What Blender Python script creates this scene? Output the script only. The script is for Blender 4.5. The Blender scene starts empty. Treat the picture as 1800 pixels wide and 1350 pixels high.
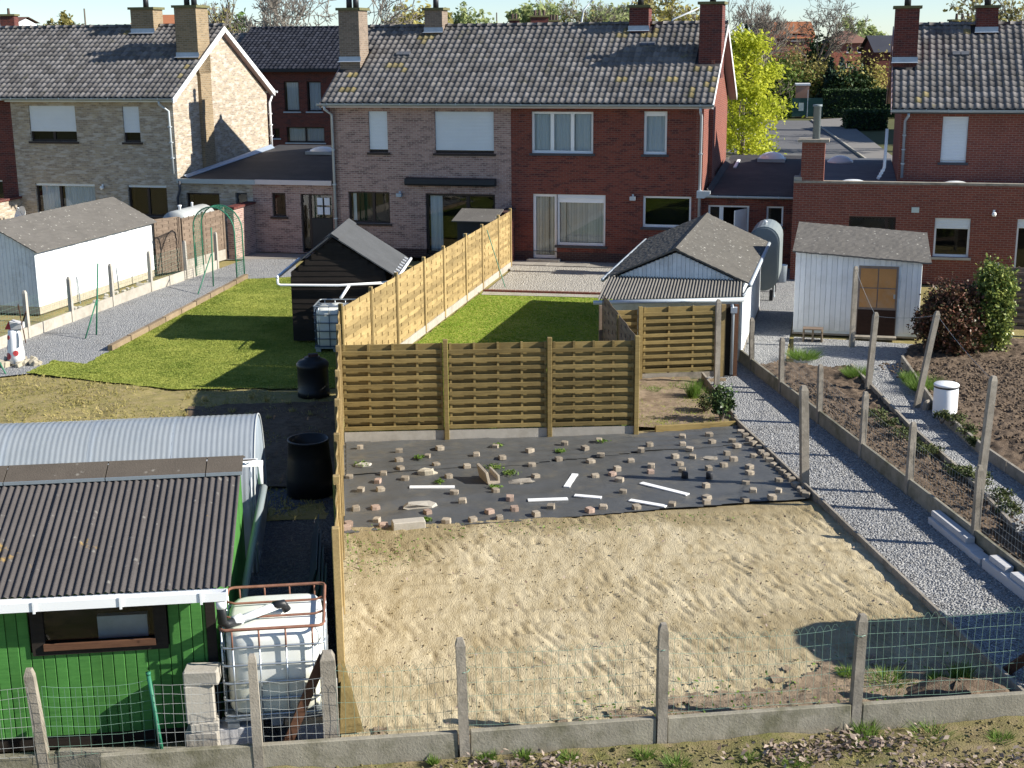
import bpy, math, random
import numpy as np
from mathutils import Vector, Matrix, Quaternion

random.seed(7)
RNG = np.random.default_rng(11)
SC = bpy.context.scene
COL = SC.collection

# ------------------------------------------------------------------ camera
CAM_H = 7.2                      # drone height above the gardens
F_PX, PITCH, ROLL = 2370.2, 0.24801664, -0.00848955
cp, sp, cr, sr = math.cos(PITCH), math.sin(PITCH), math.cos(ROLL), math.sin(ROLL)
c_fwd = Vector((0, cp, -sp))
c_right = cr*Vector((1, 0, 0)) + sr*Vector((0, sp, cp))
c_up = -sr*Vector((1, 0, 0)) + cr*Vector((0, sp, cp))
cam = bpy.data.cameras.new('camera')
cam.sensor_width = 36.0
cam.lens = F_PX/1800*36.0
cam.clip_start, cam.clip_end = 0.1, 3000
cam_o = bpy.data.objects.new('camera', cam)
cam_o.matrix_world = Matrix(((c_right.x, c_up.x, -c_fwd.x, 0), (c_right.y, c_up.y, -c_fwd.y, 0),
                             (c_right.z, c_up.z, -c_fwd.z, CAM_H), (0, 0, 0, 1)))
COL.objects.link(cam_o)
SC.camera = cam_o

# ------------------------------------------------------------------ light
SUN_EL = math.radians(29.5)
SUN_AZ = math.radians(-11.5)           # towards the sun, from +X
to_sun = Vector((math.cos(SUN_EL)*math.cos(SUN_AZ), math.cos(SUN_EL)*math.sin(SUN_AZ), math.sin(SUN_EL)))
world = bpy.data.worlds.new('World')
SC.world = world
world.use_nodes = True
wn = world.node_tree
wn.nodes.clear()
sky = wn.nodes.new('ShaderNodeTexSky')
sky.sky_type = 'NISHITA'
sky.sun_disc = False
sky.sun_elevation = SUN_EL
sky.sun_rotation = math.pi/2 - SUN_AZ
sky.air_density = 0.75
sky.dust_density = 0.12
sky.ozone_density = 3.4
sky.altitude = 300
bg = wn.nodes.new('ShaderNodeBackground')
bg.inputs['Strength'].default_value = 0.085
wo = wn.nodes.new('ShaderNodeOutputWorld')
wn.links.new(sky.outputs[0], bg.inputs[0])
wn.links.new(bg.outputs[0], wo.inputs[0])
sun = bpy.data.lights.new('sun', 'SUN')
sun.energy = 4.9
sun.angle = math.radians(0.5)
sun.color = (1.0, 0.94, 0.83)
sun_o = bpy.data.objects.new('sun', sun)
sun_o.rotation_euler = to_sun.to_track_quat('Z', 'Y').to_euler()
sun_o.location = (20, 0, 30)
COL.objects.link(sun_o)
SC.view_settings.view_transform = 'Standard'
SC.view_settings.look = 'None'
SC.view_settings.gamma = 1.0
SC.view_settings.use_curve_mapping = False
SC.view_settings.exposure = 0.9

# ------------------------------------------------------------------ frames
# house rows run along u and go back along v; the lower plots run along a and go back along b
PSI = -0.24894
HO = Vector((0.42, 45.54, 0))
ALP = math.radians(6.9)
PO = Vector((-1.87, 13.15, 0))
WORLD = (Vector((0, 0, 0)), 0.0)
HOUSE = (HO, PSI)
PLOT = (PO, ALP)
def fw(fr, p):
    o, a = fr
    p = Vector(p)
    return Vector((o.x+p.x*math.cos(a)-p.y*math.sin(a), o.y+p.x*math.sin(a)+p.y*math.cos(a), o.z+p.z))
def inv(fr, p):
    o, a = fr
    q = Vector(p)-o
    return Vector((q.x*math.cos(a)+q.y*math.sin(a), -q.x*math.sin(a)+q.y*math.cos(a), q.z))
def sight(px, py):
    return c_right*((px-900)/F_PX)+c_up*((675-py)/F_PX)+c_fwd
def G(px, py, z=0.0, fr=WORLD):
    """survey: where a mark measured in the photograph meets the level z, in metres of frame fr"""
    d = sight(px, py)
    return inv(fr, Vector((0, 0, CAM_H))+d*((z-CAM_H)/d.z))
def onv(px, py, v, fr=HOUSE):
    """survey: point (x, z) of a mark on the upright plane y=v of frame fr"""
    d = sight(px, py)
    n = Vector((-math.sin(fr[1]), math.cos(fr[1]), 0))
    P0 = fw(fr, (0, v, 0))
    C = Vector((0, 0, CAM_H))
    q = inv(fr, C+d*((P0-C).dot(n)/d.dot(n)))
    return q.x, q.z
def line_frame(a, b):
    a, b = Vector((a[0], a[1], 0)), Vector((b[0], b[1], 0))
    d = b-a
    return (a, math.atan2(d.y, d.x)), d.length

# ------------------------------------------------------------------ mesh building
OFF = {}
class MB:
    def __init__(s):
        s.v = []; s.f = []
    def add(s, vs, fs):
        n = len(s.v)
        s.v += [tuple(v) for v in vs]
        s.f += [tuple(i+n for i in f) for f in fs]
        return s
    def box(s, x0, x1, y0, y1, z0, z1):
        return s.add([(x0,y0,z0),(x1,y0,z0),(x1,y1,z0),(x0,y1,z0),(x0,y0,z1),(x1,y0,z1),(x1,y1,z1),(x0,y1,z1)],
                     [(0,3,2,1),(4,5,6,7),(0,1,5,4),(1,2,6,5),(2,3,7,6),(3,0,4,7)])
    def obox(s, c, size, rot=(0,0,0), ch=0.0):
        m = Matrix.Translation(Vector(c)) @ (rot if isinstance(rot, Matrix) else __import__('mathutils').Euler(rot).to_matrix().to_4x4())
        x, y, z = size[0]/2, size[1]/2, size[2]/2
        if ch <= 0:
            vs = [(-x,-y,-z),(x,-y,-z),(x,y,-z),(-x,y,-z),(-x,-y,z),(x,-y,z),(x,y,z),(-x,y,z)]
            fs = [(0,3,2,1),(4,5,6,7),(0,1,5,4),(1,2,6,5),(2,3,7,6),(3,0,4,7)]
        else:                                   # chamfered along all upper edges and the uprights
            c_ = ch
            ring = [(-x+c_,-y),(x-c_,-y),(x,-y+c_),(x,y-c_),(x-c_,y),(-x+c_,y),(-x,y-c_),(-x,-y+c_)]
            inn = [(max(-x+c_,min(x-c_,p[0]*(1-c_/x))), max(-y+c_,min(y-c_,p[1]*(1-c_/y)))) for p in ring]
            vs = [(p[0],p[1],-z) for p in ring]+[(p[0],p[1],z-c_) for p in ring]+[(p[0],p[1],z) for p in inn]
            fs = [tuple(range(7,-1,-1)), tuple(range(16,24))]
            for k in range(8):
                l = (k+1) % 8
                fs += [(k,l,8+l,8+k),(8+k,8+l,16+l,16+k)]
        return s.add([tuple(m @ Vector(v)) for v in vs], fs)
    def bar(s, a, b, w, h, up=(0,0,1)):
        a, b = Vector(a), Vector(b)
        d = (b-a).normalized()
        upv = Vector(up)
        if abs(d.dot(upv)) > 0.98: upv = Vector((0,1,0))
        r = d.cross(upv).normalized(); t = r.cross(d).normalized()
        vs = []
        for p in (a, b):
            for i, j in ((-1,-1),(1,-1),(1,1),(-1,1)):
                vs.append(tuple(p+r*(i*w/2)+t*(j*h/2)))
        return s.add(vs, [(0,1,2,3),(7,6,5,4),(0,4,5,1),(1,5,6,2),(2,6,7,3),(3,7,4,0)])
    def tube(s, pts, r, n=6, caps=True):
        pts = [Vector(p) for p in pts]
        k = len(pts)
        rs = r if isinstance(r, (list, tuple)) else [r]*k
        vs = []; fs = []
        ref = None
        for i, p in enumerate(pts):
            d = (pts[min(i+1,k-1)]-pts[max(i-1,0)])
            d = d.normalized() if d.length > 1e-9 else Vector((0,0,1))
            if ref is None:
                ref = Vector((0,0,1)) if abs(d.z) < 0.9 else Vector((1,0,0))
            e1 = d.cross(ref).normalized(); e2 = d.cross(e1).normalized()
            ref = -e2
            ref = e1.cross(d) if ref.length == 0 else (e1.cross(d))
            for j in range(n):
                t = 2*math.pi*j/n
                vs.append(tuple(p+(e1*math.cos(t)+e2*math.sin(t))*rs[i]))
        for i in range(k-1):
            for j in range(n):
                a, b = i*n+j, i*n+(j+1) % n
                fs.append((a, b, b+n, a+n))
        if caps:
            fs.append(tuple(range(n-1,-1,-1))); fs.append(tuple((k-1)*n+j for j in range(n)))
        return s.add(vs, fs)
    def poly(s, pts, d):
        pts = [Vector(p) for p in pts]; d = Vector(d); n = len(pts)
        vs = [tuple(p) for p in pts]+[tuple(p+d) for p in pts]
        fs = [tuple(range(n)), tuple(range(2*n-1, n-1, -1))]
        for i in range(n):
            j = (i+1) % n
            fs.append((i, i+n, j+n, j))
        return s.add(vs, fs)
    def lathe(s, prof, n=20, c=(0,0,0), capb=True, capt=True):
        vs = []; fs = []
        for r, z in prof:
            for j in range(n):
                t = 2*math.pi*j/n
                vs.append((c[0]+r*math.cos(t), c[1]+r*math.sin(t), c[2]+z))
        for i in range(len(prof)-1):
            for j in range(n):
                a, b = i*n+j, i*n+(j+1) % n
                fs.append((a, b, b+n, a+n))
        if capb: fs.append(tuple(range(n-1,-1,-1)))
        if capt: fs.append(tuple((len(prof)-1)*n+j for j in range(n)))
        return s.add(vs, fs)
    def sheet(s, P, nx, ny):
        """P(i,j) -> point"""
        vs = [P(i, j) for j in range(ny+1) for i in range(nx+1)]
        w = nx+1
        fs = [(j*w+i, j*w+i+1, (j+1)*w+i+1, (j+1)*w+i) for j in range(ny) for i in range(nx)]
        return s.add(vs, fs)
    def mesh(s, name, mat, smooth=False, off=None):
        me = bpy.data.meshes.new(name)
        v = s.v if off is None else [(p[0]-off[0], p[1]-off[1], p[2]-off[2]) for p in s.v]
        me.from_pydata(v, [], s.f)
        me.materials.append(mat)
        if smooth: me.polygons.foreach_set('use_smooth', [True]*len(me.polygons))
        me.update()
        return me
    def build(s, name, mat, parent, smooth=False):
        off = OFF.get(parent.name, (0,0,0))
        o = bpy.data.objects.new(name, s.mesh(name, mat, smooth, off))
        COL.objects.link(o)
        o.parent = parent
        OFF[o.name] = off
        return o
    def top(s, name, mat, fr, org, label=None, cat=None, group=None, kind=None, smooth=False):
        o = bpy.data.objects.new(name, s.mesh(name, mat, smooth, org))
        COL.objects.link(o)
        o.location = fw(fr, org); o.rotation_euler = (0, 0, fr[1])
        OFF[o.name] = org
        return tag(o, label, cat, group, kind)

def tag(o, label=None, cat=None, group=None, kind=None):
    if label: o['label'] = label
    if cat: o['category'] = cat
    if group: o['group'] = group
    if kind: o['kind'] = kind
    return o
def thing(name, label, cat, fr, org=(0,0,0), group=None):
    o = bpy.data.objects.new(name, None)
    o.empty_display_size = 0.2
    COL.objects.link(o)
    o.location = fw(fr, org); o.rotation_euler = (0, 0, fr[1])
    OFF[o.name] = tuple(org)
    return tag(o, label, cat, group)
def inst(name, me, parent, loc, rot=(0,0,0), scale=None):
    """a part that shares mesh data; loc in the frame of the thing"""
    o = bpy.data.objects.new(name, me)
    COL.objects.link(o)
    if parent is not None:
        o.parent = parent
        off = OFF.get(parent.name, (0,0,0))
        loc = (loc[0]-off[0], loc[1]-off[1], loc[2]-off[2])
        if parent.type == 'MESH' and parent.parent is not None and parent.location.length > 0:
            loc = tuple(Vector(loc)-parent.location)
        OFF[o.name] = off
    o.location = loc
    o.rotation_euler = rot
    if scale: o.scale = scale
    return o
def mesh_np(name, V, F, mat, tint=None, smooth=False):
    me = bpy.data.meshes.new(name)
    V = np.asarray(V, np.float32); F = np.asarray(F, np.int32)
    k = F.shape[1]
    me.vertices.add(len(V)); me.vertices.foreach_set('co', V.ravel())
    me.loops.add(F.size); me.loops.foreach_set('vertex_index', F.ravel())
    me.polygons.add(len(F)); me.polygons.foreach_set('loop_start', np.arange(0, F.size, k, dtype=np.int32))
    me.polygons.foreach_set('loop_total', np.full(len(F), k, np.int32))
    if smooth: me.polygons.foreach_set('use_smooth', np.ones(len(F), bool))
    me.materials.append(mat)
    if tint is not None:
        at = me.attributes.new('tint', 'FLOAT', 'POINT'); at.data.foreach_set('value', np.asarray(tint, np.float32))
    me.update(); me.validate()
    return me
def put(name, me, parent=None, loc=(0,0,0), rz=0):
    o = bpy.data.objects.new(name, me); COL.objects.link(o)
    o.location = loc; o.rotation_euler = (0,0,rz)
    if parent is not None: o.parent = parent
    return o
# ------------------------------------------------------------------ materials (all procedural)
MATS = {}
class NT:
    def __init__(s, name):
        s.m = bpy.data.materials.new(name); s.m.use_nodes = True
        s.t = s.m.node_tree; s.t.nodes.clear()
        s.out = s.n('ShaderNodeOutputMaterial')
        s.b = s.n('ShaderNodeBsdfPrincipled')
        s.l(s.b.outputs[0], s.out.inputs[0])
        MATS[name] = s.m
    def n(s, t, **k):
        nd = s.t.nodes.new(t)
        for a, v in k.items(): setattr(nd, a, v)
        return nd
    def l(s, a, b): s.t.links.new(a, b)
    def coord(s, kind='Object', scale=(1,1,1)):
        tc = s.n('ShaderNodeTexCoord') if kind != 'World' else s.n('ShaderNodeNewGeometry')
        o = tc.outputs[kind] if kind != 'World' else tc.outputs['Position']
        mp = s.n('ShaderNodeMapping'); mp.inputs['Scale'].default_value = scale
        s.l(o, mp.inputs['Vector'])
        return mp.outputs[0]
    def noise(s, vec, scale, detail=4, rough=0.6):
        nd = s.n('ShaderNodeTexNoise'); nd.inputs['Scale'].default_value = scale
        nd.inputs['Detail'].default_value = detail; nd.inputs['Roughness'].default_value = rough
        s.l(vec, nd.inputs['Vector']); return nd.outputs['Fac']
    def voro(s, vec, scale, feature='F1', out='Distance', rnd=1.0):
        nd = s.n('ShaderNodeTexVoronoi'); nd.feature = feature
        nd.inputs['Scale'].default_value = scale; nd.inputs['Randomness'].default_value = rnd
        s.l(vec, nd.inputs['Vector']); return nd.outputs[out]
    def ramp(s, fac, stops):
        nd = s.n('ShaderNodeValToRGB'); e = nd.color_ramp.elements
        while len(e) < len(stops): e.new(0.5)
        for i, (p, c) in enumerate(stops):
            e[i].position = p; e[i].color = c if len(c) == 4 else (*c, 1)
        s.l(fac, nd.inputs[0]); return nd.outputs[0]
    def mix(s, fac, a, b, mode='MIX'):
        nd = s.n('ShaderNodeMix'); nd.data_type = 'RGBA'; nd.blend_type = mode
        for i, x in ((0, fac), (6, a), (7, b)):
            if hasattr(x, 'links'): s.l(x, nd.inputs[i])
            else: nd.inputs[i].default_value = x if i == 0 else ((*x, 1) if len(x) == 3 else x)
        return nd.outputs[2]
    def math(s, op, a, b=0.0):
        nd = s.n('ShaderNodeMath'); nd.operation = op
        for i, x in ((0, a), (1, b)):
            if hasattr(x, 'links'): s.l(x, nd.inputs[i])
            else: nd.inputs[i].default_value = x
        return nd.outputs[0]
    def bump(s, h, strength, dist=0.01):
        nd = s.n('ShaderNodeBump'); nd.inputs['Strength'].default_value = strength
        nd.inputs['Distance'].default_value = dist
        s.l(h, nd.inputs['Height']); s.l(nd.outputs[0], s.b.inputs['Normal']); return nd
    def vary(s, col, rand):
        """per-object and per-piece brightness"""
        oi = s.n('ShaderNodeObjectInfo'); at = s.n('ShaderNodeAttribute'); at.attribute_name = 'tint'
        r = s.math('FRACT', s.math('ADD', oi.outputs['Random'], at.outputs['Fac']))
        k = s.math('ADD', s.math('MULTIPLY', r, 2*rand), 1-rand)
        hv = s.n('ShaderNodeHueSaturation'); s.l(k, hv.inputs['Value']); s.l(col, hv.inputs['Color'])
        return hv.outputs[0], r
    def fin(s, col, rough=0.8, metal=0.0, spec=0.3):
        if hasattr(col, 'links'): s.l(col, s.b.inputs['Base Color'])
        else: s.b.inputs['Base Color'].default_value = (*col, 1)
        s.b.inputs['Roughness'].default_value = rough
        s.b.inputs['Metallic'].default_value = metal
        s.b.inputs['Specular IOR Level'].default_value = spec
        return s.m
def sc3(c, k): return tuple(min(1.0, x*k) for x in c)
def plain(name, c, rough=0.75, var=0.18, ns=6, bump=0.0, bs=60, rand=0.0, metal=0.0, spec=0.3, scale=(1,1,1), c2=None, kind='Object', dirt=None):
    t = NT(name)
    v = t.coord(kind, scale)
    col = t.mix(t.noise(v, ns, 5), sc3(c, 1-var), c2 or sc3(c, 1+var))
    if dirt:
        m = t.ramp(t.noise(v, ns*0.37, 6, 0.7), [(0.48, (0,0,0)), (0.66, (1,1,1))])
        col = t.mix(t.math('MULTIPLY', m, dirt[1]), col, dirt[0])
    if rand: col, _ = t.vary(col, rand)
    if bump: t.bump(t.noise(v, bs, 4), bump, 0.01)
    return t.fin(col, rough, metal, spec)
def brick(name, c1, c2, mortar, bw=0.2, bh=0.067, blot=0.25, bias=0.0, c3=None):
    t = NT(name)
    tc = t.n('ShaderNodeTexCoord'); sx = t.n('ShaderNodeSeparateXYZ'); t.l(tc.outputs['Object'], sx.inputs[0])
    cb = t.n('ShaderNodeCombineXYZ'); t.l(t.math('ADD', sx.outputs[0], sx.outputs[1]), cb.inputs[0]); t.l(sx.outputs[2], cb.inputs[1])
    bt = t.n('ShaderNodeTexBrick')
    t.l(cb.outputs[0], bt.inputs['Vector'])
    for k, x in (('Scale',1.0),('Mortar Size',0.0085),('Mortar Smooth',0.15),('Bias',bias),('Brick Width',bw),('Row Height',bh)): bt.inputs[k].default_value = x
    bt.inputs['Color1'].default_value = (*c1,1); bt.inputs['Color2'].default_value = (*c2,1); bt.inputs['Mortar'].default_value = (*mortar,1)
    col = bt.outputs['Color']
    if c3:
        mp = t.n('ShaderNodeMapping'); mp.inputs['Scale'].default_value = (1/bw*0.5, 1/bh*0.5, 1); t.l(cb.outputs[0], mp.inputs['Vector'])
        m = t.ramp(t.noise(mp.outputs[0], 0.9, 2), [(0.5,(0,0,0)),(0.62,(1,1,1))])
        m = t.math('MULTIPLY', m, t.math('SUBTRACT', 1.0, bt.outputs['Fac']))
        col = t.mix(m, col, c3)
    n = t.noise(tc.outputs['Object'], 1.3, 6, 0.65)
    col = t.mix(0.85, col, t.mix(n, (1-blot,)*3, (1+blot,)*3), 'MULTIPLY')
    n2 = t.noise(tc.outputs['Object'], 25, 3)
    h = t.math('ADD', t.math('MULTIPLY', bt.outputs['Fac'], -1.0), t.math('MULTIPLY', n2, 0.35))
    t.bump(h, 0.6, 0.012)
    return t.fin(col, 0.88, 0, 0.2)

m_sand = None
def make_soil(name, cA, cB, cC, s1=0.8, s2=7, s3=55, bump=0.5, st=(1,1,1), damp=None):
    t = NT(name); v = t.coord('World', st)
    n1 = t.noise(v, s1, 6, 0.65); n2 = t.noise(v, s2, 5, 0.7); n3 = t.noise(v, s3, 3)
    col = t.mix(t.ramp(n1, [(0.35,(0,0,0)),(0.65,(1,1,1))]), cA, cB)
    col = t.mix(t.ramp(n2, [(0.45,(0,0,0)),(0.7,(1,1,1))]), col, cC)
    col = t.mix(0.5, col, t.mix(n3, (0.75,)*3, (1.25,)*3), 'MULTIPLY')
    if damp:
        at = t.n('ShaderNodeAttribute'); at.attribute_name = 'tint'
        dm = t.math('MINIMUM', t.math('MULTIPLY', at.outputs['Fac'], t.math('ADD', 0.35, t.math('MULTIPLY', n2, 1.3))), 0.9)
        col = t.mix(dm, col, damp)
    h = t.math('ADD', t.math('MULTIPLY', n2, 0.6), n3)
    t.bump(h, bump, 0.02)
    return t.fin(col, 0.95, 0, 0.1)
m_sand = make_soil('sandy_soil', (0.39,0.325,0.205), (0.51,0.44,0.30), (0.29,0.23,0.13), s1=0.75, s2=3.2, s3=42, bump=0.8, st=(1.5,0.5,1.0), damp=(0.255,0.205,0.115))
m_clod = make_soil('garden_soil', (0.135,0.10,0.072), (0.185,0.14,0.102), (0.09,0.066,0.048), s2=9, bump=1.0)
m_rough = make_soil('rough_ground', (0.30,0.25,0.11), (0.22,0.20,0.07), (0.34,0.27,0.15), s1=1.2, s2=6, bump=0.7)
m_front = make_soil('verge_soil', (0.20,0.165,0.085), (0.14,0.145,0.05), (0.26,0.205,0.125), s1=0.9, s2=5, bump=0.8)
m_field = make_soil('field_ground', (0.09,0.10,0.045), (0.13,0.13,0.06), (0.11,0.10,0.05), s1=0.05, s2=0.6, s3=6, bump=0.3)
m_turf = make_soil('turf_soil', (0.22,0.27,0.045), (0.36,0.37,0.085), (0.19,0.22,0.045), s1=1.1, s2=6, s3=40, bump=0.5)

def make_gravel(name, cs, scale):
    t = NT(name); v = t.coord('World')
    vc = t.n('ShaderNodeTexVoronoi'); vc.inputs['Scale'].default_value = scale; t.l(v, vc.inputs['Vector'])
    sx = t.n('ShaderNodeSeparateColor'); t.l(vc.outputs['Color'], sx.inputs[0])
    col = t.ramp(sx.outputs[0], [(0.0, cs[0]), (0.35, cs[1]), (0.75, cs[2]), (1.0, cs[3])])
    n = t.noise(v, 1.2, 5)
    col = t.mix(0.6, col, t.mix(n, (0.75,)*3, (1.2,)*3), 'MULTIPLY')
    v2 = t.n('ShaderNodeTexVoronoi'); v2.inputs['Scale'].default_value = scale*2.3; t.l(v, v2.inputs['Vector'])
    s2 = t.n('ShaderNodeSeparateColor'); t.l(v2.outputs['Color'], s2.inputs[0])
    col = t.mix(0.45, col, t.ramp(s2.outputs[0], [(0.0,cs[0]),(0.5,cs[1]),(1.0,cs[3])]))
    soilm = t.ramp(t.noise(v, 0.9, 6, 0.7), [(0.56,(0,0,0)),(0.75,(1,1,1))])
    col = t.mix(t.math('MULTIPLY', soilm, 0.45), col, (0.20,0.175,0.135))
    d = t.math('MULTIPLY', vc.outputs['Distance'], -1.0)
    t.bump(d, 1.0, 0.035)
    return t.fin(col, 0.85, 0, 0.25)
m_gravel = make_gravel('blue_grey_gravel', [(0.14,0.147,0.155),(0.265,0.272,0.28),(0.38,0.383,0.388),(0.55,0.54,0.52)], 30)
m_gravel2 = make_gravel('pale_gravel', [(0.24,0.23,0.21),(0.36,0.34,0.30),(0.48,0.46,0.42),(0.60,0.57,0.52)], 24)

m_br_pink = brick('pinkish_brick', (0.43,0.285,0.24), (0.32,0.20,0.175), (0.46,0.38,0.34), c3=(0.19,0.12,0.11))
m_br_red = brick('red_brick', (0.215,0.062,0.043), (0.165,0.047,0.036), (0.18,0.10,0.08), blot=0.2, c3=(0.09,0.032,0.03))
m_br_red2 = brick('old_red_brick', (0.235,0.072,0.05), (0.175,0.053,0.041), (0.25,0.16,0.13), blot=0.25)
m_br_buff = brick('mixed_buff_brick', (0.45,0.37,0.265), (0.26,0.215,0.17), (0.42,0.375,0.32), blot=0.22, c3=(0.52,0.47,0.41))
m_br_buffc = brick('buff_chimney_brick', (0.30,0.22,0.13), (0.20,0.15,0.09), (0.32,0.27,0.2))
m_br_dark = brick('dark_red_brick', (0.16,0.045,0.035), (0.11,0.032,0.028), (0.16,0.09,0.08), c3=(0.07,0.03,0.03))
m_br_chim = brick('grey_brown_chimney_brick', (0.25,0.19,0.145), (0.17,0.13,0.10), (0.29,0.25,0.21))
m_br_plinth = brick('dark_plinth_brick', (0.085,0.045,0.04), (0.06,0.035,0.035), (0.11,0.09,0.08))
m_br_far = brick('far_red_brick', (0.42,0.16,0.11), (0.34,0.12,0.085), (0.40,0.27,0.22), bw=0.5, bh=0.2)

def make_tile(name, c1, c2, lich, amt):
    t = NT(name); v = t.coord('World')
    col = t.mix(t.noise(v, 1.1, 5), c1, c2)
    col, r = t.vary(col, 0.32)
    m = t.ramp(t.noise(v, 2.6, 6, 0.75), [(0.60-amt, (0,0,0)), (0.78-amt, (1,1,1))])
    col = t.mix(t.math('MULTIPLY', m, 0.75), col, lich)
    col = t.mix(0.7, col, t.mix(t.noise(v, 38, 3), (0.6,)*3, (1.35,)*3), 'MULTIPLY')
    t.bump(t.noise(v, 60, 3), 0.3, 0.01)
    return t.fin(col, 0.92, 0, 0.1)
m_tile = make_tile('weathered_roof_tile', (0.135,0.127,0.125), (0.20,0.188,0.182), (0.19,0.175,0.09), 0.03)
m_tile_l = make_tile('lichen_roof_tile', (0.20,0.175,0.11), (0.25,0.20,0.095), (0.34,0.235,0.06), 0.04)
m_tile_d = make_tile('dark_blue_roof_tile', (0.035,0.038,0.05), (0.05,0.052,0.065), (0.05,0.055,0.06), 0.0)
m_tile_o = make_tile('far_orange_roof_tile', (0.36,0.15,0.07), (0.28,0.11,0.06), (0.22,0.13,0.08), 0.05)
m_tile_b = make_tile('far_brown_roof_tile', (0.20,0.11,0.085), (0.15,0.09,0.075), (0.16,0.12,0.08), 0.0)

m_zinc = plain('zinc_gutter', (0.33,0.38,0.42), 0.45, 0.15, 5, metal=0.5, spec=0.5)
m_zincp = plain('pale_zinc_pipe', (0.48,0.53,0.57), 0.5, 0.12, 5, metal=0.25)
m_shadegravel = make_gravel('shaded_yard_gravel', [(0.05,0.055,0.065),(0.08,0.085,0.10),(0.12,0.125,0.14),(0.19,0.19,0.19)], 28)  # gravel coloured darker for the deep fence shadow over the yard
m_lead = plain('lead_flashing', (0.36,0.42,0.50), 0.45, 0.25, 6, metal=0.4)
m_white = plain('white_pvc', (0.84,0.86,0.88), 0.45, 0.05, 3)
m_whitep = plain('white_painted_board', (0.77,0.79,0.80), 0.6, 0.07, 5, rand=0.05, dirt=((0.55,0.55,0.52), 0.35))
m_whiteold = plain('old_white_painted_board', (0.66,0.72,0.76), 0.65, 0.12, 7, rand=0.07, dirt=((0.36,0.38,0.38), 0.5))
m_fascia = plain('pale_fascia_board', (0.62,0.54,0.52), 0.6, 0.1, 3)
m_soffit = plain('mauve_verge_board', (0.40,0.29,0.28), 0.7, 0.1, 4)
m_shutter = plain('roller_shutter_slat', (0.74,0.79,0.84), 0.5, 0.04, 3, rand=0.03)
m_dark = plain('dark_window_frame', (0.035,0.024,0.022), 0.5, 0.2, 4)
m_sill = plain('blue_stone_sill', (0.055,0.058,0.068), 0.6, 0.2, 6)
m_black = plain('black_coated_metal', (0.022,0.024,0.028), 0.5, 0.2, 4)
m_inside = plain('dim_room_interior', (0.022,0.02,0.018), 0.9, 0.3, 2)
m_curtain = plain('net_curtain', (0.72,0.76,0.82), 0.9, 0.12, 9, scale=(14,14,0.4))
m_blind = plain('vertical_blind_slat', (0.74,0.73,0.70), 0.8, 0.06, 4, rand=0.08)
m_bitumen = plain('bitumen_roofing', (0.042,0.040,0.042), 0.85, 0.3, 2.5, bump=0.3, bs=80, dirt=((0.085,0.078,0.075), 0.5))
m_bitumen2 = plain('bluish_bitumen_roofing', (0.085,0.095,0.115), 0.8, 0.3, 3, bump=0.3, bs=80, dirt=((0.15,0.16,0.18), 0.5))
m_silver = plain('silver_roof_coating', (0.46,0.52,0.60), 0.4, 0.35, 4, metal=0.3, dirt=((0.16,0.2,0.27), 0.7))
m_dome = plain('skylight_dome', (0.78,0.80,0.80), 0.25, 0.05, 3, spec=0.6)
m_moss = plain('mossy_concrete_cap', (0.14,0.135,0.065), 0.9, 0.35, 9, bump=0.5)
m_lamp = plain('opal_lamp_globe', (0.82,0.84,0.84), 0.3, 0.03)

def make_wood(name, c1, c2, rand=0.16, rough=0.8, knots=True):
    t = NT(name)
    oi = t.n('ShaderNodeObjectInfo'); tc = t.n('ShaderNodeTexCoord')
    va = t.n('ShaderNodeVectorMath'); va.operation = 'ADD'
    cb = t.n('ShaderNodeCombineXYZ'); k = t.math('MULTIPLY', oi.outputs['Random'], 37.0)
    for i in range(3): t.l(k, cb.inputs[i])
    t.l(tc.outputs['Object'], va.inputs[0]); t.l(cb.outputs[0], va.inputs[1])
    mp = t.n('ShaderNodeMapping'); mp.inputs['Scale'].default_value = (1.6,18,18); t.l(va.outputs[0], mp.inputs['Vector'])
    g = t.noise(mp.outputs[0], 2.2, 5, 0.65)
    col = t.mix(t.ramp(g, [(0.3,(0,0,0)),(0.72,(1,1,1))]), c1, c2)
    if knots:
        kn = t.ramp(t.voro(va.outputs[0], 3.2), [(0.03,(1,1,1)),(0.075,(0,0,0))])
        col = t.mix(t.math('MULTIPLY', kn, 0.7), col, sc3(c1, 0.35))
    col, _ = t.vary(col, rand)
    wv = t.coord('World')
    col = t.mix(0.8, col, t.mix(t.ramp(t.noise(wv, 1.6, 6, 0.7), [(0.3,(0,0,0)),(0.7,(1,1,1))]), (0.72,0.70,0.68), (1.18,1.18,1.16)), 'MULTIPLY')
    t.bump(g, 0.25, 0.006)
    return t.fin(col, rough, 0, 0.2)
m_pine = make_wood('treated_pine', (0.28,0.205,0.095), (0.39,0.29,0.14), 0.28)
m_pine2 = make_wood('greenish_treated_pine', (0.165,0.122,0.048), (0.265,0.20,0.083), 0.26)
m_grey = make_wood('grey_brown_weathered_fence', (0.15,0.11,0.085), (0.23,0.18,0.14))
m_darkwood = make_wood('blackened_shed_board', (0.020,0.016,0.014), (0.032,0.026,0.022), 0.2, knots=False)
m_brownwood = make_wood('dark_brown_timber', (0.075,0.036,0.022), (0.12,0.06,0.035))
m_green = make_wood('green_painted_board', (0.05,0.172,0.040), (0.078,0.235,0.055), 0.12, 0.65, knots=False)
m_doordark = make_wood('dark_door_panel', (0.030,0.016,0.012), (0.045,0.024,0.017), 0.1)
m_turned = make_soil('turned_brown_soil', (0.25,0.19,0.13), (0.32,0.25,0.175), (0.17,0.125,0.085), s1=1.5, s2=8, bump=0.9)
m_timber = make_wood('weathered_edging_timber', (0.20,0.15,0.10), (0.32,0.25,0.17))
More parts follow.
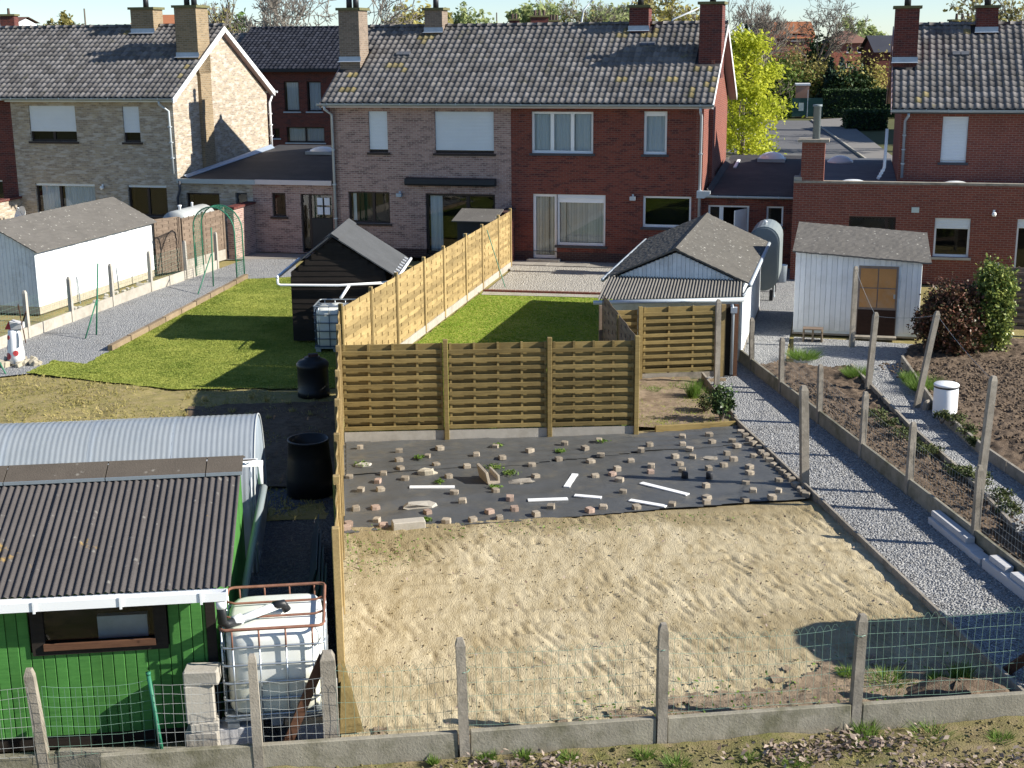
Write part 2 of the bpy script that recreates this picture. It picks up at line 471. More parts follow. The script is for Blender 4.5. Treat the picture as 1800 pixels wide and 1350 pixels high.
m_orange = plain('varnished_door_panel', (0.48,0.24,0.085), 0.55, 0.3, 2.5, dirt=((0.42,0.33,0.24), 0.6))
m_doorgrey = plain('worn_door_frame', (0.24,0.19,0.16), 0.8, 0.3, 9)
m_conc = plain('weathered_concrete', (0.30,0.27,0.225), 0.92, 0.32, 7, bump=0.6, bs=45, dirt=((0.14,0.125,0.10), 0.75), rand=0.1)
m_concl = plain('light_concrete', (0.39,0.365,0.32), 0.9, 0.2, 7, bump=0.4, bs=45, rand=0.08, dirt=((0.25,0.225,0.18), 0.5))
m_conck = plain('mossy_concrete_board', (0.27,0.25,0.20), 0.93, 0.35, 5, bump=0.6, bs=40, rand=0.08, dirt=((0.12,0.115,0.07), 0.8))
m_bluestone = plain('pale_grey_block', (0.50,0.50,0.51), 0.85, 0.12, 6, bump=0.3, rand=0.06)
m_paver = plain('brown_grey_paver', (0.27,0.23,0.175), 0.9, 0.25, 14, bump=0.5, bs=80, rand=0.25, c2=(0.39,0.335,0.265))
m_paverp = plain('pinkish_paver', (0.34,0.25,0.20), 0.9, 0.2, 14, bump=0.5, bs=80, rand=0.2)
m_paverd = plain('dark_plastic_cap', (0.03,0.033,0.04), 0.6, 0.2, 9)
m_wboard = plain('white_plastic_plank', (0.82,0.83,0.83), 0.5, 0.04, 4)
m_asph = plain('street_asphalt', (0.125,0.125,0.13), 0.95, 0.18, 0.5, bump=0.4, bs=60, kind='World')
m_pave = plain('street_paving', (0.20,0.19,0.18), 0.92, 0.15, 0.7, bump=0.4, bs=30, kind='World')
m_tilep = plain('patio_slab', (0.30,0.28,0.25), 0.9, 0.2, 3, rand=0.12, bump=0.3, kind='World')
m_galv = plain('galvanised_steel', (0.42,0.46,0.50), 0.4, 0.15, 5, metal=0.7)
m_rust = plain('rusty_steel', (0.20,0.075,0.045), 0.8, 0.35, 14, c2=(0.33,0.17,0.12))
m_greenm = plain('green_coated_metal', (0.03,0.17,0.10), 0.5, 0.15, 5)
m_greenw = plain('pale_green_wire', (0.17,0.28,0.22), 0.55, 0.15, 5)
m_greyw = plain('grey_galvanised_wire', (0.36,0.38,0.37), 0.5, 0.2, 5)
m_blackp = plain('black_plastic', (0.014,0.015,0.017), 0.45, 0.25, 5, spec=0.4)
m_tank = plain('grey_painted_tank', (0.20,0.235,0.25), 0.5, 0.15, 2.5, dirt=((0.26,0.28,0.27), 0.5))
m_tankl = plain('pale_grey_tank', (0.40,0.42,0.42), 0.5, 0.15, 3, dirt=((0.3,0.31,0.3), 0.5))
m_red = plain('red_paint', (0.36,0.045,0.05), 0.6, 0.2, 6)
m_stonewall = plain('rubble_stone', (0.40,0.36,0.28), 0.95, 0.35, 9, bump=0.8, bs=25)
m_pole = plain('galvanised_lamp_post', (0.62,0.66,0.70), 0.5, 0.1, 3)
m_clay = plain('clay_chimney_pot', (0.10,0.07,0.06), 0.8, 0.2)
m_kioskbrick = plain('salmon_rendered_kiosk', (0.50,0.28,0.20), 0.85, 0.12, 2)
m_kioskgreen = plain('dark_green_gate_sheet', (0.03,0.085,0.075), 0.55, 0.12, 1.5)
m_sign = plain('pale_notice_board', (0.55,0.62,0.60), 0.6, 0.1, 2)
m_tarp = plain('blue_grey_metal_sheet', (0.07,0.10,0.14), 0.45, 0.25, 5, metal=0.3)

def make_fibre(name, c, lich=None, amt=0.0, spots=0.5):
    t = NT(name); v = t.coord('World')
    n = t.noise(v, 2.0, 6, 0.7)
    col = t.mix(n, sc3(c, 0.7), sc3(c, 1.3))
    col = t.mix(0.7, col, t.mix(t.noise(v, 45, 3), (0.65,)*3, (1.35,)*3), 'MULTIPLY')
    s = t.ramp(t.voro(v, 7.0), [(0.12,(1,1,1)),(0.22,(0,0,0))])
    s = t.math('MULTIPLY', s, t.ramp(t.noise(v, 9, 3), [(0.48,(0,0,0)),(0.58,(1,1,1))]))
    col = t.mix(t.math('MULTIPLY', s, spots), col, (0.50,0.49,0.44))
    if lich:
        m = t.ramp(t.noise(v, 2.2, 4, 0.6), [(0.66-amt,(0,0,0)),(0.73-amt,(1,1,1))])
        col = t.mix(m, col, lich)
    t.bump(t.noise(v, 55, 4), 0.5, 0.012)
    return t.fin(col, 0.92, 0, 0.15)
m_fibre = make_fibre('dark_corrugated_sheet', (0.088,0.080,0.078), (0.36,0.235,0.07), -0.02, 0.22)
m_fibre2 = make_fibre('weathered_roof_felt', (0.13,0.122,0.112), None, 0, 0.7)
m_fibre3 = make_fibre('old_shed_roof_sheet', (0.115,0.108,0.096), None, 0, 1.0)
m_fibre4 = make_fibre('brown_grey_corrugated_sheet', (0.165,0.156,0.142), None, 0, 0.2)
m_felt = make_fibre('grey_mineral_felt', (0.088,0.092,0.097), None, 0, 0.05)
m_cap = make_fibre('dark_ridge_cap', (0.10,0.085,0.07), (0.13,0.10,0.05), 0.0, 0.3)

def make_membrane():
    t = NT('black_weed_membrane'); v = t.coord('World')
    n = t.noise(v, 0.9, 6, 0.7)
    col = t.mix(n, (0.056,0.059,0.060), (0.112,0.115,0.115))
    d = t.ramp(t.noise(v, 1.7, 7, 0.75), [(0.52,(0,0,0)),(0.72,(1,1,1))])
    col = t.mix(t.math('MULTIPLY', d, 0.40), col, (0.22,0.185,0.12))
    w = t.n('ShaderNodeTexWave'); w.inputs['Scale'].default_value = 60; t.l(v, w.inputs['Vector'])
    t.bump(t.math('ADD', t.noise(v, 14, 4), t.math('MULTIPLY', w.outputs['Fac'], 0.15)), 0.35, 0.02)
    return t.fin(col, 0.45, 0, 0.5)
m_memb = make_membrane()

def make_poly():
    t = NT('translucent_corrugated_plastic'); v = t.coord('World')
    n = t.noise(v, 1.5, 5, 0.7)
    col = t.mix(n, (0.42,0.48,0.54), (0.62,0.67,0.72))
    t.fin(col, 0.2, 0, 0.6)
    tr = t.n('ShaderNodeBsdfTranslucent'); t.l(col, tr.inputs[0])
    tp = t.n('ShaderNodeBsdfTransparent'); tp.inputs[0].default_value = (0.75,0.8,0.85,1)
    m1 = t.n('ShaderNodeMixShader'); m1.inputs[0].default_value = 0.4
    t.l(t.b.outputs[0], m1.inputs[1]); t.l(tr.outputs[0], m1.inputs[2])
    m2 = t.n('ShaderNodeMixShader'); m2.inputs[0].default_value = 0.2
    t.l(m1.outputs[0], m2.inputs[1]); t.l(tp.outputs[0], m2.inputs[2]); t.l(m2.outputs[0], t.out.inputs[0])
    return t.m
m_poly = make_poly()
def make_ibc():
    t = NT('translucent_white_tank'); v = t.coord('Object')
    sx = t.n('ShaderNodeSeparateXYZ'); t.l(v, sx.inputs[0])
    n = t.noise(v, 2.5, 5, 0.7)
    col = t.mix(n, (0.80,0.82,0.80), (0.70,0.71,0.66))
    alg = t.ramp(t.noise(v, 3.5, 5), [(0.45,(0,0,0)),(0.8,(1,1,1))])
    col = t.mix(t.math('MULTIPLY', alg, 0.35), col, (0.55,0.54,0.36))
    lev = t.ramp(t.math('ADD', sx.outputs[2], t.math('MULTIPLY', n, 0.08)), [(0.52,(1,1,1)),(0.62,(0,0,0))])
    col = t.mix(t.math('MULTIPLY', lev, 0.6), col, (0.56,0.54,0.40))
    t.fin(col, 0.35, 0, 0.45)
    t.b.inputs['Subsurface Weight'].default_value = 0.0
    return t.m
m_ibc = make_ibc()
def make_glass(name, tint=(0.9,0.95,0.95), refl=0.015):
    t = NT(name)
    tp = t.n('ShaderNodeBsdfTransparent'); tp.inputs[0].default_value = (*tint,1)
    gl = t.n('ShaderNodeBsdfGlossy'); gl.inputs['Roughness'].default_value = 0.02
    fr = t.n('ShaderNodeFresnel'); fr.inputs[0].default_value = 1.5
    k = t.math('MINIMUM', t.math('ADD', t.math('MULTIPLY', fr.outputs[0], 1.0), refl), 1.0)
    mx = t.n('ShaderNodeMixShader'); t.l(k, mx.inputs[0]); t.l(tp.outputs[0], mx.inputs[1]); t.l(gl.outputs[0], mx.inputs[2])
    t.l(mx.outputs[0], t.out.inputs[0])
    return t.m
m_glass = make_glass('window_glass')

def leaf(name, c1, c2, rough=0.6, trans=0.35):
    t = NT(name); v = t.coord('World')
    at = t.n('ShaderNodeAttribute'); at.attribute_name = 'tint'
    col = t.mix(at.outputs['Fac'], c1, c2)
    t.fin(col, rough, 0, 0.25)
    tr = t.n('ShaderNodeBsdfTranslucent'); t.l(col, tr.inputs[0])
    mx = t.n('ShaderNodeMixShader'); mx.inputs[0].default_value = trans
    t.l(t.b.outputs[0], mx.inputs[1]); t.l(tr.outputs[0], mx.inputs[2]); t.l(mx.outputs[0], t.out.inputs[0])
    return t.m
m_grass = leaf('lawn_grass', (0.18,0.25,0.042), (0.47,0.49,0.125), 0.7, 0.5)
m_grass_b = leaf('bright_lawn_grass', (0.15,0.27,0.025), (0.31,0.43,0.06), 0.7, 0.45)
m_straw = leaf('straw_grass', (0.24,0.22,0.06), (0.50,0.42,0.18), 0.8, 0.3)
m_weed = leaf('fresh_weed_leaf', (0.07,0.15,0.02), (0.20,0.30,0.06))
m_maple = leaf('yellow_green_maple_leaf', (0.34,0.40,0.03), (0.66,0.68,0.08), 0.6, 0.5)
m_willow = leaf('willow_leaf', (0.30,0.28,0.07), (0.52,0.46,0.16), 0.7, 0.4)
m_palegr = leaf('pale_spring_leaf', (0.26,0.33,0.12), (0.46,0.50,0.24), 0.7, 0.4)
m_olive = leaf('olive_twig_leaf', (0.20,0.19,0.06), (0.38,0.33,0.12), 0.7, 0.3)
m_midgr = leaf('mid_green_leaf', (0.07,0.13,0.025), (0.20,0.27,0.06))
m_hedge = leaf('dark_hedge_leaf', (0.018,0.04,0.014), (0.05,0.095,0.03), 0.6, 0.15)
m_hedge2 = leaf('fresh_hedge_leaf', (0.06,0.12,0.02), (0.15,0.22,0.045), 0.6, 0.2)
m_conif = leaf('conifer_needle', (0.012,0.028,0.02), (0.035,0.065,0.045), 0.7, 0.1)
m_blueconif = leaf('blue_conifer_needle', (0.04,0.075,0.07), (0.11,0.16,0.15), 0.7, 0.1)
m_redleaf = leaf('bronze_shrub_leaf', (0.035,0.05,0.02), (0.19,0.08,0.055), 0.4, 0.15)
m_ivy = leaf('ivy_leaf', (0.03,0.075,0.018), (0.36,0.40,0.10), 0.35, 0.2)
m_laurel = leaf('laurel_leaf', (0.025,0.055,0.02), (0.10,0.15,0.05), 0.4, 0.15)
m_juniper = leaf('juniper_needle', (0.03,0.05,0.018), (0.13,0.15,0.055), 0.8, 0.1)
m_dryleaf = leaf('dry_fallen_leaf', (0.16,0.11,0.085), (0.44,0.36,0.30), 0.8, 0.2)
m_bark = plain('tree_bark', (0.17,0.145,0.12), 0.9, 0.3, 8, bump=0.5)
m_barkl = plain('pale_tree_bark', (0.23,0.205,0.175), 0.9, 0.25, 8, bump=0.4)
# ------------------------------------------------------------------ noise for relief
def vnoise(x, y, seed=0):
    xi = np.floor(x).astype(np.int64); yi = np.floor(y).astype(np.int64)
    fx = x-xi; fy = y-yi
    fx = fx*fx*(3-2*fx); fy = fy*fy*(3-2*fy)
    def h(a, b):
        n = (a*374761393+b*668265263+seed*982451653) & 0x7fffffff
        n = ((n ^ (n >> 13))*1274126177) & 0x7fffffff
        return ((n ^ (n >> 16)) & 0xffff)/65535.0
    return (h(xi,yi)*(1-fx)+h(xi+1,yi)*fx)*(1-fy)+(h(xi,yi+1)*(1-fx)+h(xi+1,yi+1)*fx)*fy
def fbm(x, y, seed=0, oct=4, gain=0.5):
    s = 0; a = 1; t = 0
    for k in range(oct):
        s = s+a*vnoise(x*2**k, y*2**k, seed+k); t += a; a *= gain
    return s/t
def inpoly(x, y, poly):
    r = np.zeros(x.shape, bool); n = len(poly)
    for i in range(n):
        x0, y0 = poly[i][0], poly[i][1]; x1, y1 = poly[(i+1) % n][0], poly[(i+1) % n][1]
        c = ((y0 > y) != (y1 > y)) & (x < (x1-x0)*(y-y0)/(y1-y0+1e-12)+x0)
        r ^= c
    return r
def relief(name, mat, fr, x0, x1, y0, y1, step, hf, kind='structure', label=None, keep=None):
    nx, ny = max(1, int(round((x1-x0)/step))), max(1, int(round((y1-y0)/step)))
    X, Y = np.meshgrid(np.linspace(x0, x1, nx+1), np.linspace(y0, y1, ny+1))
    Z = hf(X, Y)
    V = np.stack([X, Y, Z], -1).reshape(-1, 3)
    idx = np.arange((nx+1)*(ny+1)).reshape(ny+1, nx+1)
    F = np.stack([idx[:-1,:-1], idx[:-1,1:], idx[1:,1:], idx[1:,:-1]], -1).reshape(-1, 4)
    if keep is not None:
        c = V[F].mean(1); F = F[keep(c[:,0], c[:,1])]
    o = put(name, mesh_np(name, V, F, mat, smooth=True), None, fr[0], fr[1])
    tag(o, label, None, None, kind)
    return o
def flat(name, mat, pts, z, label=None):
    o = MB().add([(p[0], p[1], z) for p in pts], [tuple(range(len(pts)))]).top(name, mat, WORLD, (0,0,0), None, None, None, 'structure')
    return o
def W2(fr, a, b): q = fw(fr, (a, b, 0)); return (q.x, q.y)
def gp(px, py): q = G(px, py); return (q.x, q.y)

# ------------------------------------------------------------------ the setting
flat('ground', m_field, [(-900,-60),(900,-60),(900,1500),(-900,1500)], -0.09)
flat('garden_ground', m_rough, [(-34,2),(34,2),(34,60),(-34,60)], -0.05)

def soil_h(X, Y):
    h = 0.012+0.022*(fbm(X*1.0, Y*1.0, 3, 4)-0.45)+0.010*(fbm(X*6, Y*4, 9, 3)-0.5)
    w = X+Y*0.27+0.30*fbm(X*0.8, Y*0.8, 5, 3)+0.05*fbm(X*5, Y*5, 6, 2)
    m = np.clip((fbm(X*0.7, Y*0.7, 21, 3)-0.33)*4, 0.15, 1)
    fr = np.abs((w/0.17) % 1.0-0.5)*2
    h += -0.028*m*np.exp(-(fr/0.42)**2)*np.clip((vnoise(X*9, Y*3.4, 31)-0.35)*2.2, 0, 1)+0.012*(fbm(X*16, Y*11, 33, 2)-0.5)
    h += 0.011*np.sin(2*math.pi*(Y+0.12*X+0.35*fbm(X*0.8, Y*0.8, 61, 3))/0.40)*np.clip(fbm(X*0.8, Y*1.1, 63, 2)*2-0.5, 0, 1)
    return h
def soil_prints(X, Y):
    h = soil_h(X, Y)
    r = np.random.default_rng(4)
    flatX, flatY = X.ravel(), Y.ravel()
    hh = h.ravel()
    nx = X.shape[1]
    dx = X[0,1]-X[0,0]; dy = Y[1,0]-Y[0,0]
    for k in range(150):
        row = r.integers(0, 26)
        t = r.uniform(0, 1)
        cx = -0.6+row*0.34+r.normal(0, 0.04)-0.12*t*6.4*0.42; cy = -0.5+t*7.2
        i0, i1 = int((cx-0.2-X[0,0])/dx), int((cx+0.2-X[0,0])/dx)+1
        j0, j1 = int((cy-0.2-Y[0,0])/dy), int((cy+0.2-Y[0,0])/dy)+1
        i0 = max(i0, 0); j0 = max(j0, 0)
        if i0 >= i1 or j0 >= j1: continue
        sx = X[j0:j1, i0:i1]-cx; sy = Y[j0:j1, i0:i1]-cy
        if sx.size == 0: continue
        a = r.uniform(-0.3, 0.5)
        u = sx*math.cos(a)+sy*math.sin(a); v = -sx*math.sin(a)+sy*math.cos(a)
        q = (u/0.055)**2+(v/0.105)**2
        h[j0:j1, i0:i1] += -0.013*np.exp(-q)*r.uniform(0.2, 1.1)+0.005*np.exp(-((np.sqrt(q)-1.7)**2)*2.5)
    edge = np.clip((Y+0.56)/0.5, 0, 1)
    k = np.clip((Y-6.35)/0.35, 0, 1)
    return h*np.clip(edge, 0.35, 1)*(1-k)-0.035*k
bs_ = relief('bare_soil', m_sand, PLOT, 0.0, 7.58, -0.56, 11.05, 0.03, soil_prints)
co = np.empty(len(bs_.data.vertices)*3, np.float32); bs_.data.vertices.foreach_get('co', co); co = co.reshape(-1, 3)
wn1 = fbm(co[:,0]*0.9, co[:,1]*0.9, 51, 4)
dmp = np.clip((co[:,1]-5.25+2.2*(wn1-0.5))/0.9, 0, 1)*0.85+np.clip(1-np.hypot((co[:,0]-6.6)/2.6, (co[:,1]-1.6)/1.5)+1.0*(wn1-0.5), 0, 1)*0.8+np.clip(1-np.hypot((co[:,0]-0.2)/1.2, (co[:,1]-4.6)/1.6)+0.8*(wn1-0.5), 0, 1)*0.5
at_ = bs_.data.attributes.new('tint', 'FLOAT', 'POINT'); at_.data.foreach_set('value', np.clip(dmp, 0, 1).astype(np.float32))
relief('side_bed_soil', m_turned, PLOT, 5.55, 7.60, 11.07, 14.9, 0.045, lambda X, Y: 0.02+0.07*(fbm(X*3, Y*3, 6, 4)-0.45)+0.02*np.abs(np.sin(Y*8+X*2)))
# brown strip of turned soil just behind the front kerb
def strip_keep(x, y): return y < -0.25+0.25*(fbm(x*1.2, y*0+3, 14, 3)-0.3)+np.clip((x-2.6)*0.30, 0, 1.1)-np.clip((x-6.2)*0.3, 0, .4)+1.1*(fbm(x*5, y*5, 15, 3)-0.5)
relief('turned_soil', m_turned, PLOT, 0.35, 7.5, -0.555, 1.4, 0.035,
       lambda X, Y: np.maximum(soil_h(X, Y)*np.clip((Y+.56)/.5, .35, 1), 0)+0.016+0.05*(fbm(X*9, Y*9, 12, 3)-0.35), keep=strip_keep)

def clods(X, Y):
    return 0.10+0.16*(fbm(X*6.5, Y*6.5, 8, 4, 0.62)-0.45)+0.05*(fbm(X*1.3, Y*1.3, 4, 2)-0.5)
bed1 = [(9.24,-0.6),(9.8,-0.6),(9.95,4.6),(10.33,7.0),(10.62,10.0),(11.2,14.0),(11.3,14.9),(9.9,15.7),(9.24,15.2)]
relief('vegetable_bed_soil', m_clod, PLOT, 9.24, 11.5, -0.6, 15.9, 0.035, clods, keep=lambda x, y: inpoly(x, y, bed1))
bed2 = [(11.05,-1.0),(11.25,6.6),(11.33,8.5),(11.65,11.1),(12.72,15.4),(13.6,17.0),(22,17.5),(22,-1)]
relief('wide_vegetable_bed_soil', m_clod, PLOT, 11.0, 17.5, 2.0, 18.0, 0.04, clods, keep=lambda x, y: inpoly(x, y, bed2))
relief('verge', m_front, PLOT, -9.0, 13.5, -6.2, -0.665, 0.06, lambda X, Y: 0.0+0.10*(fbm(X*1.5, Y*1.5, 2, 4)-0.48)+0.05*(fbm(X*7, Y*7, 3, 3)-0.5))

# gravel paths
flat('gravel_path', m_gravel, [W2(PLOT,7.62,-0.62), W2(PLOT,9.2,-0.62), W2(PLOT,9.2,13.4), (5.05,30.0), (4.3,28.9), W2(PLOT,7.62,11.2)], -0.004)
flat('upper_gravel_path', m_gravel, [(5.05,30.0), W2(PLOT,9.2,13.4), W2(HOUSE,9.4,-8.0), W2(HOUSE,9.1,0.1), W2(HOUSE,6.02,0.1), W2(HOUSE,8.2,-6.0)], -0.008)
flat('inner_gravel_path', m_gravel, [W2(PLOT,9.8,-0.6), W2(PLOT,9.95,4.6), W2(PLOT,10.33,7.0), W2(PLOT,10.62,10.0), W2(PLOT,11.2,14.0), gp(1395,640),
     gp(1395,592), gp(1620,606), gp(1700,640), W2(PLOT,12.72,15.4), W2(PLOT,11.65,11.1), W2(PLOT,11.33,8.5), W2(PLOT,11.25,6.6), W2(PLOT,11.05,-0.6)], 0.004)
# bent line of the tall left fence, house side
FA = Vector((-3.58, 27.8, 0)); FB = Vector((-0.02, 44.3, 0))
lawnR = [(-3.1,24.5),(2.4,24.75), gp(1058,602), gp(1080,519), gp(848,513), (-2.35,32.8),(-3.4,28.0)]
flat('patio_gravel', m_gravel2, [gp(848,516), gp(1085,522), W2(HOUSE,6.0,-3.5), W2(HOUSE,6.0,-1.0), W2(HOUSE,-0.4,-1.0), (0.0,43.5)], -0.002)
flat('lawn_strip', m_concl, [gp(846,518.5), gp(1062,524), gp(1062,517.5), gp(850,512.5)], 0.012)
pat = MB().box(-0.37,6.1,-1.0,0.0,-0.06,-0.02).top('patio', m_conc, HOUSE, (0,0,0), None, None, None, 'structure')
psl = MB().obox((0.22,0.23,0.02),(0.45,0.47,0.045),(0,0,0),0.004).mesh('patio_slab', m_tilep)
for i in range(14):
    for j in range(2): inst('patio_slab', psl, pat, (-0.35+i*0.46,-0.98+j*0.48,-0.02+0.004*((i*7+j*3) % 3)))

def ragged(poly, amp=0.07, step=0.35, seed=1):
    r = random.Random(seed); out = []
    for i in range(len(poly)):
        a, b = Vector(poly[i][:2]), Vector(poly[(i+1) % len(poly)][:2]); n = max(1, int((b-a).length/step)); nn = Vector((-(b-a).y, (b-a).x)).normalized()
        for k in range(n): p = a.lerp(b, k/n)+nn*(r.uniform(-amp, amp) if k else 0); out.append((p.x, p.y))
    return out
lawnR = ragged(lawnR, 0.03, 0.3, 2)
flat('lawn', m_turf, lawnR, 0.0)
edge = lambda t: (gp(150,640)[0]*(1-t)+gp(430,491)[0]*t, gp(150,640)[1]*(1-t)+gp(430,491)[1]*t)
lawnL = [gp(45,655), gp(95,633), gp(150,640), gp(430,491), gp(514,487), (-2.0,41.5), (-3.75,28.2), gp(300,684)]
lawnL = ragged(lawnL, 0.05, 0.14, 3)
flat('left_lawn', m_turf, lawnL, 0.0)
flat('left_gravel_path', m_gravel, [gp(-60,668), gp(-60,622), gp(127,566), gp(266,513), gp(382,473), gp(432,455), gp(520,455), gp(520,486), gp(430,490), gp(150,640), gp(60,655)], -0.006)
flat('left_patio', m_tilep, [gp(425,456), gp(720,450), W2(HOUSE,-0.4,0.0), W2(HOUSE,-12.8,0.0), gp(395,456)], -0.008)
flat('shed_yard', m_shadegravel, [W2(PLOT,-1.3,-0.55), W2(PLOT,-0.05,-0.55), W2(PLOT,-0.05,8.6), W2(PLOT,-1.3,8.6)], -0.012)
relief('rough_grass_strip', m_rough, PLOT, -10.5, -0.05, 6.9, 17.2, 0.08, lambda X, Y: -0.03+0.09*(fbm(X*2, Y*2, 7, 4)-0.4),
       keep=lambda x, y: ~inpoly(x, y, [tuple(inv(PLOT, (q[0], q[1], 0)))[:2] for q in lawnL]))
relief('seedling_bed_soil', m_clod, PLOT, -3.1, -0.06, 8.5, 14.0, 0.06, lambda X, Y: 0.015+0.09*(fbm(X*3, Y*3, 17, 4)-0.4))  # bed soil cut to the fence shadow's width, so it darkens that shade
# the street beyond the houses
flat('street', m_asph, [gp(1310,300), gp(1545,300), gp(1425,212), gp(1340,212)], 0.01)
flat('pavement', m_pave, [gp(1545,300), gp(1600,300), gp(1480,209), gp(1425,212)], 0.08)
flat('far_pavement', m_pave, [gp(1250,300), gp(1310,300), gp(1340,212), gp(1300,212)], 0.08)
MB().poly([(*gp(1545,300),0), (*gp(1549,300),0), (*gp(1427,212),0), (*gp(1425,212),0)], (0,0,0.13)).top('kerb', m_concl, WORLD, (0,0,0), None, None, None, 'structure')

# ------------------------------------------------------------------ grass and other ground cover
def blades(name, mat, polys, n, h, lean=0.5, wd=0.012, z=0.0, holes=(), dens=None, kind='stuff', fr=WORLD, seed=1):
    r = np.random.default_rng(seed)
    P = np.array([(p[0], p[1]) for p in polys])
    lo, hi = P.min(0), P.max(0)
    x = r.uniform(lo[0], hi[0], n); y = r.uniform(lo[1], hi[1], n)
    k = inpoly(x, y, polys)
    if dens is not None: k &= r.uniform(0, 1, n) < dens(x, y)
    x, y = x[k], y[k]; n = len(x)
    a = r.uniform(0, 2*math.pi, n); hh = h*r.uniform(0.5, 1.3, n)*(0.7+0.6*fbm(x*2, y*2, 17, 2))
    lx = r.normal(0, lean, n)*hh; ly = r.normal(0, lean, n)*hh
    w = wd*r.uniform(0.6, 1.4, n)
    b0 = np.stack([x-np.cos(a)*w, y-np.sin(a)*w, np.full(n, z)], -1)
    b1 = np.stack([x+np.cos(a)*w, y+np.sin(a)*w, np.full(n, z)], -1)
    t = np.stack([x+lx, y+ly, z+hh], -1)
    V = np.stack([b0, b1, t], 1).reshape(-1, 3)
    F = np.arange(3*n).reshape(-1, 3)
    tn = np.clip(0.45+1.1*(fbm(x*0.8, y*0.8, 23, 4)-0.5)+0.7*(fbm(x*3.3, y*3.3, 29, 3)-0.5)+r.normal(0, 0.14, n), 0, 1)
    return mesh_np(name, V, F, mat, np.repeat(tn, 3))
tag(put('lawn_grass', blades('lawn_grass', m_grass_b, lawnR, 90000, 0.016, seed=2, wd=0.02)), 'short bright green grass of the small fenced lawn', 'grass', None, 'stuff')
tag(put('left_lawn_grass', blades('left_lawn_grass', m_grass, lawnL, 190000, 0.017, seed=3, wd=0.022)), 'mown yellowish green grass of the left lawn', 'grass', None, 'stuff')
roughL = [W2(PLOT,-10.5,7.0), W2(PLOT,-0.2,7.0), W2(PLOT,-0.2,15.5), gp(300,686), gp(45,657), gp(-90,690)]
tag(put('dry_grass', blades('dry_grass', m_straw, roughL, 42000, 0.05, 0.9, 0.013, seed=4, z=-0.005, dens=lambda x, y: 0.1+1.3*(fbm(x*1.1, y*1.1, 3, 3)-0.3))), 'dry straw coloured grass before the left lawn', 'grass', None, 'stuff')
frontP = [W2(PLOT,-9,-3.2), W2(PLOT,12,-3.2), W2(PLOT,12,-0.72), W2(PLOT,-9,-0.72)]
tag(put('verge_grass', blades('verge_grass', m_straw, frontP, 60000, 0.035, 0.9, 0.006, seed=5, z=0.0, dens=lambda x, y: 0.05+1.8*(fbm(x*1.3, y*1.3, 13, 3)-0.35))), 'thin dry grass on the strip before the front kerb', 'grass', None, 'stuff')

# loose stones on the gravel
def stones(name, label, fr, x0, x1, y0, y1, n, s0, s1, mat, seed, z=0.0):
    r = np.random.default_rng(seed); x = r.uniform(x0,x1,n); y = r.uniform(y0,y1,n); s = r.uniform(s0,s1,n)
    base = np.array([[1,0,0],[0,1,0],[-1,0,0],[0,-1,0],[0,0,0.8],[0,0,-0.5]],float)
    F0 = np.array([[0,1,4],[1,2,4],[2,3,4],[3,0,4],[1,0,5],[2,1,5],[3,2,5],[0,3,5]])
    a = r.uniform(0,6.28,n); ca, sa = np.cos(a), np.sin(a); B = base[None]*r.uniform(0.6,1.3,(n,6,1))*s[:,None,None]
    V = np.stack([B[:,:,0]*ca[:,None]-B[:,:,1]*sa[:,None]+x[:,None], B[:,:,0]*sa[:,None]+B[:,:,1]*ca[:,None]+y[:,None], B[:,:,2]*0.8+z+s[:,None]*0.3], -1).reshape(-1,3)
    F = (F0[None]+(np.arange(n)*6)[:,None,None]).reshape(-1,3)
    o = put(name, mesh_np(name, V, F, mat, np.repeat(r.uniform(0,1,n),6)), None, fr[0], fr[1]); return tag(o, label, 'gravel', None, 'stuff')
m_stone = plain('loose_gravel_stone', (0.36,0.36,0.36), 0.9, 0.2, 9, rand=0.5)
stones('loose_gravel', 'loose blue-grey gravel stones on the path right of the plot', PLOT, 7.60, 9.20, -0.5, 11.0, 11000, 0.008, 0.018, m_stone, 5)
stones('soil_crumbs', 'small dry soil crumbs on the bare plot', PLOT, 0.1, 7.5, -0.5, 6.3, 1800, 0.006, 0.02, m_sand, 6, 0.012)
stones('bed_clods', 'loose clods on the narrow vegetable bed', PLOT, 9.35, 10.2, 0.0, 13.5, 1600, 0.015, 0.045, m_clod, 7, 0.12)
stones('wide_bed_clods', 'loose clods on the wide vegetable bed', PLOT, 11.9, 16.0, 4.0, 15.0, 4200, 0.015, 0.05, m_clod, 8, 0.12)
stones('verge_clods', 'small clods on the strip before the front kerb', PLOT, -1.0, 9.0, -2.2, -0.72, 1500, 0.008, 0.03, m_front, 9, 0.02)
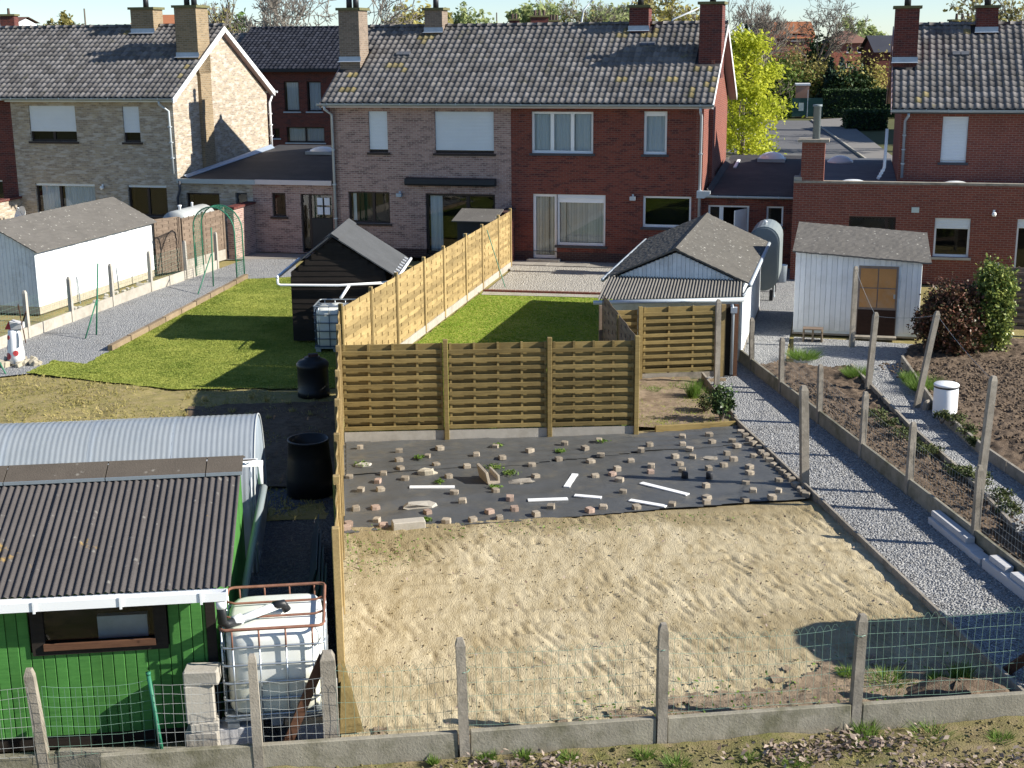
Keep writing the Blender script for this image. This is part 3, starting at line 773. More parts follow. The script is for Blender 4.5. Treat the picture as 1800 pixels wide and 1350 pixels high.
# ------------------------------------------------------------------ houses
def wall_y(mb, x0, x1, z0, z1, v, holes=(), d=0.13):
    """a wall facing the gardens (towards -v) with real openings"""
    xs = sorted({x0, x1, *[h[0] for h in holes], *[h[1] for h in holes]})
    zs = sorted({z0, z1, *[h[2] for h in holes], *[h[3] for h in holes]})
    for i in range(len(xs)-1):
        for j in range(len(zs)-1):
            cx, cz = (xs[i]+xs[i+1])/2, (zs[j]+zs[j+1])/2
            if any(h[0] < cx < h[1] and h[2] < cz < h[3] for h in holes): continue
            mb.add([(xs[i],v,zs[j]),(xs[i+1],v,zs[j]),(xs[i+1],v,zs[j+1]),(xs[i],v,zs[j+1])], [(0,1,2,3)])
    for a, b, c, e in [h[:4] for h in holes]:
        w = v+d
        mb.add([(a,v,c),(a,w,c),(a,w,e),(a,v,e)], [(0,1,2,3)])
        mb.add([(b,v,c),(b,w,c),(b,w,e),(b,v,e)], [(3,2,1,0)])
        mb.add([(a,v,e),(a,w,e),(b,w,e),(b,v,e)], [(0,1,2,3)])
        mb.add([(a,v,c),(a,w,c),(b,w,c),(b,v,c)], [(3,2,1,0)])
    return mb
def shutter_mesh(w, name='shutter_slat'):
    b = MB()
    b.add([(0,0,0),(w,0,0),(w,-0.010,0.022),(0,-0.010,0.022),(w,-0.004,0.046),(0,-0.004,0.046)], [(0,1,2,3),(3,2,4,5)])
    return b.mesh(name, m_shutter)
def window(house, x0, x1, z0, z1, v=0.0, frame=None, splits=(), shut=0.0, sill=True, curtain=None, fw_=0.06, inset=0.09, name='window', bars=(), blinds=None, sillmat=None, glaze=True, headbox=0.0, bottom=None):
    fm = frame or m_white
    y = v+inset
    zt = z1-headbox
    b = MB()
    b.box(x0,x0+fw_,y,y+0.06,z0,z1); b.box(x1-fw_,x1,y,y+0.06,z0,z1)
    b.box(x0+fw_,x1-fw_,y,y+0.06,z0,z0+fw_*1.2); b.box(x0+fw_,x1-fw_,y,y+0.06,zt-fw_,z1)
    edges = [x0+fw_]
    for s_ in splits:
        b.box(s_-fw_*0.8,s_+fw_*0.8,y-0.004,y+0.056,z0+fw_*1.2,zt-fw_); edges += [s_-fw_*0.8, s_+fw_*0.8]
    for zb in bars: b.box(x0+fw_,x1-fw_,y+0.004,y+0.05,zb-fw_*0.5,zb+fw_*0.5)
    edges.append(x1-fw_)
    w = b.build(name, fm, house)
    if bottom is not None:
        MB().box(x0+fw_,x1-fw_,y+0.01,y+0.05,z0+fw_*1.2,bottom).build('lower_panel', fm, w)
    zb0 = z0+fw_*1.2 if bottom is None else bottom
    ztop = zt-fw_
    if glaze and shut < 0.99:
        for i in range(0, len(edges), 2):
            MB().add([(edges[i],y+0.035,zb0),(edges[i+1],y+0.035,zb0),(edges[i+1],y+0.035,ztop),(edges[i],y+0.035,ztop)], [(0,1,2,3)]).build('pane', m_glass, w)
    # the room behind the pane
    r = MB(); y2 = y+0.9; X0, X1, Z0, Z1 = x0-0.3, x1+0.3, z0-0.3, z1+0.2; yb = y+0.062
    r.add([(X0,y2,Z0),(X1,y2,Z0),(X1,y2,Z1),(X0,y2,Z1)], [(0,1,2,3)])
    r.add([(X0,yb,Z0),(X0,y2,Z0),(X0,y2,Z1),(X0,yb,Z1)], [(0,1,2,3)]); r.add([(X1,yb,Z0),(X1,y2,Z0),(X1,y2,Z1),(X1,yb,Z1)], [(3,2,1,0)])
    r.add([(X0,yb,Z0),(X1,yb,Z0),(X1,y2,Z0),(X0,y2,Z0)], [(0,1,2,3)]); r.add([(X0,yb,Z1),(X1,yb,Z1),(X1,y2,Z1),(X0,y2,Z1)], [(3,2,1,0)])
    r.build('room', m_inside, w)
    if curtain:
        for a, c in curtain:
            n = max(8, int((c-a)/0.03))
            MB().sheet(lambda i, j: (a+(c-a)*i/n, y+0.13+0.022*math.sin(i*1.5)+0.01*math.sin(i*0.7), (zb0, ztop)[j]), n, 1).build('curtain', m_curtain, w, True)
    if blinds:
        a, c, gap = blinds
        me = MB().add([(0,0,0),(0.085,0.03,0),(0.085,0.03,ztop-zb0),(0,0,ztop-zb0)], [(0,1,2,3)]).mesh('blind_slat', m_blind)
        x = a
        while x < c-0.06:
            inst('blind_slat', me, w, (x, y+0.12, zb0), (0,0,random.uniform(-.12,.12))); x += gap
    if shut > 0:
        zs_ = z1-(z1-z0)*shut
        n = int((z1-zs_)/0.046); me = shutter_mesh(x1-x0-0.02)
        me2 = MB()
        for k in range(n): me2.add([(x0+0.01+p[0], y-0.03+p[1], z1-(k+1)*0.046+p[2]) for p in [tuple(q.co) for q in me.vertices]], [(0,1,2,3),(3,2,4,5)])
        bpy.data.meshes.remove(me)
        me2.build('roller_shutter', m_shutter, w)
    if sill:
        MB().box(x0-0.07,x1+0.07,v-0.06,v+inset+0.02,z0-0.075,z0-0.002).build('sill', sillmat or m_sill, w)
    return w

def gutter(house, x0, x1, v, z, mat=None, r=0.075, n=8):
    b = MB(); vs = []; fs = []
    for x in (x0, x1):
        for k in range(n+1):
            t = math.pi+math.pi*k/n
            vs.append((x, v+r*math.cos(t), z+r*math.sin(t)*1.1))
        for k in range(n+1):
            t = 2*math.pi-math.pi*k/n
            vs.append((x, v+(r-0.008)*math.cos(t), z+(r-0.008)*math.sin(t)*1.1))
    m = 2*(n+1)
    for k in range(m): fs.append((k, (k+1) % m, m+(k+1) % m, m+k))
    fs.append(tuple(range(m-1,-1,-1))); fs.append(tuple(range(m, 2*m)))
    b.add(vs, fs)
    x = x0+0.4
    while x < x1-0.1:
        b.box(x-0.015,x+0.015,v-r-0.006,v-r+0.004,z-0.06,z+0.02); x += 0.65
    return b.build('gutter', mat or m_zinc, house)
def pipe(house, pts, mat=None, r=0.045, name='downpipe'):
    o = MB().tube(pts, r, 10).build(name, mat or m_zincp, house, True)
    b = MB()
    a, c = Vector(pts[-2]), Vector(pts[-1])
    for k in range(1, 4):
        p = a.lerp(c, k/4); b.box(p.x-r-0.012,p.x+r+0.012,p.y-r-0.012,p.y+r+0.03,p.z-0.02,p.z+0.02)
    b.build('pipe_clip', mat or m_zincp, o)
    return o
def tile_geom(w, L):
    prof = [(0,0.002),(w*0.12,0.020),(w*0.26,0.036),(w*0.42,0.034),(w*0.56,0.016),(w*0.74,0.003),(w*1.0,0.000),(w*1.06,0.006)]
    n = len(prof)
    vs = [(x, 0.0, z+0.024) for x, z in prof]+[(x, L*1.04, z+0.002) for x, z in prof]+[(x, 0.004, z-0.004) for x, z in prof]
    fs = [(i, i+1, n+i+1, n+i) for i in range(n-1)]+[(2*n+i, 2*n+i+1, i+1, i) for i in range(n-1)]
    return vs, fs
def tiled_roof(house, x0, x1, ve, ze, vr, zr, mat, rows, w=0.207, nmax=300, lich=(), skip=(), flipped=False, verge=None):
    """front slope with every tile built; the nearest courses as single tiles, the rest joined"""
    L = math.hypot(vr-ve, zr-ze); ang = math.atan2(zr-ze, vr-ve); ex = L/rows
    base = MB()
    t = 0.05
    n = Vector((0, -math.sin(ang), math.cos(ang)))
    def at(x, s, h): return (x, ve+s*math.cos(ang)+n.y*h, ze+s*math.sin(ang)+n.z*h)
    base.add([at(x0,0,-0.012),at(x1,0,-0.012),at(x1,L,-0.012),at(x0,L,-0.012),at(x0,0,-t),at(x1,0,-t),at(x1,L,-t),at(x0,L,-t)],
             [(0,1,2,3),(7,6,5,4),(0,4,5,1),(1,5,6,2),(2,6,7,3),(3,7,4,0)])
    roof = base.build('roof', m_bitumen, house)
    cols = int((x1-x0)/w); w = (x1-x0)/cols
    vs, fs = tile_geom(w, ex)
    me = MB().add(vs, fs).mesh('roof_tile', mat, True); mel = MB().add(vs, fs).mesh('roof_tile', m_tile_l, True)
    rot = Matrix.Rotation(ang, 3, 'X')
    V = []; F = []; T = []; cnt = 0
    tv = np.array(vs); R_ = np.array(rot)
    for r in range(rows):
        for c in range(cols):
            x = x0+c*w
            s = r*ex
            jit = random.uniform(-0.004, 0.004)
            p = at(x, s, random.uniform(0, 0.004))
            if any(a < x+w/2 < b and e < p[1]+0.12 < g for a, b, e, g in skip): continue
            il = any(a < x+w/2 < b and e < s/L < g and random.random() < q for a, b, e, g, q in lich)
            if cnt < nmax or il:
                inst('roof_tile', mel if il else me, roof, (p[0], p[1], p[2]), (ang, 0, jit*3)); cnt += 1
            else:
                q = tv @ R_.T+np.array(p); V.append(q-np.array(OFF[house.name])); F.append(np.array(fs)+len(T)*len(vs)); T.append(random.random())
    if V:
        j = put('upper_roof_tiles', mesh_np('upper_roof_tiles', np.concatenate(V), np.concatenate(F), mat, np.repeat(T, len(vs)), True), roof)
        j['kind'] = 'stuff'
    # ridge tiles
    k = int((x1-x0)/0.36); rw = (x1-x0)/k
    rv = []; rf = []
    for i, (xx, rr) in enumerate(((0,0.115),(rw*0.9,0.10),(rw*0.9,0.125),(rw*1.04,0.125))):
        for a in range(7):
            th = math.pi*a/6; rv.append((xx, -rr*math.cos(th), rr*math.sin(th)*0.8))
    for i in range(3):
        for a in range(6): rf.append((i*7+a, i*7+a+1, i*7+8+a, i*7+7+a))
    rf.append((0,1,2,3,4,5,6)); rf.append((27,26,25,24,23,22,21))
    rme = MB().add(rv, rf).mesh('ridge_tile', mat, True)
    for i in range(k): inst('ridge_tile', rme, roof, (x0+i*rw, vr, zr+0.01), (random.uniform(-.03,.03), 0, 0))
    return roof
def back_slope(house, x0, x1, vr, zr, vb, ze, mat):
    n = Vector((0, zr-ze, vb-vr)).normalized()*0.06
    MB().add([(x0,vr,zr),(x1,vr,zr),(x1,vb,ze),(x0,vb,ze),(x0,vr-n.y*0,zr-0.07),(x1,vr,zr-0.07),(x1,vb,ze-0.07),(x0,vb,ze-0.07)],
             [(0,3,2,1),(4,5,6,7),(0,1,5,4),(1,2,6,5),(2,3,7,6),(3,0,4,7)]).build('rear_roof_slope', mat, house)
def chimney(house, x0, x1, v0, v1, zb, zt, mat, flash=True, flues=1, capmat=None, flash_z=None):
    c = MB().box(x0,x1,v0,v1,zb,zt).build('chimney', mat, house)
    MB().box(x0-0.07,x1+0.07,v0-0.07,v1+0.07,zt+0.002,zt+0.09).build('chimney_cap', capmat or m_moss, c)
    for k in range(flues):
        cx = x0+(x1-x0)*(k+1)/(flues+1); cy = (v0+v1)/2
        MB().lathe([(0.105,0.0),(0.10,0.32),(0.085,0.33),(0.085,0.52),(0.13,0.54),(0.13,0.58),(0.0,0.64)], 12, (cx,cy,zt+0.09), True, False).build('flue', m_black, c, True)
    if flash_z is not None:
        MB().add([(x0-0.03,v0-0.012,flash_z),(x1+0.03,v0-0.012,flash_z),(x1+0.03,v0-0.012,flash_z+0.15),(x0-0.03,v0-0.012,flash_z+0.15),
                  (x0-0.05,v0-0.17,flash_z-0.03),(x1+0.05,v0-0.17,flash_z-0.03)], [(0,1,2,3),(4,5,1,0)]).build('flashing', m_lead, c)
    return c
def gable(house, u, v0, v1, eave, vr, ridge, mat, th=0.25, side=1, name='gable_wall'):
    MB().poly([(u,v0,0),(u,v1,0),(u,v1,eave),(u,vr,ridge),(u,v0,eave)], (-th*side,0,0)).build(name, mat, house)
def wall_lamp(house, u, z, v, mat, globe=False):
    b = MB()
    if globe: b.lathe([(0.0,-0.07),(0.05,-0.055),(0.07,0.0),(0.05,0.055),(0.0,0.07)], 12, (u,v-0.1,z), False, False)
    else: b.box(u-0.09,u+0.09,v-0.17,v-0.02,z-0.07,z+0.05)
    b.box(u-0.03,u+0.03,v-0.03,v,z-0.04,z+0.12)
    return b.build('wall_lamp', mat, house)
def vent_tile(house, u, v, z, ang):
    b = MB(); rot = Matrix.Rotation(ang, 4, 'X')
    o = b.obox((u,v,z), (0.24,0.2,0.07), rot).obox((u+0.26,v,z), (0.24,0.2,0.07), rot).build('roof_vent', m_bitumen2, house)
EV, EZ, RV, RZ, DP = -0.32, 5.26, 4.0, 7.78, 8.0
ANG = math.atan2(RZ-EZ, RV-EV)
def roof_z(v): return EZ+(v-EV)*(RZ-EZ)/(RV-EV)

# --- pinkish brick house, left half of the middle pair
hp = thing('semi_detached_house', 'pinkish brick house with closed white shutters and black awning box, left half of middle pair', 'house', HOUSE, (-6.8,0,0), 'terraced houses behind the gardens')
holes = [(-5.42,-4.74,3.58,4.97),(-3.05,-0.99,3.58,4.97),(-6.25,-4.74,1.14,2.23),(-3.44,-0.97,0.12,2.22)]
wl = wall_y(MB(), -6.8, -0.4, 0.30, 5.2, 0.0, holes).build('wall', m_br_pink, hp)
wall_y(MB(), -6.8, -0.4, 0.0, 0.298, -0.012, [(-3.44,-0.97,0.12,0.298)]).build('plinth', m_br_plinth, hp)
gable(hp, -6.8, 0.0, DP, 5.15, RV, 7.62, m_br_pink, 0.25, -1)
MB().box(-6.55,-0.4,DP-0.25,DP-0.02,0,5.15).build('rear_wall', m_br_pink, hp)
window(hp, -5.42,-4.74,3.58,4.97, frame=m_dark, shut=0.93, sillmat=m_dark)
window(hp, -3.05,-0.99,3.58,4.97, frame=m_dark, shut=0.93, sillmat=m_dark)
window(hp, -6.25,-4.74,1.14,2.23, frame=m_dark, splits=(-5.35,), sillmat=m_dark, curtain=((-6.15,-6.02),))
window(hp, -3.44,-0.97,0.12,2.22, frame=m_dark, splits=(-1.95,), sillmat=m_dark, curtain=((-3.33,-2.9),), fw_=0.08, name='patio_door')
MB().poly([(-4.1,0,2.76),(-4.1,-0.26,2.72),(-4.1,-0.28,2.56),(-4.1,-0.22,2.50),(-4.1,0,2.52)], (3.19,0,0)).build('awning_box', m_black, hp)
rf = tiled_roof(hp, -7.02, -0.40, EV, EZ, RV, RZ, m_tile, 16, skip=((-7.1,-6.16,1.3,2.75),(-4.5,-3.75,3.5,5)),
      lich=((-5.5,-4.2,0.32,0.52,0.25),(-6.9,-5.8,0.1,0.38,0.18),(-4.6,-4.0,0.72,0.85,0.6)))
back_slope(hp, -7.02, -0.40, RV, RZ, DP+0.3, EZ, m_tile_b)
chimney(hp, -6.97,-6.22,1.55,2.45,6.0,8.33,m_br_chim, flues=2, flash_z=6.62); chimney(hp, -4.46,-3.80,3.55,4.25,7.2,8.34,m_br_chim, flash_z=7.60)
MB().box(-7.0,-0.4,EV-0.01,0.0,EZ-0.16,EZ-0.05).build('fascia', m_fascia, hp)
gutter(hp, -7.12,-0.33,EV-0.085,EZ-0.02)
pipe(hp, [(-6.85,EV-0.08,5.16),(-6.85,EV-0.08,5.06),(-6.72,-0.07,4.85),(-6.72,-0.07,0.1)])
MB().poly([(-7.04,EV-0.05,EZ-0.02),(-7.04,EV-0.05,EZ-0.17),(-7.04,RV,RZ-0.19),(-7.04,RV,RZ-0.04)], (0.03,0,0)).build('verge_board', m_soffit, hp)
vent_tile(hp, -5.0,2.3,roof_z(2.3)+0.06,ANG)
wall_lamp(hp, -4.35,2.16,0.0,m_lead)

# --- red brick house, right half of the middle pair
hr = thing('semi_detached_house', 'red brick house with white framed windows and garden door, right half of middle pair', 'house', HOUSE, (-0.4,0,0), 'terraced houses behind the gardens')
holes = [(0.31,2.39,3.62,4.98),(4.06,4.82,3.62,5.0),(0.34,1.17,0.10,2.27),(1.17,2.82,0.56,2.27),(4.07,5.66,1.24,2.27)]
wall_y(MB(), -0.398, 6.0, 0.34, 5.2, 0.002, holes).build('wall', m_br_red, hr)
wall_y(MB(), -0.398, 6.0, 0.0, 0.338, -0.010, [(0.34,1.17,0.10,0.338)]).build('plinth', m_br_plinth, hr)
gable(hr, 6.0, 0.0, DP, 5.15, RV, 7.62, m_br_red2, 0.25, 1)
MB().box(6.002,6.12,1.75,2.75,0,6.6).build('chimney_breast', m_br_red2, hr)
MB().box(-0.39,5.75,DP-0.25,DP-0.02,0,5.15).build('rear_wall', m_br_red2, hr)
window(hr, 0.31,2.39,3.62,4.98, fw_=0.075, splits=(1.0,1.68), curtain=((0.36,0.93),(1.06,1.62),(1.75,2.33)))
window(hr, 4.06,4.82,3.62,5.0, fw_=0.075, curtain=((4.12,4.76),), headbox=0.08)
window(hr, 0.34,1.17,0.10,2.27, fw_=0.09, blinds=(0.42,1.1,0.10), sill=False, name='garden_door', bottom=None)
window(hr, 1.17,2.82,0.56,2.27, fw_=0.075, blinds=(1.25,2.76,0.094), headbox=0.2, shut=0.1)
window(hr, 4.07,5.66,1.24,2.27, fw_=0.07)
MB().box(0.2,1.3,-0.35,-0.012,0.0,0.10).build('door_step', m_concl, hr)
tiled_roof(hr, -0.40, 6.30, EV, EZ, RV, RZ, m_tile, 16, skip=((5.5,6.4,1.6,2.95),(2.85,3.7,3.5,5)),
      lich=((5.4,6.3,0.36,0.48,0.9),(3.4,3.9,0.80,0.92,0.8),(2.6,3.0,0.78,0.9,0.7),(4.5,6.2,0.0,0.34,0.2),(2.6,4.4,0.1,0.34,0.12)))
back_slope(hr, -0.40, 6.30, RV, RZ, DP+0.3, EZ, m_tile_b)
chimney(hr, 2.95,3.63,3.55,4.25,7.2,8.33,m_br_dark, flash_z=7.58); chimney(hr, 5.58,6.32,1.78,2.78,6.0,8.36,m_br_dark, capmat=m_moss)
MB().box(-0.398,6.28,EV-0.01,0.0,EZ-0.16,EZ-0.05).build('fascia', m_fascia, hr)
gutter(hr, -0.33,6.36,EV-0.088,EZ-0.03)
pipe(hr, [(5.93,EV-0.08,5.14),(5.93,EV-0.08,5.0),(5.93,-0.08,4.85),(5.93,-0.08,0.1)])
MB().poly([(5.85,-0.02,2.25),(6.1,-0.02,2.25),(6.28,-0.02,2.38),(6.28,-0.02,2.48),(5.85,-0.02,2.48)], (0,-0.18,0)).build('rain_head', m_zincp, hr)
MB().poly([(6.30,EV-0.05,EZ-0.02),(6.30,EV-0.05,EZ-0.17),(6.30,RV,RZ-0.19),(6.30,RV,RZ-0.04)], (0.03,0,0)).build('verge_board', m_white, hr)
MB().poly([(6.30,RV,RZ-0.04),(6.30,RV,RZ-0.24),(6.30,DP+0.3,EZ-0.24),(6.30,DP+0.3,EZ-0.02)], (0.03,0,0)).build('verge_board', m_white, hr)
MB().poly([(6.02,RV,RZ-0.2),(6.28,RV,RZ-0.2),(6.28,DP+0.28,EZ-0.2),(6.02,DP+0.28,EZ-0.2)], (0,0,-0.02)).build('soffit', m_soffit, hr)
vent_tile(hr, 3.6,2.75,roof_z(2.75)+0.06,ANG)
wall_lamp(hr, 3.74,2.2,0.0,m_zincp)
# short garden wall between the two
w_ = thing('garden_wall', 'low dark red brick wall running from the red house to the new fence', 'wall', HOUSE, (-0.4,-1.3,0))
MB().box(-0.52,-0.28,-1.35,-0.02,0,1.72).build('wall', m_br_dark, w_)
MB().box(-0.56,-0.24,-1.38,-0.02,1.722,1.79).build('coping', m_br_plinth, w_)

# --- buff brick house on the left
hb = thing('gabled_house', 'buff mottled brick house with bright sunlit gable wall and two chimneys at left', 'house', HOUSE, (-19.25,0,0), 'terraced houses behind the gardens')
ez, rz = 5.42, 7.9
holes = [(-18.53,-16.63,3.84,5.12),(-14.74,-14.08,3.84,5.1),(-18.53,-16.08,0.7,2.32),(-14.75,-13.2,1.18,2.32)]
wall_y(MB(), -19.25, -12.73, 0.0, 5.36, 0.0, holes).build('wall', m_br_buff, hb)
gable(hb, -12.73, 0.002, DP, 5.3, RV, 7.74, m_br_buff, 0.25, 1)
MB().box(-12.728,-12.60,2.0,2.85,0,7.0).build('chimney_breast', m_br_buffc, hb)
MB().box(-19.2,-13.0,DP-0.25,DP-0.02,0,5.3).build('rear_wall', m_br_buff, hb)
window(hb, -18.53,-16.63,3.84,5.12, frame=m_dark, shut=0.74, splits=(-17.6,), sillmat=m_dark)
window(hb, -14.74,-14.08,3.84,5.1, frame=m_dark, shut=0.74, sillmat=m_dark)
window(hb, -18.53,-16.08,0.7,2.32, frame=m_dark, splits=(-17.55,), shut=0.07, curtain=((-18.4,-17.65),(-17.45,-16.15)), sill=False, name='garden_door')
window(hb, -14.75,-13.2,1.18,2.32, frame=m_dark, splits=(-13.98,), shut=0.09, sillmat=m_dark)
a2 = math.atan2(rz-ez, RV-EV)
EZ_, RZ_ = EZ, RZ
tiled_roof(hb, -19.6, -12.52, EV, ez, RV, rz, m_tile, 16, skip=((-13.5,-12.6,1.7,3.0),(-16.15,-15.15,3.5,5)),
      lich=((-13.6,-12.5,0.15,0.42,0.25),(-16.4,-15.8,0.72,0.9,0.35),(-14.4,-13.7,0.2,0.34,0.2)))
back_slope(hb, -19.6, -12.52, RV, rz, DP+0.3, ez, m_tile_b)
chimney(hb, -13.46,-12.6,1.95,2.9,6.2,8.52,m_br_buffc, flues=2, flash_z=6.80); chimney(hb, -16.12,-15.18,3.55,4.3,7.3,8.52,m_br_buffc, flash_z=7.68)
MB().box(-19.25,-12.56,EV-0.01,0.0,ez-0.15,ez-0.06).build('fascia', m_whitep, hb)
gutter(hb, -19.3,-12.5,EV-0.09,ez-0.02)
pipe(hb, [(-13.05,EV-0.08,5.3),(-13.05,EV-0.08,5.2),(-12.87,-0.08,4.95),(-12.84,-0.08,2.75)])
for (va, za, vb, zb_) in ((EV-0.06,ez,RV,rz),(RV,rz,DP+0.32,ez-0.02)):
    MB().poly([(-12.52,va,za-0.02),(-12.52,va,za-0.2),(-12.52,vb,zb_-0.24),(-12.52,vb,zb_-0.02)], (0.035,0,0)).build('verge_board', m_white, hb)
MB().poly([(-12.72,RV,rz-0.2),(-12.53,RV,rz-0.2),(-12.53,DP+0.3,ez-0.2),(-12.72,DP+0.3,ez-0.2)], (0,0,-0.02)).build('soffit', m_soffit, hb)
gutter(hb, -13.2,-12.42,DP+0.38,ez-0.06, m_white)
pipe(hb, [(-12.62,DP+0.36,ez-0.12),(-12.62,DP+0.3,ez-0.25),(-12.62,DP+0.02,4.9),(-12.62,DP+0.02,3.1)], m_white)
wall_lamp(hb, -15.75,2.2,0.0,m_lamp, True)

# --- red house at the far left edge
hl = thing('terraced_house', 'dark red brick house cut by the left edge of the picture', 'house', HOUSE, (-26,0,0), 'terraced houses behind the gardens')
wall_y(MB(), -26, -19.252, 0.0, 5.36, 0.003, [(-21.5,-19.9,1.2,2.4)]).build('wall', m_br_dark, hl)
window(hl, -21.5,-19.9,1.2,2.4, frame=m_white)
MB().box(-26,-19.26,DP-0.25,DP-0.02,0,5.3).build('rear_wall', m_br_dark, hl)
MB().box(-26,-25.7,0.05,DP-0.3,0,5.3).build('side_wall', m_br_dark, hl)
tiled_roof(hl, -26.2, -19.6, EV, ez, RV, rz, m_tile, 16, nmax=60)
back_slope(hl, -26.2, -19.6, RV, rz, DP+0.3, ez, m_tile_b)
gutter(hl, -26.2,-19.32,EV-0.09,ez-0.02)
g_ = thing('garden_wall', 'sunlit brick garden wall stub with yellow lantern at far left edge', 'wall', HOUSE, (-19.3,-2,0))
MB().box(-19.42,-19.17,-2.2,-0.02,0,1.75).build('wall', m_br_buff, g_); MB().box(-19.46,-19.12,-2.24,-0.02,1.752,1.83).build('coping', m_br_dark, g_)
MB().box(-19.36,-19.22,-1.6,-1.46,1.832,2.35).box(-19.39,-19.19,-1.63,-1.43,2.352,2.42).build('lantern', m_orange, g_)
d_ = thing('satellite_dish', 'small pale satellite dish behind the long white shed', 'dish', WORLD, (0,0,0))
x, z = onv(40,377,-1.2)
MB().lathe([(0.02,0.0),(0.14,0.02),(0.26,0.07),(0.33,0.13)], 18, (0,0,0), True, False).build('bowl', m_whitep, d_, True)
MB().tube([(0,0,0.02),(0,0.2,0.25)], 0.012, 6).lathe([(0.03,0.0),(0.03,0.06)],8,(0,0.2,0.25)).build('arm', m_galv, d_)
MB().tube([(0,0,0),(0,-0.3,-0.1),(0,-1.4,-0.75)], 0.02, 6).build('mast', m_galv, d_)
d_.location = fw(HOUSE, (x,-1.2,z-0.05)); d_.rotation_euler = (math.radians(65), 0, math.radians(-40))

# --- flat roofed annex between the buff and the pinkish house
an = thing('flat_roof_annex', 'low flat roofed garage annex between the buff and pinkish houses', 'annex', HOUSE, (-12.7,0,0))
h1 = [(-12.5,-11.2,1.2,2.06),(-10.58,-10.12,1.3,2.1)]; h2 = [(-9.18,-8.66,1.28,2.12),(-8.1,-6.9,0.02,2.1)]
wall_y(MB(), -12.728, -9.9, 0.0, 2.42, 0.12, h1).build('wall', m_br_buff, an)
wall_y(MB(), -9.9, -6.802, 0.0, 2.42, 0.12, h2).build('wall', m_br_pink, an)
window(an, -12.5,-11.2,1.2,2.06, 0.12, frame=m_dark, sill=False); window(an, -10.58,-10.12,1.3,2.1, 0.12, frame=m_sill, sill=False)
window(an, -9.18,-8.66,1.28,2.12, 0.12, frame=m_dark, sillmat=m_dark)
dr = window(an, -8.1,-6.9,0.02,2.1, 0.12, frame=m_dark, splits=(-7.78,), sill=False, name='door', fw_=0.05)
MB().box(-7.73,-6.96,0.2,0.25,0.1,1.25).build('lower_panel', m_black, dr)
for i in range(2):
    for j in range(2): MB().box(-7.5+i*0.27,-7.30+i*0.27,0.19,0.215,1.38+j*0.33,1.64+j*0.33).build('small_pane', m_curtain, dr)
MB().add([(-12.72,-0.02,2.56),(-6.81,-0.02,2.56),(-6.81,9.0,3.12),(-12.72,9.0,3.12),(-12.72,-0.02,2.43),(-6.81,-0.02,2.43),(-6.81,9.0,2.95),(-12.72,9.0,2.95)],
         [(0,1,2,3),(7,6,5,4),(0,4,5,1),(1,5,6,2),(2,6,7,3),(3,7,4,0)]).build('roof', m_bitumen, an)
MB().box(-12.7,-6.82,8.6,8.85,0,2.95).build('rear_wall', m_br_buff, an)
MB().box(-12.72,-9.7,-0.12,-0.022,2.42,2.58).build('fascia', m_zinc, an); MB().box(-9.698,-6.83,-0.11,-0.022,2.43,2.59).build('fascia', m_fascia, an)
MB().poly([(-12.59,0.2,2.66),(-12.45,0.2,2.585),(-12.45,7.9,3.07),(-12.59,7.9,3.2)], (0,0,0.02)).build('flashing', m_lead, an)
sk = MB().box(-10.4,-9.3,6.2,7.2,2.96,3.08).build('skylight_kerb', m_zinc, an)
MB().lathe([(0.52,0),(0.48,0.05),(0.36,0.11),(0.2,0.15),(0.0,0.165)], 16, (-9.85,6.7,3.08), False, False).build('skylight_dome', m_dome, an, True)
pipe(an, [(-12.6,-0.14,2.5),(-12.6,-0.14,2.2),(-12.72,-0.12,1.9),(-12.72,-0.12,0.1)], m_sill)
pw = thing('garden_wall', 'pinkish brick garden wall stub with tiled coping beside the green arch', 'wall', HOUSE, (-10,-1,0))
MB().box(-10.12,-9.86,-1.6,0.10,0,1.72).build('wall', m_br_pink, pw); MB().box(-10.18,-9.80,-1.66,0.10,1.722,1.80).build('coping', m_br_dark, pw)

# --- flat roofed annex right of the red house
ar = thing('flat_roof_annex', 'low flat roofed annex with open white door between the red houses', 'annex', HOUSE, (6.0,0,0))
wall_y(MB(), 6.002, 8.99, 0.0, 2.22, 0.12, [(6.2,7.53,0.02,2.0),(8.08,8.62,1.35,2.0)]).build('wall', m_br_red, ar)
window(ar, 6.2,6.62,0.02,2.0, 0.12, sill=False, name='side_light'); window(ar, 8.08,8.62,1.35,2.0, 0.12, sill=True)
dw = MB().box(6.622,6.69,0.2,0.27,0.02,2.0).box(7.46,7.53,0.2,0.27,0.02,2.0).box(6.69,7.46,0.2,0.27,1.94,2.0).build('door_frame', m_white, ar)
MB().box(6.69,7.46,1.1,1.12,0.0,2.2).build('dim_hall', m_inside, dw)
lf = MB().bar((7.44,0.16,0.98), (7.12,-0.5,0.98), 0.04, 1.86).build('open_door', m_whitep, dw)
MB().box(7.15,7.2,-0.52,-0.46,0.98,1.02).build('handle', m_galv, lf)
MB().add([(6.13,-0.02,2.36),(8.99,-0.02,2.36),(8.99,9.0,2.92),(6.13,9.0,2.92),(6.13,-0.02,2.24),(8.99,-0.02,2.24),(8.99,9.0,2.78),(6.13,9.0,2.78)],
         [(0,1,2,3),(7,6,5,4),(0,4,5,1),(1,5,6,2),(2,6,7,3),(3,7,4,0)]).build('roof', m_bitumen, ar)
MB().box(6.05,8.98,8.6,8.85,0,2.75).build('rear_wall', m_br_red, ar)
gutter(ar, 6.12,8.97,-0.1,2.33, m_zincp, 0.06)
x, z = 7.75, 2.83
MB().box(x-0.5,x+0.5,7.1,8.1,z-0.02,z+0.1).build('skylight_kerb', m_zinc, ar)
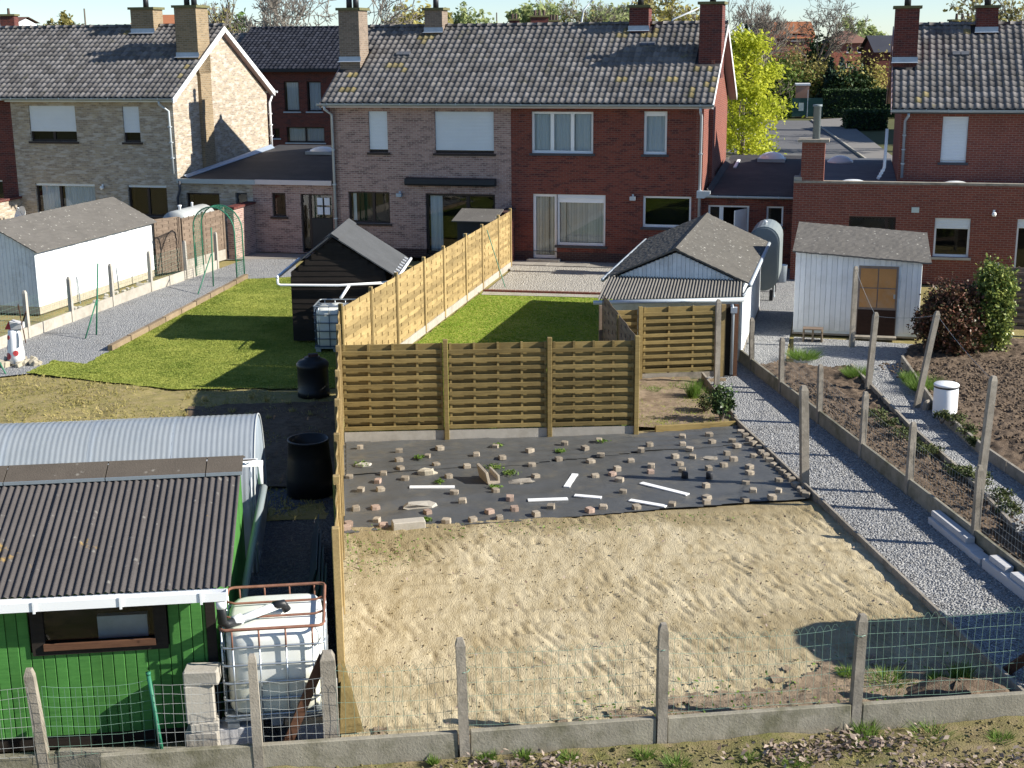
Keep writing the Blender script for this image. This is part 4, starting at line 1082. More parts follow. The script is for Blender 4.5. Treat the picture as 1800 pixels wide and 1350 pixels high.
MB().lathe([(0.48,0),(0.44,0.07),(0.34,0.15),(0.2,0.21),(0.0,0.235)], 18, (x,7.6,z+0.1), False, False).build('skylight_dome', m_dome, ar, True)
MB().poly([(6.13,0.2,2.5),(6.28,0.2,2.38),(6.28,7.0,2.81),(6.13,7.0,2.96)], (0,0,0.015)).build('flashing', m_bitumen, ar)
MB().bar((6.55,5.6,2.74), (6.55,7.4,2.86), 0.1, 0.05).build('roof_edging', m_white, ar)

# --- house on the right with its flat roofed extension
hx = thing('gabled_house', 'red brick house with tall chimney and closed white shutters at the right edge', 'house', HOUSE, (12.1,0,0), 'terraced houses behind the gardens')
ez3, rz3 = 5.12, 7.64
holes = [(13.34,14.10,3.48,4.88),(15.93,16.7,3.48,4.88)]
wall_y(MB(), 12.1, 21.5, 0.0, 5.05, 0.0, holes).build('wall', m_br_red2, hx)
gable(hx, 12.1, 0.002, DP, 5.02, RV, 7.5, m_br_red2, 0.25, -1)
MB().box(12.4,21.4,DP-0.25,DP-0.02,0,5.0).build('rear_wall', m_br_red2, hx)
MB().box(21.25,21.5,0.05,DP-0.3,0,5.0).build('side_wall', m_br_red2, hx)
window(hx, 13.34,14.10,3.48,4.88, frame=m_white, shut=0.97); window(hx, 15.93,16.7,3.48,4.88, frame=m_white, shut=0.97)
tiled_roof(hx, 11.82, 21.6, EV, ez3, RV, rz3, m_tile, 16, w=0.215, skip=((11.7,12.58,1.6,2.95),(14.3,15.12,3.5,5)), lich=((12.4,13.0,0.0,0.15,0.4),(13.9,14.6,0.82,0.92,0.6),(11.9,12.3,0.2,0.4,0.3)))
back_slope(hx, 11.82, 21.6, RV, rz3, DP+0.3, ez3, m_tile_b)
chimney(hx, 11.78,12.52,1.78,2.7,5.9,8.14,m_br_dark, flash_z=6.50); chimney(hx, 14.38,15.04,3.55,4.2,7.1,8.16,m_br_dark, flash_z=7.42)
gutter(hx, 11.76,21.6,EV-0.09,ez3-0.02)
MB().box(11.84,21.5,EV-0.01,0.0,ez3-0.14,ez3-0.05).build('fascia', m_sill, hx)
pipe(hx, [(12.3,EV-0.08,5.0),(12.3,EV-0.08,4.92),(12.22,-0.08,4.75),(12.22,-0.08,3.0)], m_zinc)
for (va, za, vb, zb_) in ((EV-0.06,ez3,RV,rz3),(RV,rz3,DP+0.32,ez3-0.02)):
    MB().poly([(11.80,va,za-0.02),(11.80,va,za-0.16),(11.80,vb,zb_-0.22),(11.80,vb,zb_-0.02)], (-0.03,0,0)).build('verge_board', m_soffit, hx)
MB().poly([(11.83,RV,rz3-0.2),(12.09,RV,rz3-0.2),(12.09,DP+0.3,ez3-0.2),(11.83,DP+0.3,ez3-0.2)], (0,0,-0.02)).build('soffit', m_soffit, hx)
vent_tile(hx, 13.75,2.35,ez3+(2.35-EV)*(rz3-ez3)/(RV-EV)+0.06,ANG)
xt = thing('brick_extension', 'flat roofed red brick extension with parapet and square chimney, in front of right house', 'extension', HOUSE, (9.0,-2,0))
VX = -2.0
def wx(px0, py0, px1, py1):
    a = onv(px0,py0,VX); b = onv(px1,py1,VX); return (a[0], b[0], b[1], a[1])
hA = wx(1493,380,1573,415); hB = wx(1644,383,1702,453); hC = wx(1789,385,1845,480)
wall_y(MB(), 9.0, 21.5, 0.0, 2.98, VX, [hA,hB,hC]).build('wall', m_br_red2, xt)
MB().box(9.0,9.22,VX+0.002,0.1,0,2.5).build('side_wall', m_br_red2, xt)
MB().box(9.0,21.5,VX-0.03,VX+0.22,2.982,3.05).build('coping', m_conc, xt)
MB().box(9.24,21.4,VX+0.24,-0.02,2.74,2.86).build('roof', m_silver, xt)
MB().box(8.99,12.08,0.02,8.9,2.72,2.86).build('rear_roof', m_bitumen2, xt)
MB().box(9.01,12.0,8.6,8.85,0,2.70).build('rear_wall', m_br_red2, xt)
window(xt, *hA[:2], hA[2], hA[3], VX, frame=m_dark, splits=(hA[0]+1.1,), sill=False); window(xt, *hB, VX, frame=m_white, shut=0.3, sillmat=m_concl); window(xt, *hC, VX, frame=m_white, shut=0.2)
c = MB().box(9.2,9.88,VX+0.01,VX+0.62,2.5,4.2).build('chimney', m_br_red2, xt)
MB().box(9.08,10.0,VX-0.1,VX+0.74,4.202,4.29).build('chimney_cap', m_conc, c)
MB().lathe([(0.115,0),(0.11,0.95),(0.14,0.96),(0.14,1.02),(0.09,1.02)], 14, (9.6,VX+0.3,4.29)).build('flue', m_tank, c, True)
MB().box(9.0,9.24,VX+0.0,VX+0.5,3.052,3.16).build('ledge_stone', m_concl, xt)
for (sx, sy, sz, rr) in ((10.25,6.9,2.84,0.42),(10.75,-1.3,2.78,0.55),(13.75,-1.3,2.78,0.55)):
    MB().lathe([(rr+0.04,0),(rr+0.04,0.08),(rr,0.09),(rr*0.9,0.14),(rr*0.7,0.20),(rr*0.4,0.25),(0.0,0.27)], 18, (sx,sy,sz), False, False).build('skylight_dome', m_dome, xt, True)
vx_, vz_ = onv(1609,369,VX); MB().box(vx_-0.11,vx_+0.11,VX-0.03,VX-0.002,vz_-0.08,vz_+0.08).build('wall_vent', m_sign, xt)
vx_, vz_ = onv(1747,376,VX); wall_lamp(xt, vx_, vz_, VX, m_lamp, True)
pipe(xt, [(11.7,0.0,4.5),(11.68,-0.03,3.3),(11.5,-0.1,2.95)], m_pole, 0.05)

# --- dark brick house across the street, behind the left annex
hd = thing('house_across_street', 'dark red brick house with blue-black roof seen above the left annex', 'house', HOUSE, (-15,26,0))
VD = 26.0
def wd(px0, py0, px1, py1):
    a = onv(px0,py0,VD); b = onv(px1,py1,VD); return (a[0], b[0], b[1], a[1])
hs_ = [wd(498,143,527,196), wd(538,143,566,196), wd(503,223,571,251), wd(480,226,492,243)]
xl, zl = onv(430,122,VD-0.4); xr = onv(760,122,VD)[0]
wall_y(MB(), xl-2, xr, 0.0, zl+0.1, VD, hs_).build('wall', m_br_dark, hd)
for h in hs_: window(hd, *h, VD, frame=m_dark, splits=((h[0]+h[1])/2,) if h[1]-h[0] > 1.6 else (), sillmat=m_lead, curtain=((h[0]+0.1,h[1]-0.1),) if h[1]-h[0] > .6 else None)
xr1, zr1 = onv(446,50,VD+4.0)
tiled_roof(hd, onv(424,50,VD+4)[0]+0.6, xr, VD-0.4, zl, VD+4.0, zr1, m_tile_d, 17, w=0.26, nmax=0)
back_slope(hd, onv(424,50,VD+4)[0]+0.6, xr, VD+4.0, zr1, VD+8.4, zl, m_tile_d)
MB().box(xl-2,xr,VD+7.6,VD+7.9,0,zl).build('rear_wall', m_br_dark, hd)
MB().box(xl-2,xr,VD-0.48,VD-0.4,zl-0.14,zl+0.03).build('gutter', m_black, hd)
hd2 = thing('house_across_street', 'lower brown tiled roof just left of the dark roofed house', 'house', HOUSE, (-20,26,0))
xa = onv(385,58,VD+4)[0]; xb = onv(424,50,VD+4)[0]+0.55
tiled_roof(hd2, xa-6, xb, VD-0.4, zl-0.2, VD+4.0, zr1-0.35, m_tile, 14, w=0.3, nmax=0)
MB().box(xa-6,xb,VD+0.02,VD+0.3,0,zl-0.3).build('wall', m_br_red2, hd2)

# house farther along the street, hidden behind the right-hand roof; it shades the road
hq = thing('house_across_street', 'street house hidden behind the right red house roof', 'house', WORLD, (40,104,0))
MB().box(35,43,96,112,0,5.6).build('wall', m_br_dark, hq)
MB().poly([(34.6,95.6,5.6),(43.4,95.6,5.6),(39,95.6,8.4)], (0,16.8,0)).build('roof', m_tile_d, hq)
# ------------------------------------------------------------------ sheds and other garden buildings
def corrugated(mb, P, s0, s1, pitch, length_s, amp, nt=1, per=6, nrm=(0,0,1)):
    """P(s,t) in 0..1; waves run along s"""
    n = max(2, int(round((s1-s0)*length_s/pitch*per)))
    N = Vector(nrm)
    def q(i, j):
        s = s0+(s1-s0)*i/n
        h = amp*math.sin(2*math.pi*s*length_s/pitch)
        return tuple(Vector(P(s, j/nt))+N*h)
    return mb.sheet(q, n, nt)
def boards_y(root, x0, x1, v, zb, zt, w, mat, name='board', gap=0.006, th=0.018, skip=None, wallname=None):
    """upright boards, each one a part, on a face at y=v looking towards -y; zb/zt may be functions of x"""
    x = x0
    parent = root
    while x < x1-0.01:
        ww = min(w, x1-x)
        b0 = zb(x+ww/2) if callable(zb) else zb; t0 = zt(x+ww/2) if callable(zt) else zt
        spans = [(b0, t0)]
        if skip:
            for a, b, c, d in skip:
                if x+ww > a+0.01 and x < b-0.01:
                    spans = [(b0, c), (d, t0)]
        for lo, hi in spans:
            if hi-lo < 0.02: continue
            jt = random.uniform(-0.002, 0.002)
            c_ = 0.006
            o = MB().poly([(x+gap/2,v+jt,lo),(x+gap/2,v-th+c_+jt,lo),(x+gap/2+c_,v-th+jt,lo),(x+ww-gap/2-c_,v-th+jt,lo),(x+ww-gap/2,v-th+c_+jt,lo),(x+ww-gap/2,v+jt,lo)][::-1], (0,0,hi-lo)).build(name, mat, parent)
        x += w
def boards_x(root, y0, y1, u, zb, zt, w, mat, side=1, name='board', gap=0.006, th=0.018):
    y = y0
    while y < y1-0.01:
        ww = min(w, y1-y); t0 = zt(y+ww/2) if callable(zt) else zt
        c_ = 0.005
        MB().poly([(u,y+gap/2,zb),(u+side*(th-c_),y+gap/2,zb),(u+side*th,y+gap/2+c_,zb),(u+side*th,y+ww-gap/2-c_,zb),(u+side*(th-c_),y+ww-gap/2,zb),(u,y+ww-gap/2,zb)], (0,0,t0-zb)).build(name, mat, root)
        y += w

# --- white shed with gabled roof beside the gravel path (house frame)
ws = thing('garden_shed', 'white timber shed with speckled gable roof and corrugated lean-to beside gravel path', 'shed', HOUSE, (6.9,-10.4,0), 'garden sheds')
U0, U1, VF, VB, ZE, ZR, UM = 5.40, 8.44, -13.45, -7.05, 1.86, 2.53, 6.91
core = MB().poly([(U0+0.03,VF+0.03,0),(U1-0.03,VF+0.03,0),(U1-0.03,VF+0.03,ZE-0.03),(UM,VF+0.03,ZR-0.05),(U0+0.03,VF+0.03,ZE-0.03)][::-1], (0,VB-VF-0.06,0)).build('frame', m_whiteold, ws)
boards_y(ws, U0+0.03, U1-0.03, VF+0.028, 1.5, lambda x: ZE-0.05+(ZR-ZE)*(1-abs(x-UM)/((U1-U0)/2)), 0.10, m_whiteold)
boards_x(ws, VF+0.03, VB, U1-0.028, 0.08, ZE-0.04, 0.16, m_whitep)
MB().box(U1-0.02,U1+0.02,VF-0.03,VF+0.028,0.0,ZE-0.02).build('corner_post', m_whiteold, ws)
MB().box(U0+0.02,U1+0.0,VF+0.1,VB,0.0,0.075).build('plinth', m_conc, ws)
def slab(mb, P, nx, ny, th, rough):
    r = random.Random(3)
    H_ = {}
    def top(i, j): return Vector(P(i/nx, j/ny))+Vector((0,0,r.uniform(-rough,rough)))
    T = [[top(i, j) for i in range(nx+1)] for j in range(ny+1)]
    mb.sheet(lambda i, j: tuple(T[j][i]), nx, ny)
    for j in range(ny):
        for i in (0, nx): mb.add([tuple(T[j][i]), tuple(T[j+1][i]), tuple(T[j+1][i]-Vector((0,0,th))), tuple(T[j][i]-Vector((0,0,th)))], [(0,1,2,3)])
    for i in range(nx):
        for j in (0, ny): mb.add([tuple(T[j][i]), tuple(T[j][i+1]), tuple(T[j][i+1]-Vector((0,0,th))), tuple(T[j][i]-Vector((0,0,th)))], [(0,1,2,3)])
    return mb
oh = 0.14
def slope_r(s, t): return (UM+(U1+oh-UM)*s, VF-0.1+(VB-VF+0.3)*t, ZR+0.06-(ZR-ZE)*(1+oh/(U1-UM))*s)
def slope_l(s, t): return (UM-(UM-U0+oh)*s, VF-0.1+(VB-VF+0.3)*t, ZR+0.06-(ZR-ZE)*(1+oh/(UM-U0))*s)
slab(MB(), slope_r, 30, 60, 0.04, 0.006).build('roof_slope', m_fibre3, ws); slab(MB(), slope_l, 30, 60, 0.04, 0.006).build('roof_slope', m_fibre3, ws)
MB().poly([(UM-0.1,VF-0.11,ZR+0.03),(UM,VF-0.11,ZR+0.085),(UM+0.1,VF-0.11,ZR+0.03),(UM,VF-0.11,ZR+0.06)], (0,VB-VF+0.3,0)).build('ridge_cap', m_fibre3, ws)
gutter(ws, 0, 0, 0, 0) if False else None
gz = ZR+0.06-(ZR-ZE)*(1+oh/(U1-UM))
MB().tube([(U1+oh+0.04,VF-0.12,gz-0.05),(U1+oh+0.04,VB+0.15,gz-0.05)], 0.05, 8).build('gutter', m_zincp, ws, True)
MB().tube([(U0-oh-0.04,VF-0.12,gz-0.05),(U0-oh-0.04,VB+0.15,gz-0.05)], 0.05, 8).build('gutter', m_zincp, ws, True)
MB().tube([(U1+oh+0.02,VF-0.02,gz-0.08),(U1+0.08,VF-0.06,gz-0.25),(U1+0.02,VF-0.2,gz-0.3)], 0.045, 8).build('gutter_outlet', m_zincp, ws, True)
# lean-to
lA = G(1050,527,1.66,HOUSE); lB = G(1304,521,1.66,HOUSE)
tA = Vector((U0-0.05,VF-0.03,1.90)); tB = Vector((U1+0.02,VF-0.03,1.90))
lr = MB(); Ls = (lB-lA).length
corrugated(lr, lambda s, t: tuple((tA.lerp(tB, s)).lerp(lA.lerp(lB, s), t)), 0, 1, Ls/44, Ls, 0.017, 6)
lean = lr.build('leanto_roof', m_fibre4, ws, True)
MB().tube([tuple(lA+Vector((-0.08,-0.05,-0.06))), tuple(lB+Vector((0.06,-0.05,-0.06)))], 0.05, 8).build('leanto_gutter', m_zincp, ws, True)
def inH(a, b, z): return inv(HOUSE, fw(PLOT, (a,b,z)))
for a, b, m_, w_p, z1 in ((6.52,14.93,m_pine2,0.09,1.62),(8.36,14.93,m_pine,0.10,1.62),(8.66,14.95,m_brownwood,0.09,1.6),(5.72,15.35,m_grey,0.08,1.60)):
    p = inH(a, b, 0); MB().obox((p.x,p.y,z1/2), (w_p,w_p,z1), (0,0,ALP-PSI)).build('leanto_post', m_, ws)
pa_, pb_ = inH(8.38,15.02,0), inH(8.72,15.02,0); MB().bar((pa_.x,pa_.y,0.8),(pb_.x,pb_.y,0.8),0.03,1.6).build('gap_shade_panel', m_darkwood, ws)  # dark panel added in place of the shaded gap under the lean-to
p0 = inH(8.56,14.86,1.45); MB().tube([(p0.x-0.03,p0.y,1.62),(p0.x,p0.y,1.5),(p0.x,p0.y,0.05)], 0.035, 8).build('downpipe', m_zinc, ws, True)
MB().obox((p0.x+0.02,p0.y,1.5), (0.14,0.12,0.12), (0,0,ALP)).build('rain_head', m_zincp, ws)

# --- white board shed on the right (house frame)
s2 = thing('garden_shed', 'white board shed with brown panelled door and grey felt roof at right', 'shed', HOUSE, (9.5,-10.2,0), 'garden sheds')
SB = -7.2
zt2 = lambda x: 2.10-0.055*(x-9.48)
MB().add([(9.50,-10.15,0.05),(12.5,-10.15,0.05),(12.5,SB,0.05),(9.50,SB,0.05),(9.50,-10.15,2.06),(12.5,-10.15,1.90),(12.5,SB,1.90),(9.50,SB,2.06)],
         [(0,3,2,1),(4,5,6,7),(0,1,5,4),(1,2,6,5),(2,3,7,6),(3,0,4,7)]).build('frame', m_whiteold, s2)
boards_y(s2, 9.48, 12.52, -10.152, 0.12, zt2, 0.128, m_whitep, skip=((11.0,11.98,-0.2,1.80),))
boards_x(s2, -10.15, SB, 9.498, 0.1, 2.08, 0.16, m_whiteold, side=-1)
boards_x(s2, -10.15, SB, 12.502, 0.1, 1.9, 0.16, m_whitep, side=1)
MB().box(9.46,12.54,-10.14,SB,0.0,0.115).build('plinth', m_conc, s2)
dr = MB().box(11.02,11.97,-10.175,-10.145,0.02,1.79).build('door', m_doorgrey, s2)
MB().box(11.04,11.95,-10.19,-10.176,0.03,0.70).build('lower_panel', m_doordark, dr)
for i in range(2):
    for j in range(2): MB().box(11.07+i*0.44,11.48+i*0.44,-10.187,-10.176,0.76+j*0.5,1.23+j*0.5).build('door_panel', m_orange, dr)
MB().box(11.88,11.92,-10.24,-10.176,1.0,1.1).build('handle', m_galv, dr)
MB().box(11.0,12.0,-10.45,-10.2,0.0,0.06).build('step', m_conc, s2)
def s2top(s, t):
    x = 9.40+(12.72-9.40)*s
    z0 = 2.14-0.062*(x-9.40); return (x-0.12*t*(s-0.5), -10.33+1.75*t, z0+0.50*t)
slab(MB(), s2top, 40, 24, 0.035, 0.007).build('roof_slope', m_fibre2, s2)
slab(MB(), lambda s, t: (9.46+(12.6-9.46)*s, -8.58+1.55*t, 2.14-0.062*(3.32*s)+0.5-0.5*t), 20, 10, 0.035, 0.007).build('roof_slope', m_fibre2, s2)
MB().poly([(9.47,-10.15,2.05),(9.47,-8.6,2.5),(9.47,SB,2.05)], (0.03,0,0)).poly([(12.5,-10.15,1.88),(12.5,-8.6,2.32),(12.5,SB,1.88)], (0.03,0,0)).build('gable_end', m_whiteold, s2)

# --- long white shed on the left (house frame)
s3 = thing('garden_shed', 'long low white rendered shed with grey speckled roof at left', 'shed', HOUSE, (-12.2,-8.7,0), 'garden sheds')
A0, A1, B0, B1 = -13.55, -10.87, -11.88, -5.45
MB().poly([(A0,B0,0.22),(A1,B0,0.22),(A1,B0,1.80),(-12.21,B0,2.46),(A0,B0,1.80)][::-1], (0,B1-B0,0)).build('wall', m_white, s3)
MB().box(A0+0.01,A1-0.01,B0+0.01,B1-0.01,0,0.218).build('plinth', m_stonewall, s3)
boards_y(s3, A0, A1, B0-0.002, 0.22, lambda x: 1.78+0.66*(1-abs(x+12.21)/1.34), 0.12, m_whiteold, th=0.012)
slab(MB(), lambda s, t: (-12.21+(1.34+0.14)*s, B0-0.12+(B1-B0+0.24)*t, 2.52-0.76*s), 20, 60, 0.03, 0.008).build('roof_slope', m_fibre2, s3)
slab(MB(), lambda s, t: (-12.21-(1.34+0.14)*s, B0-0.12+(B1-B0+0.24)*t, 2.52-0.76*s), 10, 30, 0.03, 0.008).build('roof_slope', m_fibre2, s3)

# --- black timber shed (stands square to the camera line)
DSF = (Vector((-5.42,32.77,0)), math.radians(-2.0))
s4 = thing('garden_shed', 'black timber shed with grey felt gable roof and white rain pipes', 'shed', DSF, (1.2,1.4,0), 'garden sheds')
WD, DD, ze4, zr4 = 2.36, 2.75, 1.80, 2.66
MB().poly([(0.03,0.03,0.06),(WD-0.03,0.03,0.06),(WD-0.03,0.03,ze4-0.02),(WD/2-0.12,0.03,zr4-0.05),(0.03,0.03,ze4-0.02)][::-1], (0,DD-0.06,0)).build('frame', m_darkwood, s4)
z = 0.06
while z < zr4-0.06:
    if z+0.14 < ze4: x0, x1 = 0.0, WD
    else:
        k = (zr4-0.02-(z+0.13))/(zr4-ze4); k = max(k, 0); x0, x1 = (WD/2-0.12)*(1-k), WD/2-0.12+(WD/2+0.12)*k
    if x1-x0 > 0.1: MB().poly([(x0,0.03,z),(x0,0.004,z),(x0,0.016,z+0.135),(x0,0.03,z+0.135)], (x1-x0,0,0)).build('weatherboard', m_darkwood, s4)
    z += 0.135
boards_x(s4, 0.03, DD, WD-0.028, 0.06, ze4-0.02, 0.14, m_darkwood); boards_x(s4, 0.03, DD, 0.028, 0.06, ze4-0.02, 0.14, m_darkwood, side=-1)
xm = WD/2-0.12; o4 = 0.26
slab(MB(), lambda s, t: (xm+(WD-xm+o4)*s, -0.08+(DD+0.12)*t, zr4+0.05-(zr4-ze4+0.16)*s), 12, 12, 0.035, 0.003).build('roof_slope', m_felt, s4)
slab(MB(), lambda s, t: (xm-(xm+o4)*s, -0.08+(DD+0.12)*t, zr4+0.05-(zr4-ze4+0.16)*s), 12, 12, 0.035, 0.003).build('roof_slope', m_felt, s4)
MB().poly([(xm-0.2,-0.10,zr4-0.05),(xm,-0.10,zr4+0.09),(xm+0.2,-0.10,zr4-0.05),(xm,-0.10,zr4+0.065)], (0,DD+0.16,0)).build('ridge_cap', m_felt, s4)
for xg in (-o4-0.05, WD+o4+0.05): MB().tube([(xg,-0.1,ze4-0.13),(xg,DD+0.05,ze4-0.13)], 0.04, 8).build('gutter', m_white, s4, True)
MB().tube([(-o4-0.05,-0.06,ze4-0.14),(-o4-0.05,-0.06,1.50),(-o4+0.02,-0.06,1.47),(1.2,-0.06,1.46),(2.3,-0.06,1.52)], 0.032, 8).build('rain_pipe', m_white, s4, True)
MB().tube([(WD+o4+0.05,-0.02,ze4-0.14),(WD+0.1,-0.05,1.55),(2.25,-0.06,1.52)], 0.032, 8).tube([(1.45,-0.06,1.46),(1.30,-0.45,1.22)], 0.038, 8).build('rain_pipe', m_white, s4, True)
for k in range(7): MB().obox((WD+o4-0.03,0.12+k*0.38,ze4-0.06), (0.10,0.03,0.03), (0,0.55,0)).build('gutter_clip', m_white, s4)

# --- green shed in the foreground (plot frame)
gs = thing('garden_shed', 'bright green board shed with dark corrugated roof and white gutter, in foreground', 'shed', PLOT, (-3,2,0), 'garden sheds')
GA0, GA1, GB0, GB1 = -5.6, -1.25, 0.10, 4.1
gzr = lambda b: 1.78+(2.42-1.78)*(1-abs(b-2.1)/2.0)
MB().poly([(GA1-0.03,GB0+0.03,0.15),(GA1-0.03,GB1-0.03,0.15),(GA1-0.03,GB1-0.03,1.66),(GA1-0.03,2.1,2.30),(GA1-0.03,GB0+0.03,1.66)][::-1], (GA0-GA1+0.06,0,0)).build('frame', m_green, gs) if False else None
MB().box(GA0+0.05,GA1-0.04,GB1-0.06,GB1-0.02,0.15,1.76).build('rear_wall', m_green, gs)
MB().box(GA0+0.02,GA0+0.05,GB0+0.05,GB1-0.06,0.15,1.76).build('side_wall', m_green, gs)
MB().poly([(GA1-0.03,GB0+0.04,0.15),(GA1-0.03,GB1-0.07,0.15),(GA1-0.03,GB1-0.07,1.72),(GA1-0.03,2.1,2.36),(GA1-0.03,GB0+0.04,1.72)], (-0.02,0,0)).build('side_lining', m_brownwood, gs)
win = (-3.10,-1.77,1.12,1.62)
boards_y(gs, GA0, GA1-0.10, GB0, 0.16, 1.76, 0.117, m_green, skip=(win,), th=0.02)
boards_x(gs, GB0+0.02, GB1, GA1-0.028, 0.16, gzr, 0.117, m_green, th=0.02)
MB().box(GA1-0.10,GA1-0.004,GB0-0.03,GB0+0.018,0.10,1.77).build('corner_board', m_darkwood, gs)
MB().box(GA0,GA1-0.02,GB0+0.002,GB0+0.05,0.0,0.158).build('base_beam', m_darkwood, gs)
f_ = MB()
x0, x1, z0, z1 = win
for q in ((x0-0.02,x0+0.11,z0-0.03,z1+0.03),(x1-0.11,x1+0.02,z0-0.03,z1+0.03),(x0+0.11,x1-0.11,z0-0.03,z0+0.09),(x0+0.11,x1-0.11,z1-0.05,z1+0.03)): f_.box(q[0],q[1],GB0-0.045,GB0+0.01,q[2],q[3])
wn_ = f_.build('window', m_darkwood, gs)
MB().box(x0+0.10,x1-0.10,GB0-0.075,GB0-0.047,z0+0.03,z0+0.10).build('sill', m_brownwood, wn_)
MB().add([(x0+0.1,GB0-0.01,z0+0.08),(x1-0.1,GB0-0.01,z0+0.08),(x1-0.1,GB0-0.01,z1-0.04),(x0+0.1,GB0-0.01,z1-0.04)], [(0,1,2,3)]).build('pane', m_glass, wn_)
MB().box(x0-0.2,x1+0.2,GB0+0.7,GB0+0.72,0.6,1.74).build('room', m_black, wn_)
MB().box(x0+0.62,x1-0.2,GB0+0.12,GB0+0.2,z0+0.05,z0+0.30).build('storage_box', m_lead, wn_)
# roof sheets, about a metre wide each
RA1 = -1.06
k = 0
a = RA1
while a > GA0-0.3:
    wdt = 1.0
    for nm, e0, e1 in (('roof_sheet', (-0.09,1.805), (2.1,2.475)), ('roof_sheet', (4.3,1.805), (2.1,2.475))):
        dz = 0.006*(k % 2)
        if nm == 'roof_sheet' and e0[0] < 0 or True:
            pm = MB()
            jit = random.uniform(-0.015, 0.015) if e0[0] < 0 else 0
            corrugated(pm, lambda s, t: (a-(wdt+0.05)*s, e0[0]+jit+(e1[0]-e0[0]-jit)*t, e0[1]+dz+(e1[1]-e0[1])*t), 0, 1, 0.0762, wdt+0.05, 0.012, 1, 7, (0,-0.3 if e0[0] < 0 else 0.3,0.95))
            pm.build('roof_sheet', m_fibre, gs, True)
    a -= wdt; k += 1
a = RA1+0.02; k = 0
for wdt in (0.42,1.12,1.12,1.12,1.0):
    MB().poly([(a,1.80,2.43),(a,2.1,2.54),(a,2.4,2.43),(a,2.4,2.42),(a,2.1,2.525),(a,1.80,2.42)][::-1], (-wdt+0.012,0,0)).build('ridge_cap', m_cap, gs)
    MB().box(a-wdt+0.012,a,1.786,1.80,2.40,2.437).build('cap_edge', m_zinc, gs)
    a -= wdt
# gutters and pipe to the tank
gb = MB()
gb.box(-5.7,-1.10,-0.20,-0.192,1.69,1.785); gb.box(-5.7,-1.10,-0.10,-0.092,1.69,1.785); gb.box(-5.7,-1.10,-0.192,-0.10,1.69,1.70); gb.box(-1.10,-1.092,-0.20,-0.092,1.69,1.785)
gt = gb.build('gutter', m_white, gs)
for x in (-1.35,-2.15,-3.0,-3.8,-4.6): MB().box(x-0.012,x+0.012,-0.212,-0.201,1.67,1.80).build('gutter_bracket', m_white, gt)
MB().box(-5.7,-1.2,-0.088,-0.07,1.66,1.79).build('fascia', m_whitep, gs)
MB().tube([(-1.16,-0.15,1.69),(-1.16,-0.15,1.44),(-1.12,-0.12,1.40),(-1.0,-0.02,1.39)], 0.05, 10).build('pipe_elbow', m_blackp, gs, True)
MB().tube([(-1.16,-0.15,1.68),(-1.16,-0.15,1.60)], 0.056, 10).tube([(-1.06,-0.06,1.40),(-0.98,0.0,1.40)], 0.057, 10).build('pipe_collar', m_white, gs, True)
MB().tube([(-1.0,-0.02,1.40),(-0.62,0.22,1.43)], 0.042, 10).build('rain_pipe', m_white, gs, True)
MB().tube([(-0.66,0.20,1.44),(-0.56,0.24,1.44),(-0.52,0.25,1.36)], 0.048, 10).build('pipe_elbow', m_blackp, gs, True)
MB().tube([(-5.6,4.36,1.73),(-0.98,4.36,1.73)], 0.045, 8).tube([(-1.02,4.36,1.71),(-1.02,4.3,1.46)], 0.036, 8).build('rear_gutter', m_white, gs, True)
MB().tube([(-0.98,4.3,1.42),(-1.02,4.0,1.25),(-1.10,3.0,0.95),(-1.14,2.2,0.75),(-1.16,1.6,0.3)], 0.05, 8).build('drain_hose', m_tank, gs, True)

# --- polytunnel behind it
m_polyend = plain('milky_plastic_end_panel', (0.33,0.39,0.45), 0.4, 0.25, 2, dirt=((0.2,0.25,0.29), 0.6))
pt = thing('polytunnel', 'translucent corrugated plastic polytunnel behind the green shed', 'greenhouse', PLOT, (-3.5,6,0))
PC, PR, PW = 6.0, 1.22, 0.72
def arch(s_a, t):
    th = math.pi*t
    L0 = PW*2+math.pi*PR
    d = t*L0
    if d < PW: return (s_a, PC-PR, d)
    if d > PW+math.pi*PR: return (s_a, PC+PR, L0-d)
    q = (d-PW)/PR
    return (s_a, PC-PR*math.cos(q), PW+PR*math.sin(q))
a = -1.15
for k in range(5):
    wdt = 1.13; nseg = int(wdt/0.076*6); m = MB(); nt = 30; ov = 0.04
    def q(i, j):
        aa = a-(wdt+ov)*i/nseg
        P = Vector(arch(aa, j/nt)); d_ = Vector((0, P.y-PC, max(P.z-PW, 0)))
        d_ = d_.normalized() if d_.length > 0 else Vector((0,0,1))
        return tuple(P+d_*(0.003*math.sin(2*math.pi*aa/0.076)+0.004*(k % 2)))
    m.sheet(q, nseg, nt).build('plastic_sheet', m_poly, pt, True)
    a -= wdt
for aa in (-1.2,-2.3,-3.4,-4.6,-5.8): MB().tube([tuple(Vector(arch(aa, j/24))*1.0-Vector((0,0,0.02))) for j in range(25)], 0.02, 6).build('hoop', m_galv, pt, True)
MB().poly([(-1.17,)+tuple(arch(0, j/30)[1:]) for j in range(31)], (0.012,0,0)).build('end_panel', m_polyend, pt)
MB().tube([tuple(Vector(arch(-1.15, j/30))) for j in range(31)], 0.014, 6).build('end_rim', m_tankl, pt, True)
MB().bar((-1.1,PC-0.95,PW+0.86),(-6.6,PC-0.95,PW+0.86),0.05,0.012).build('clamp_strip', m_white, pt)

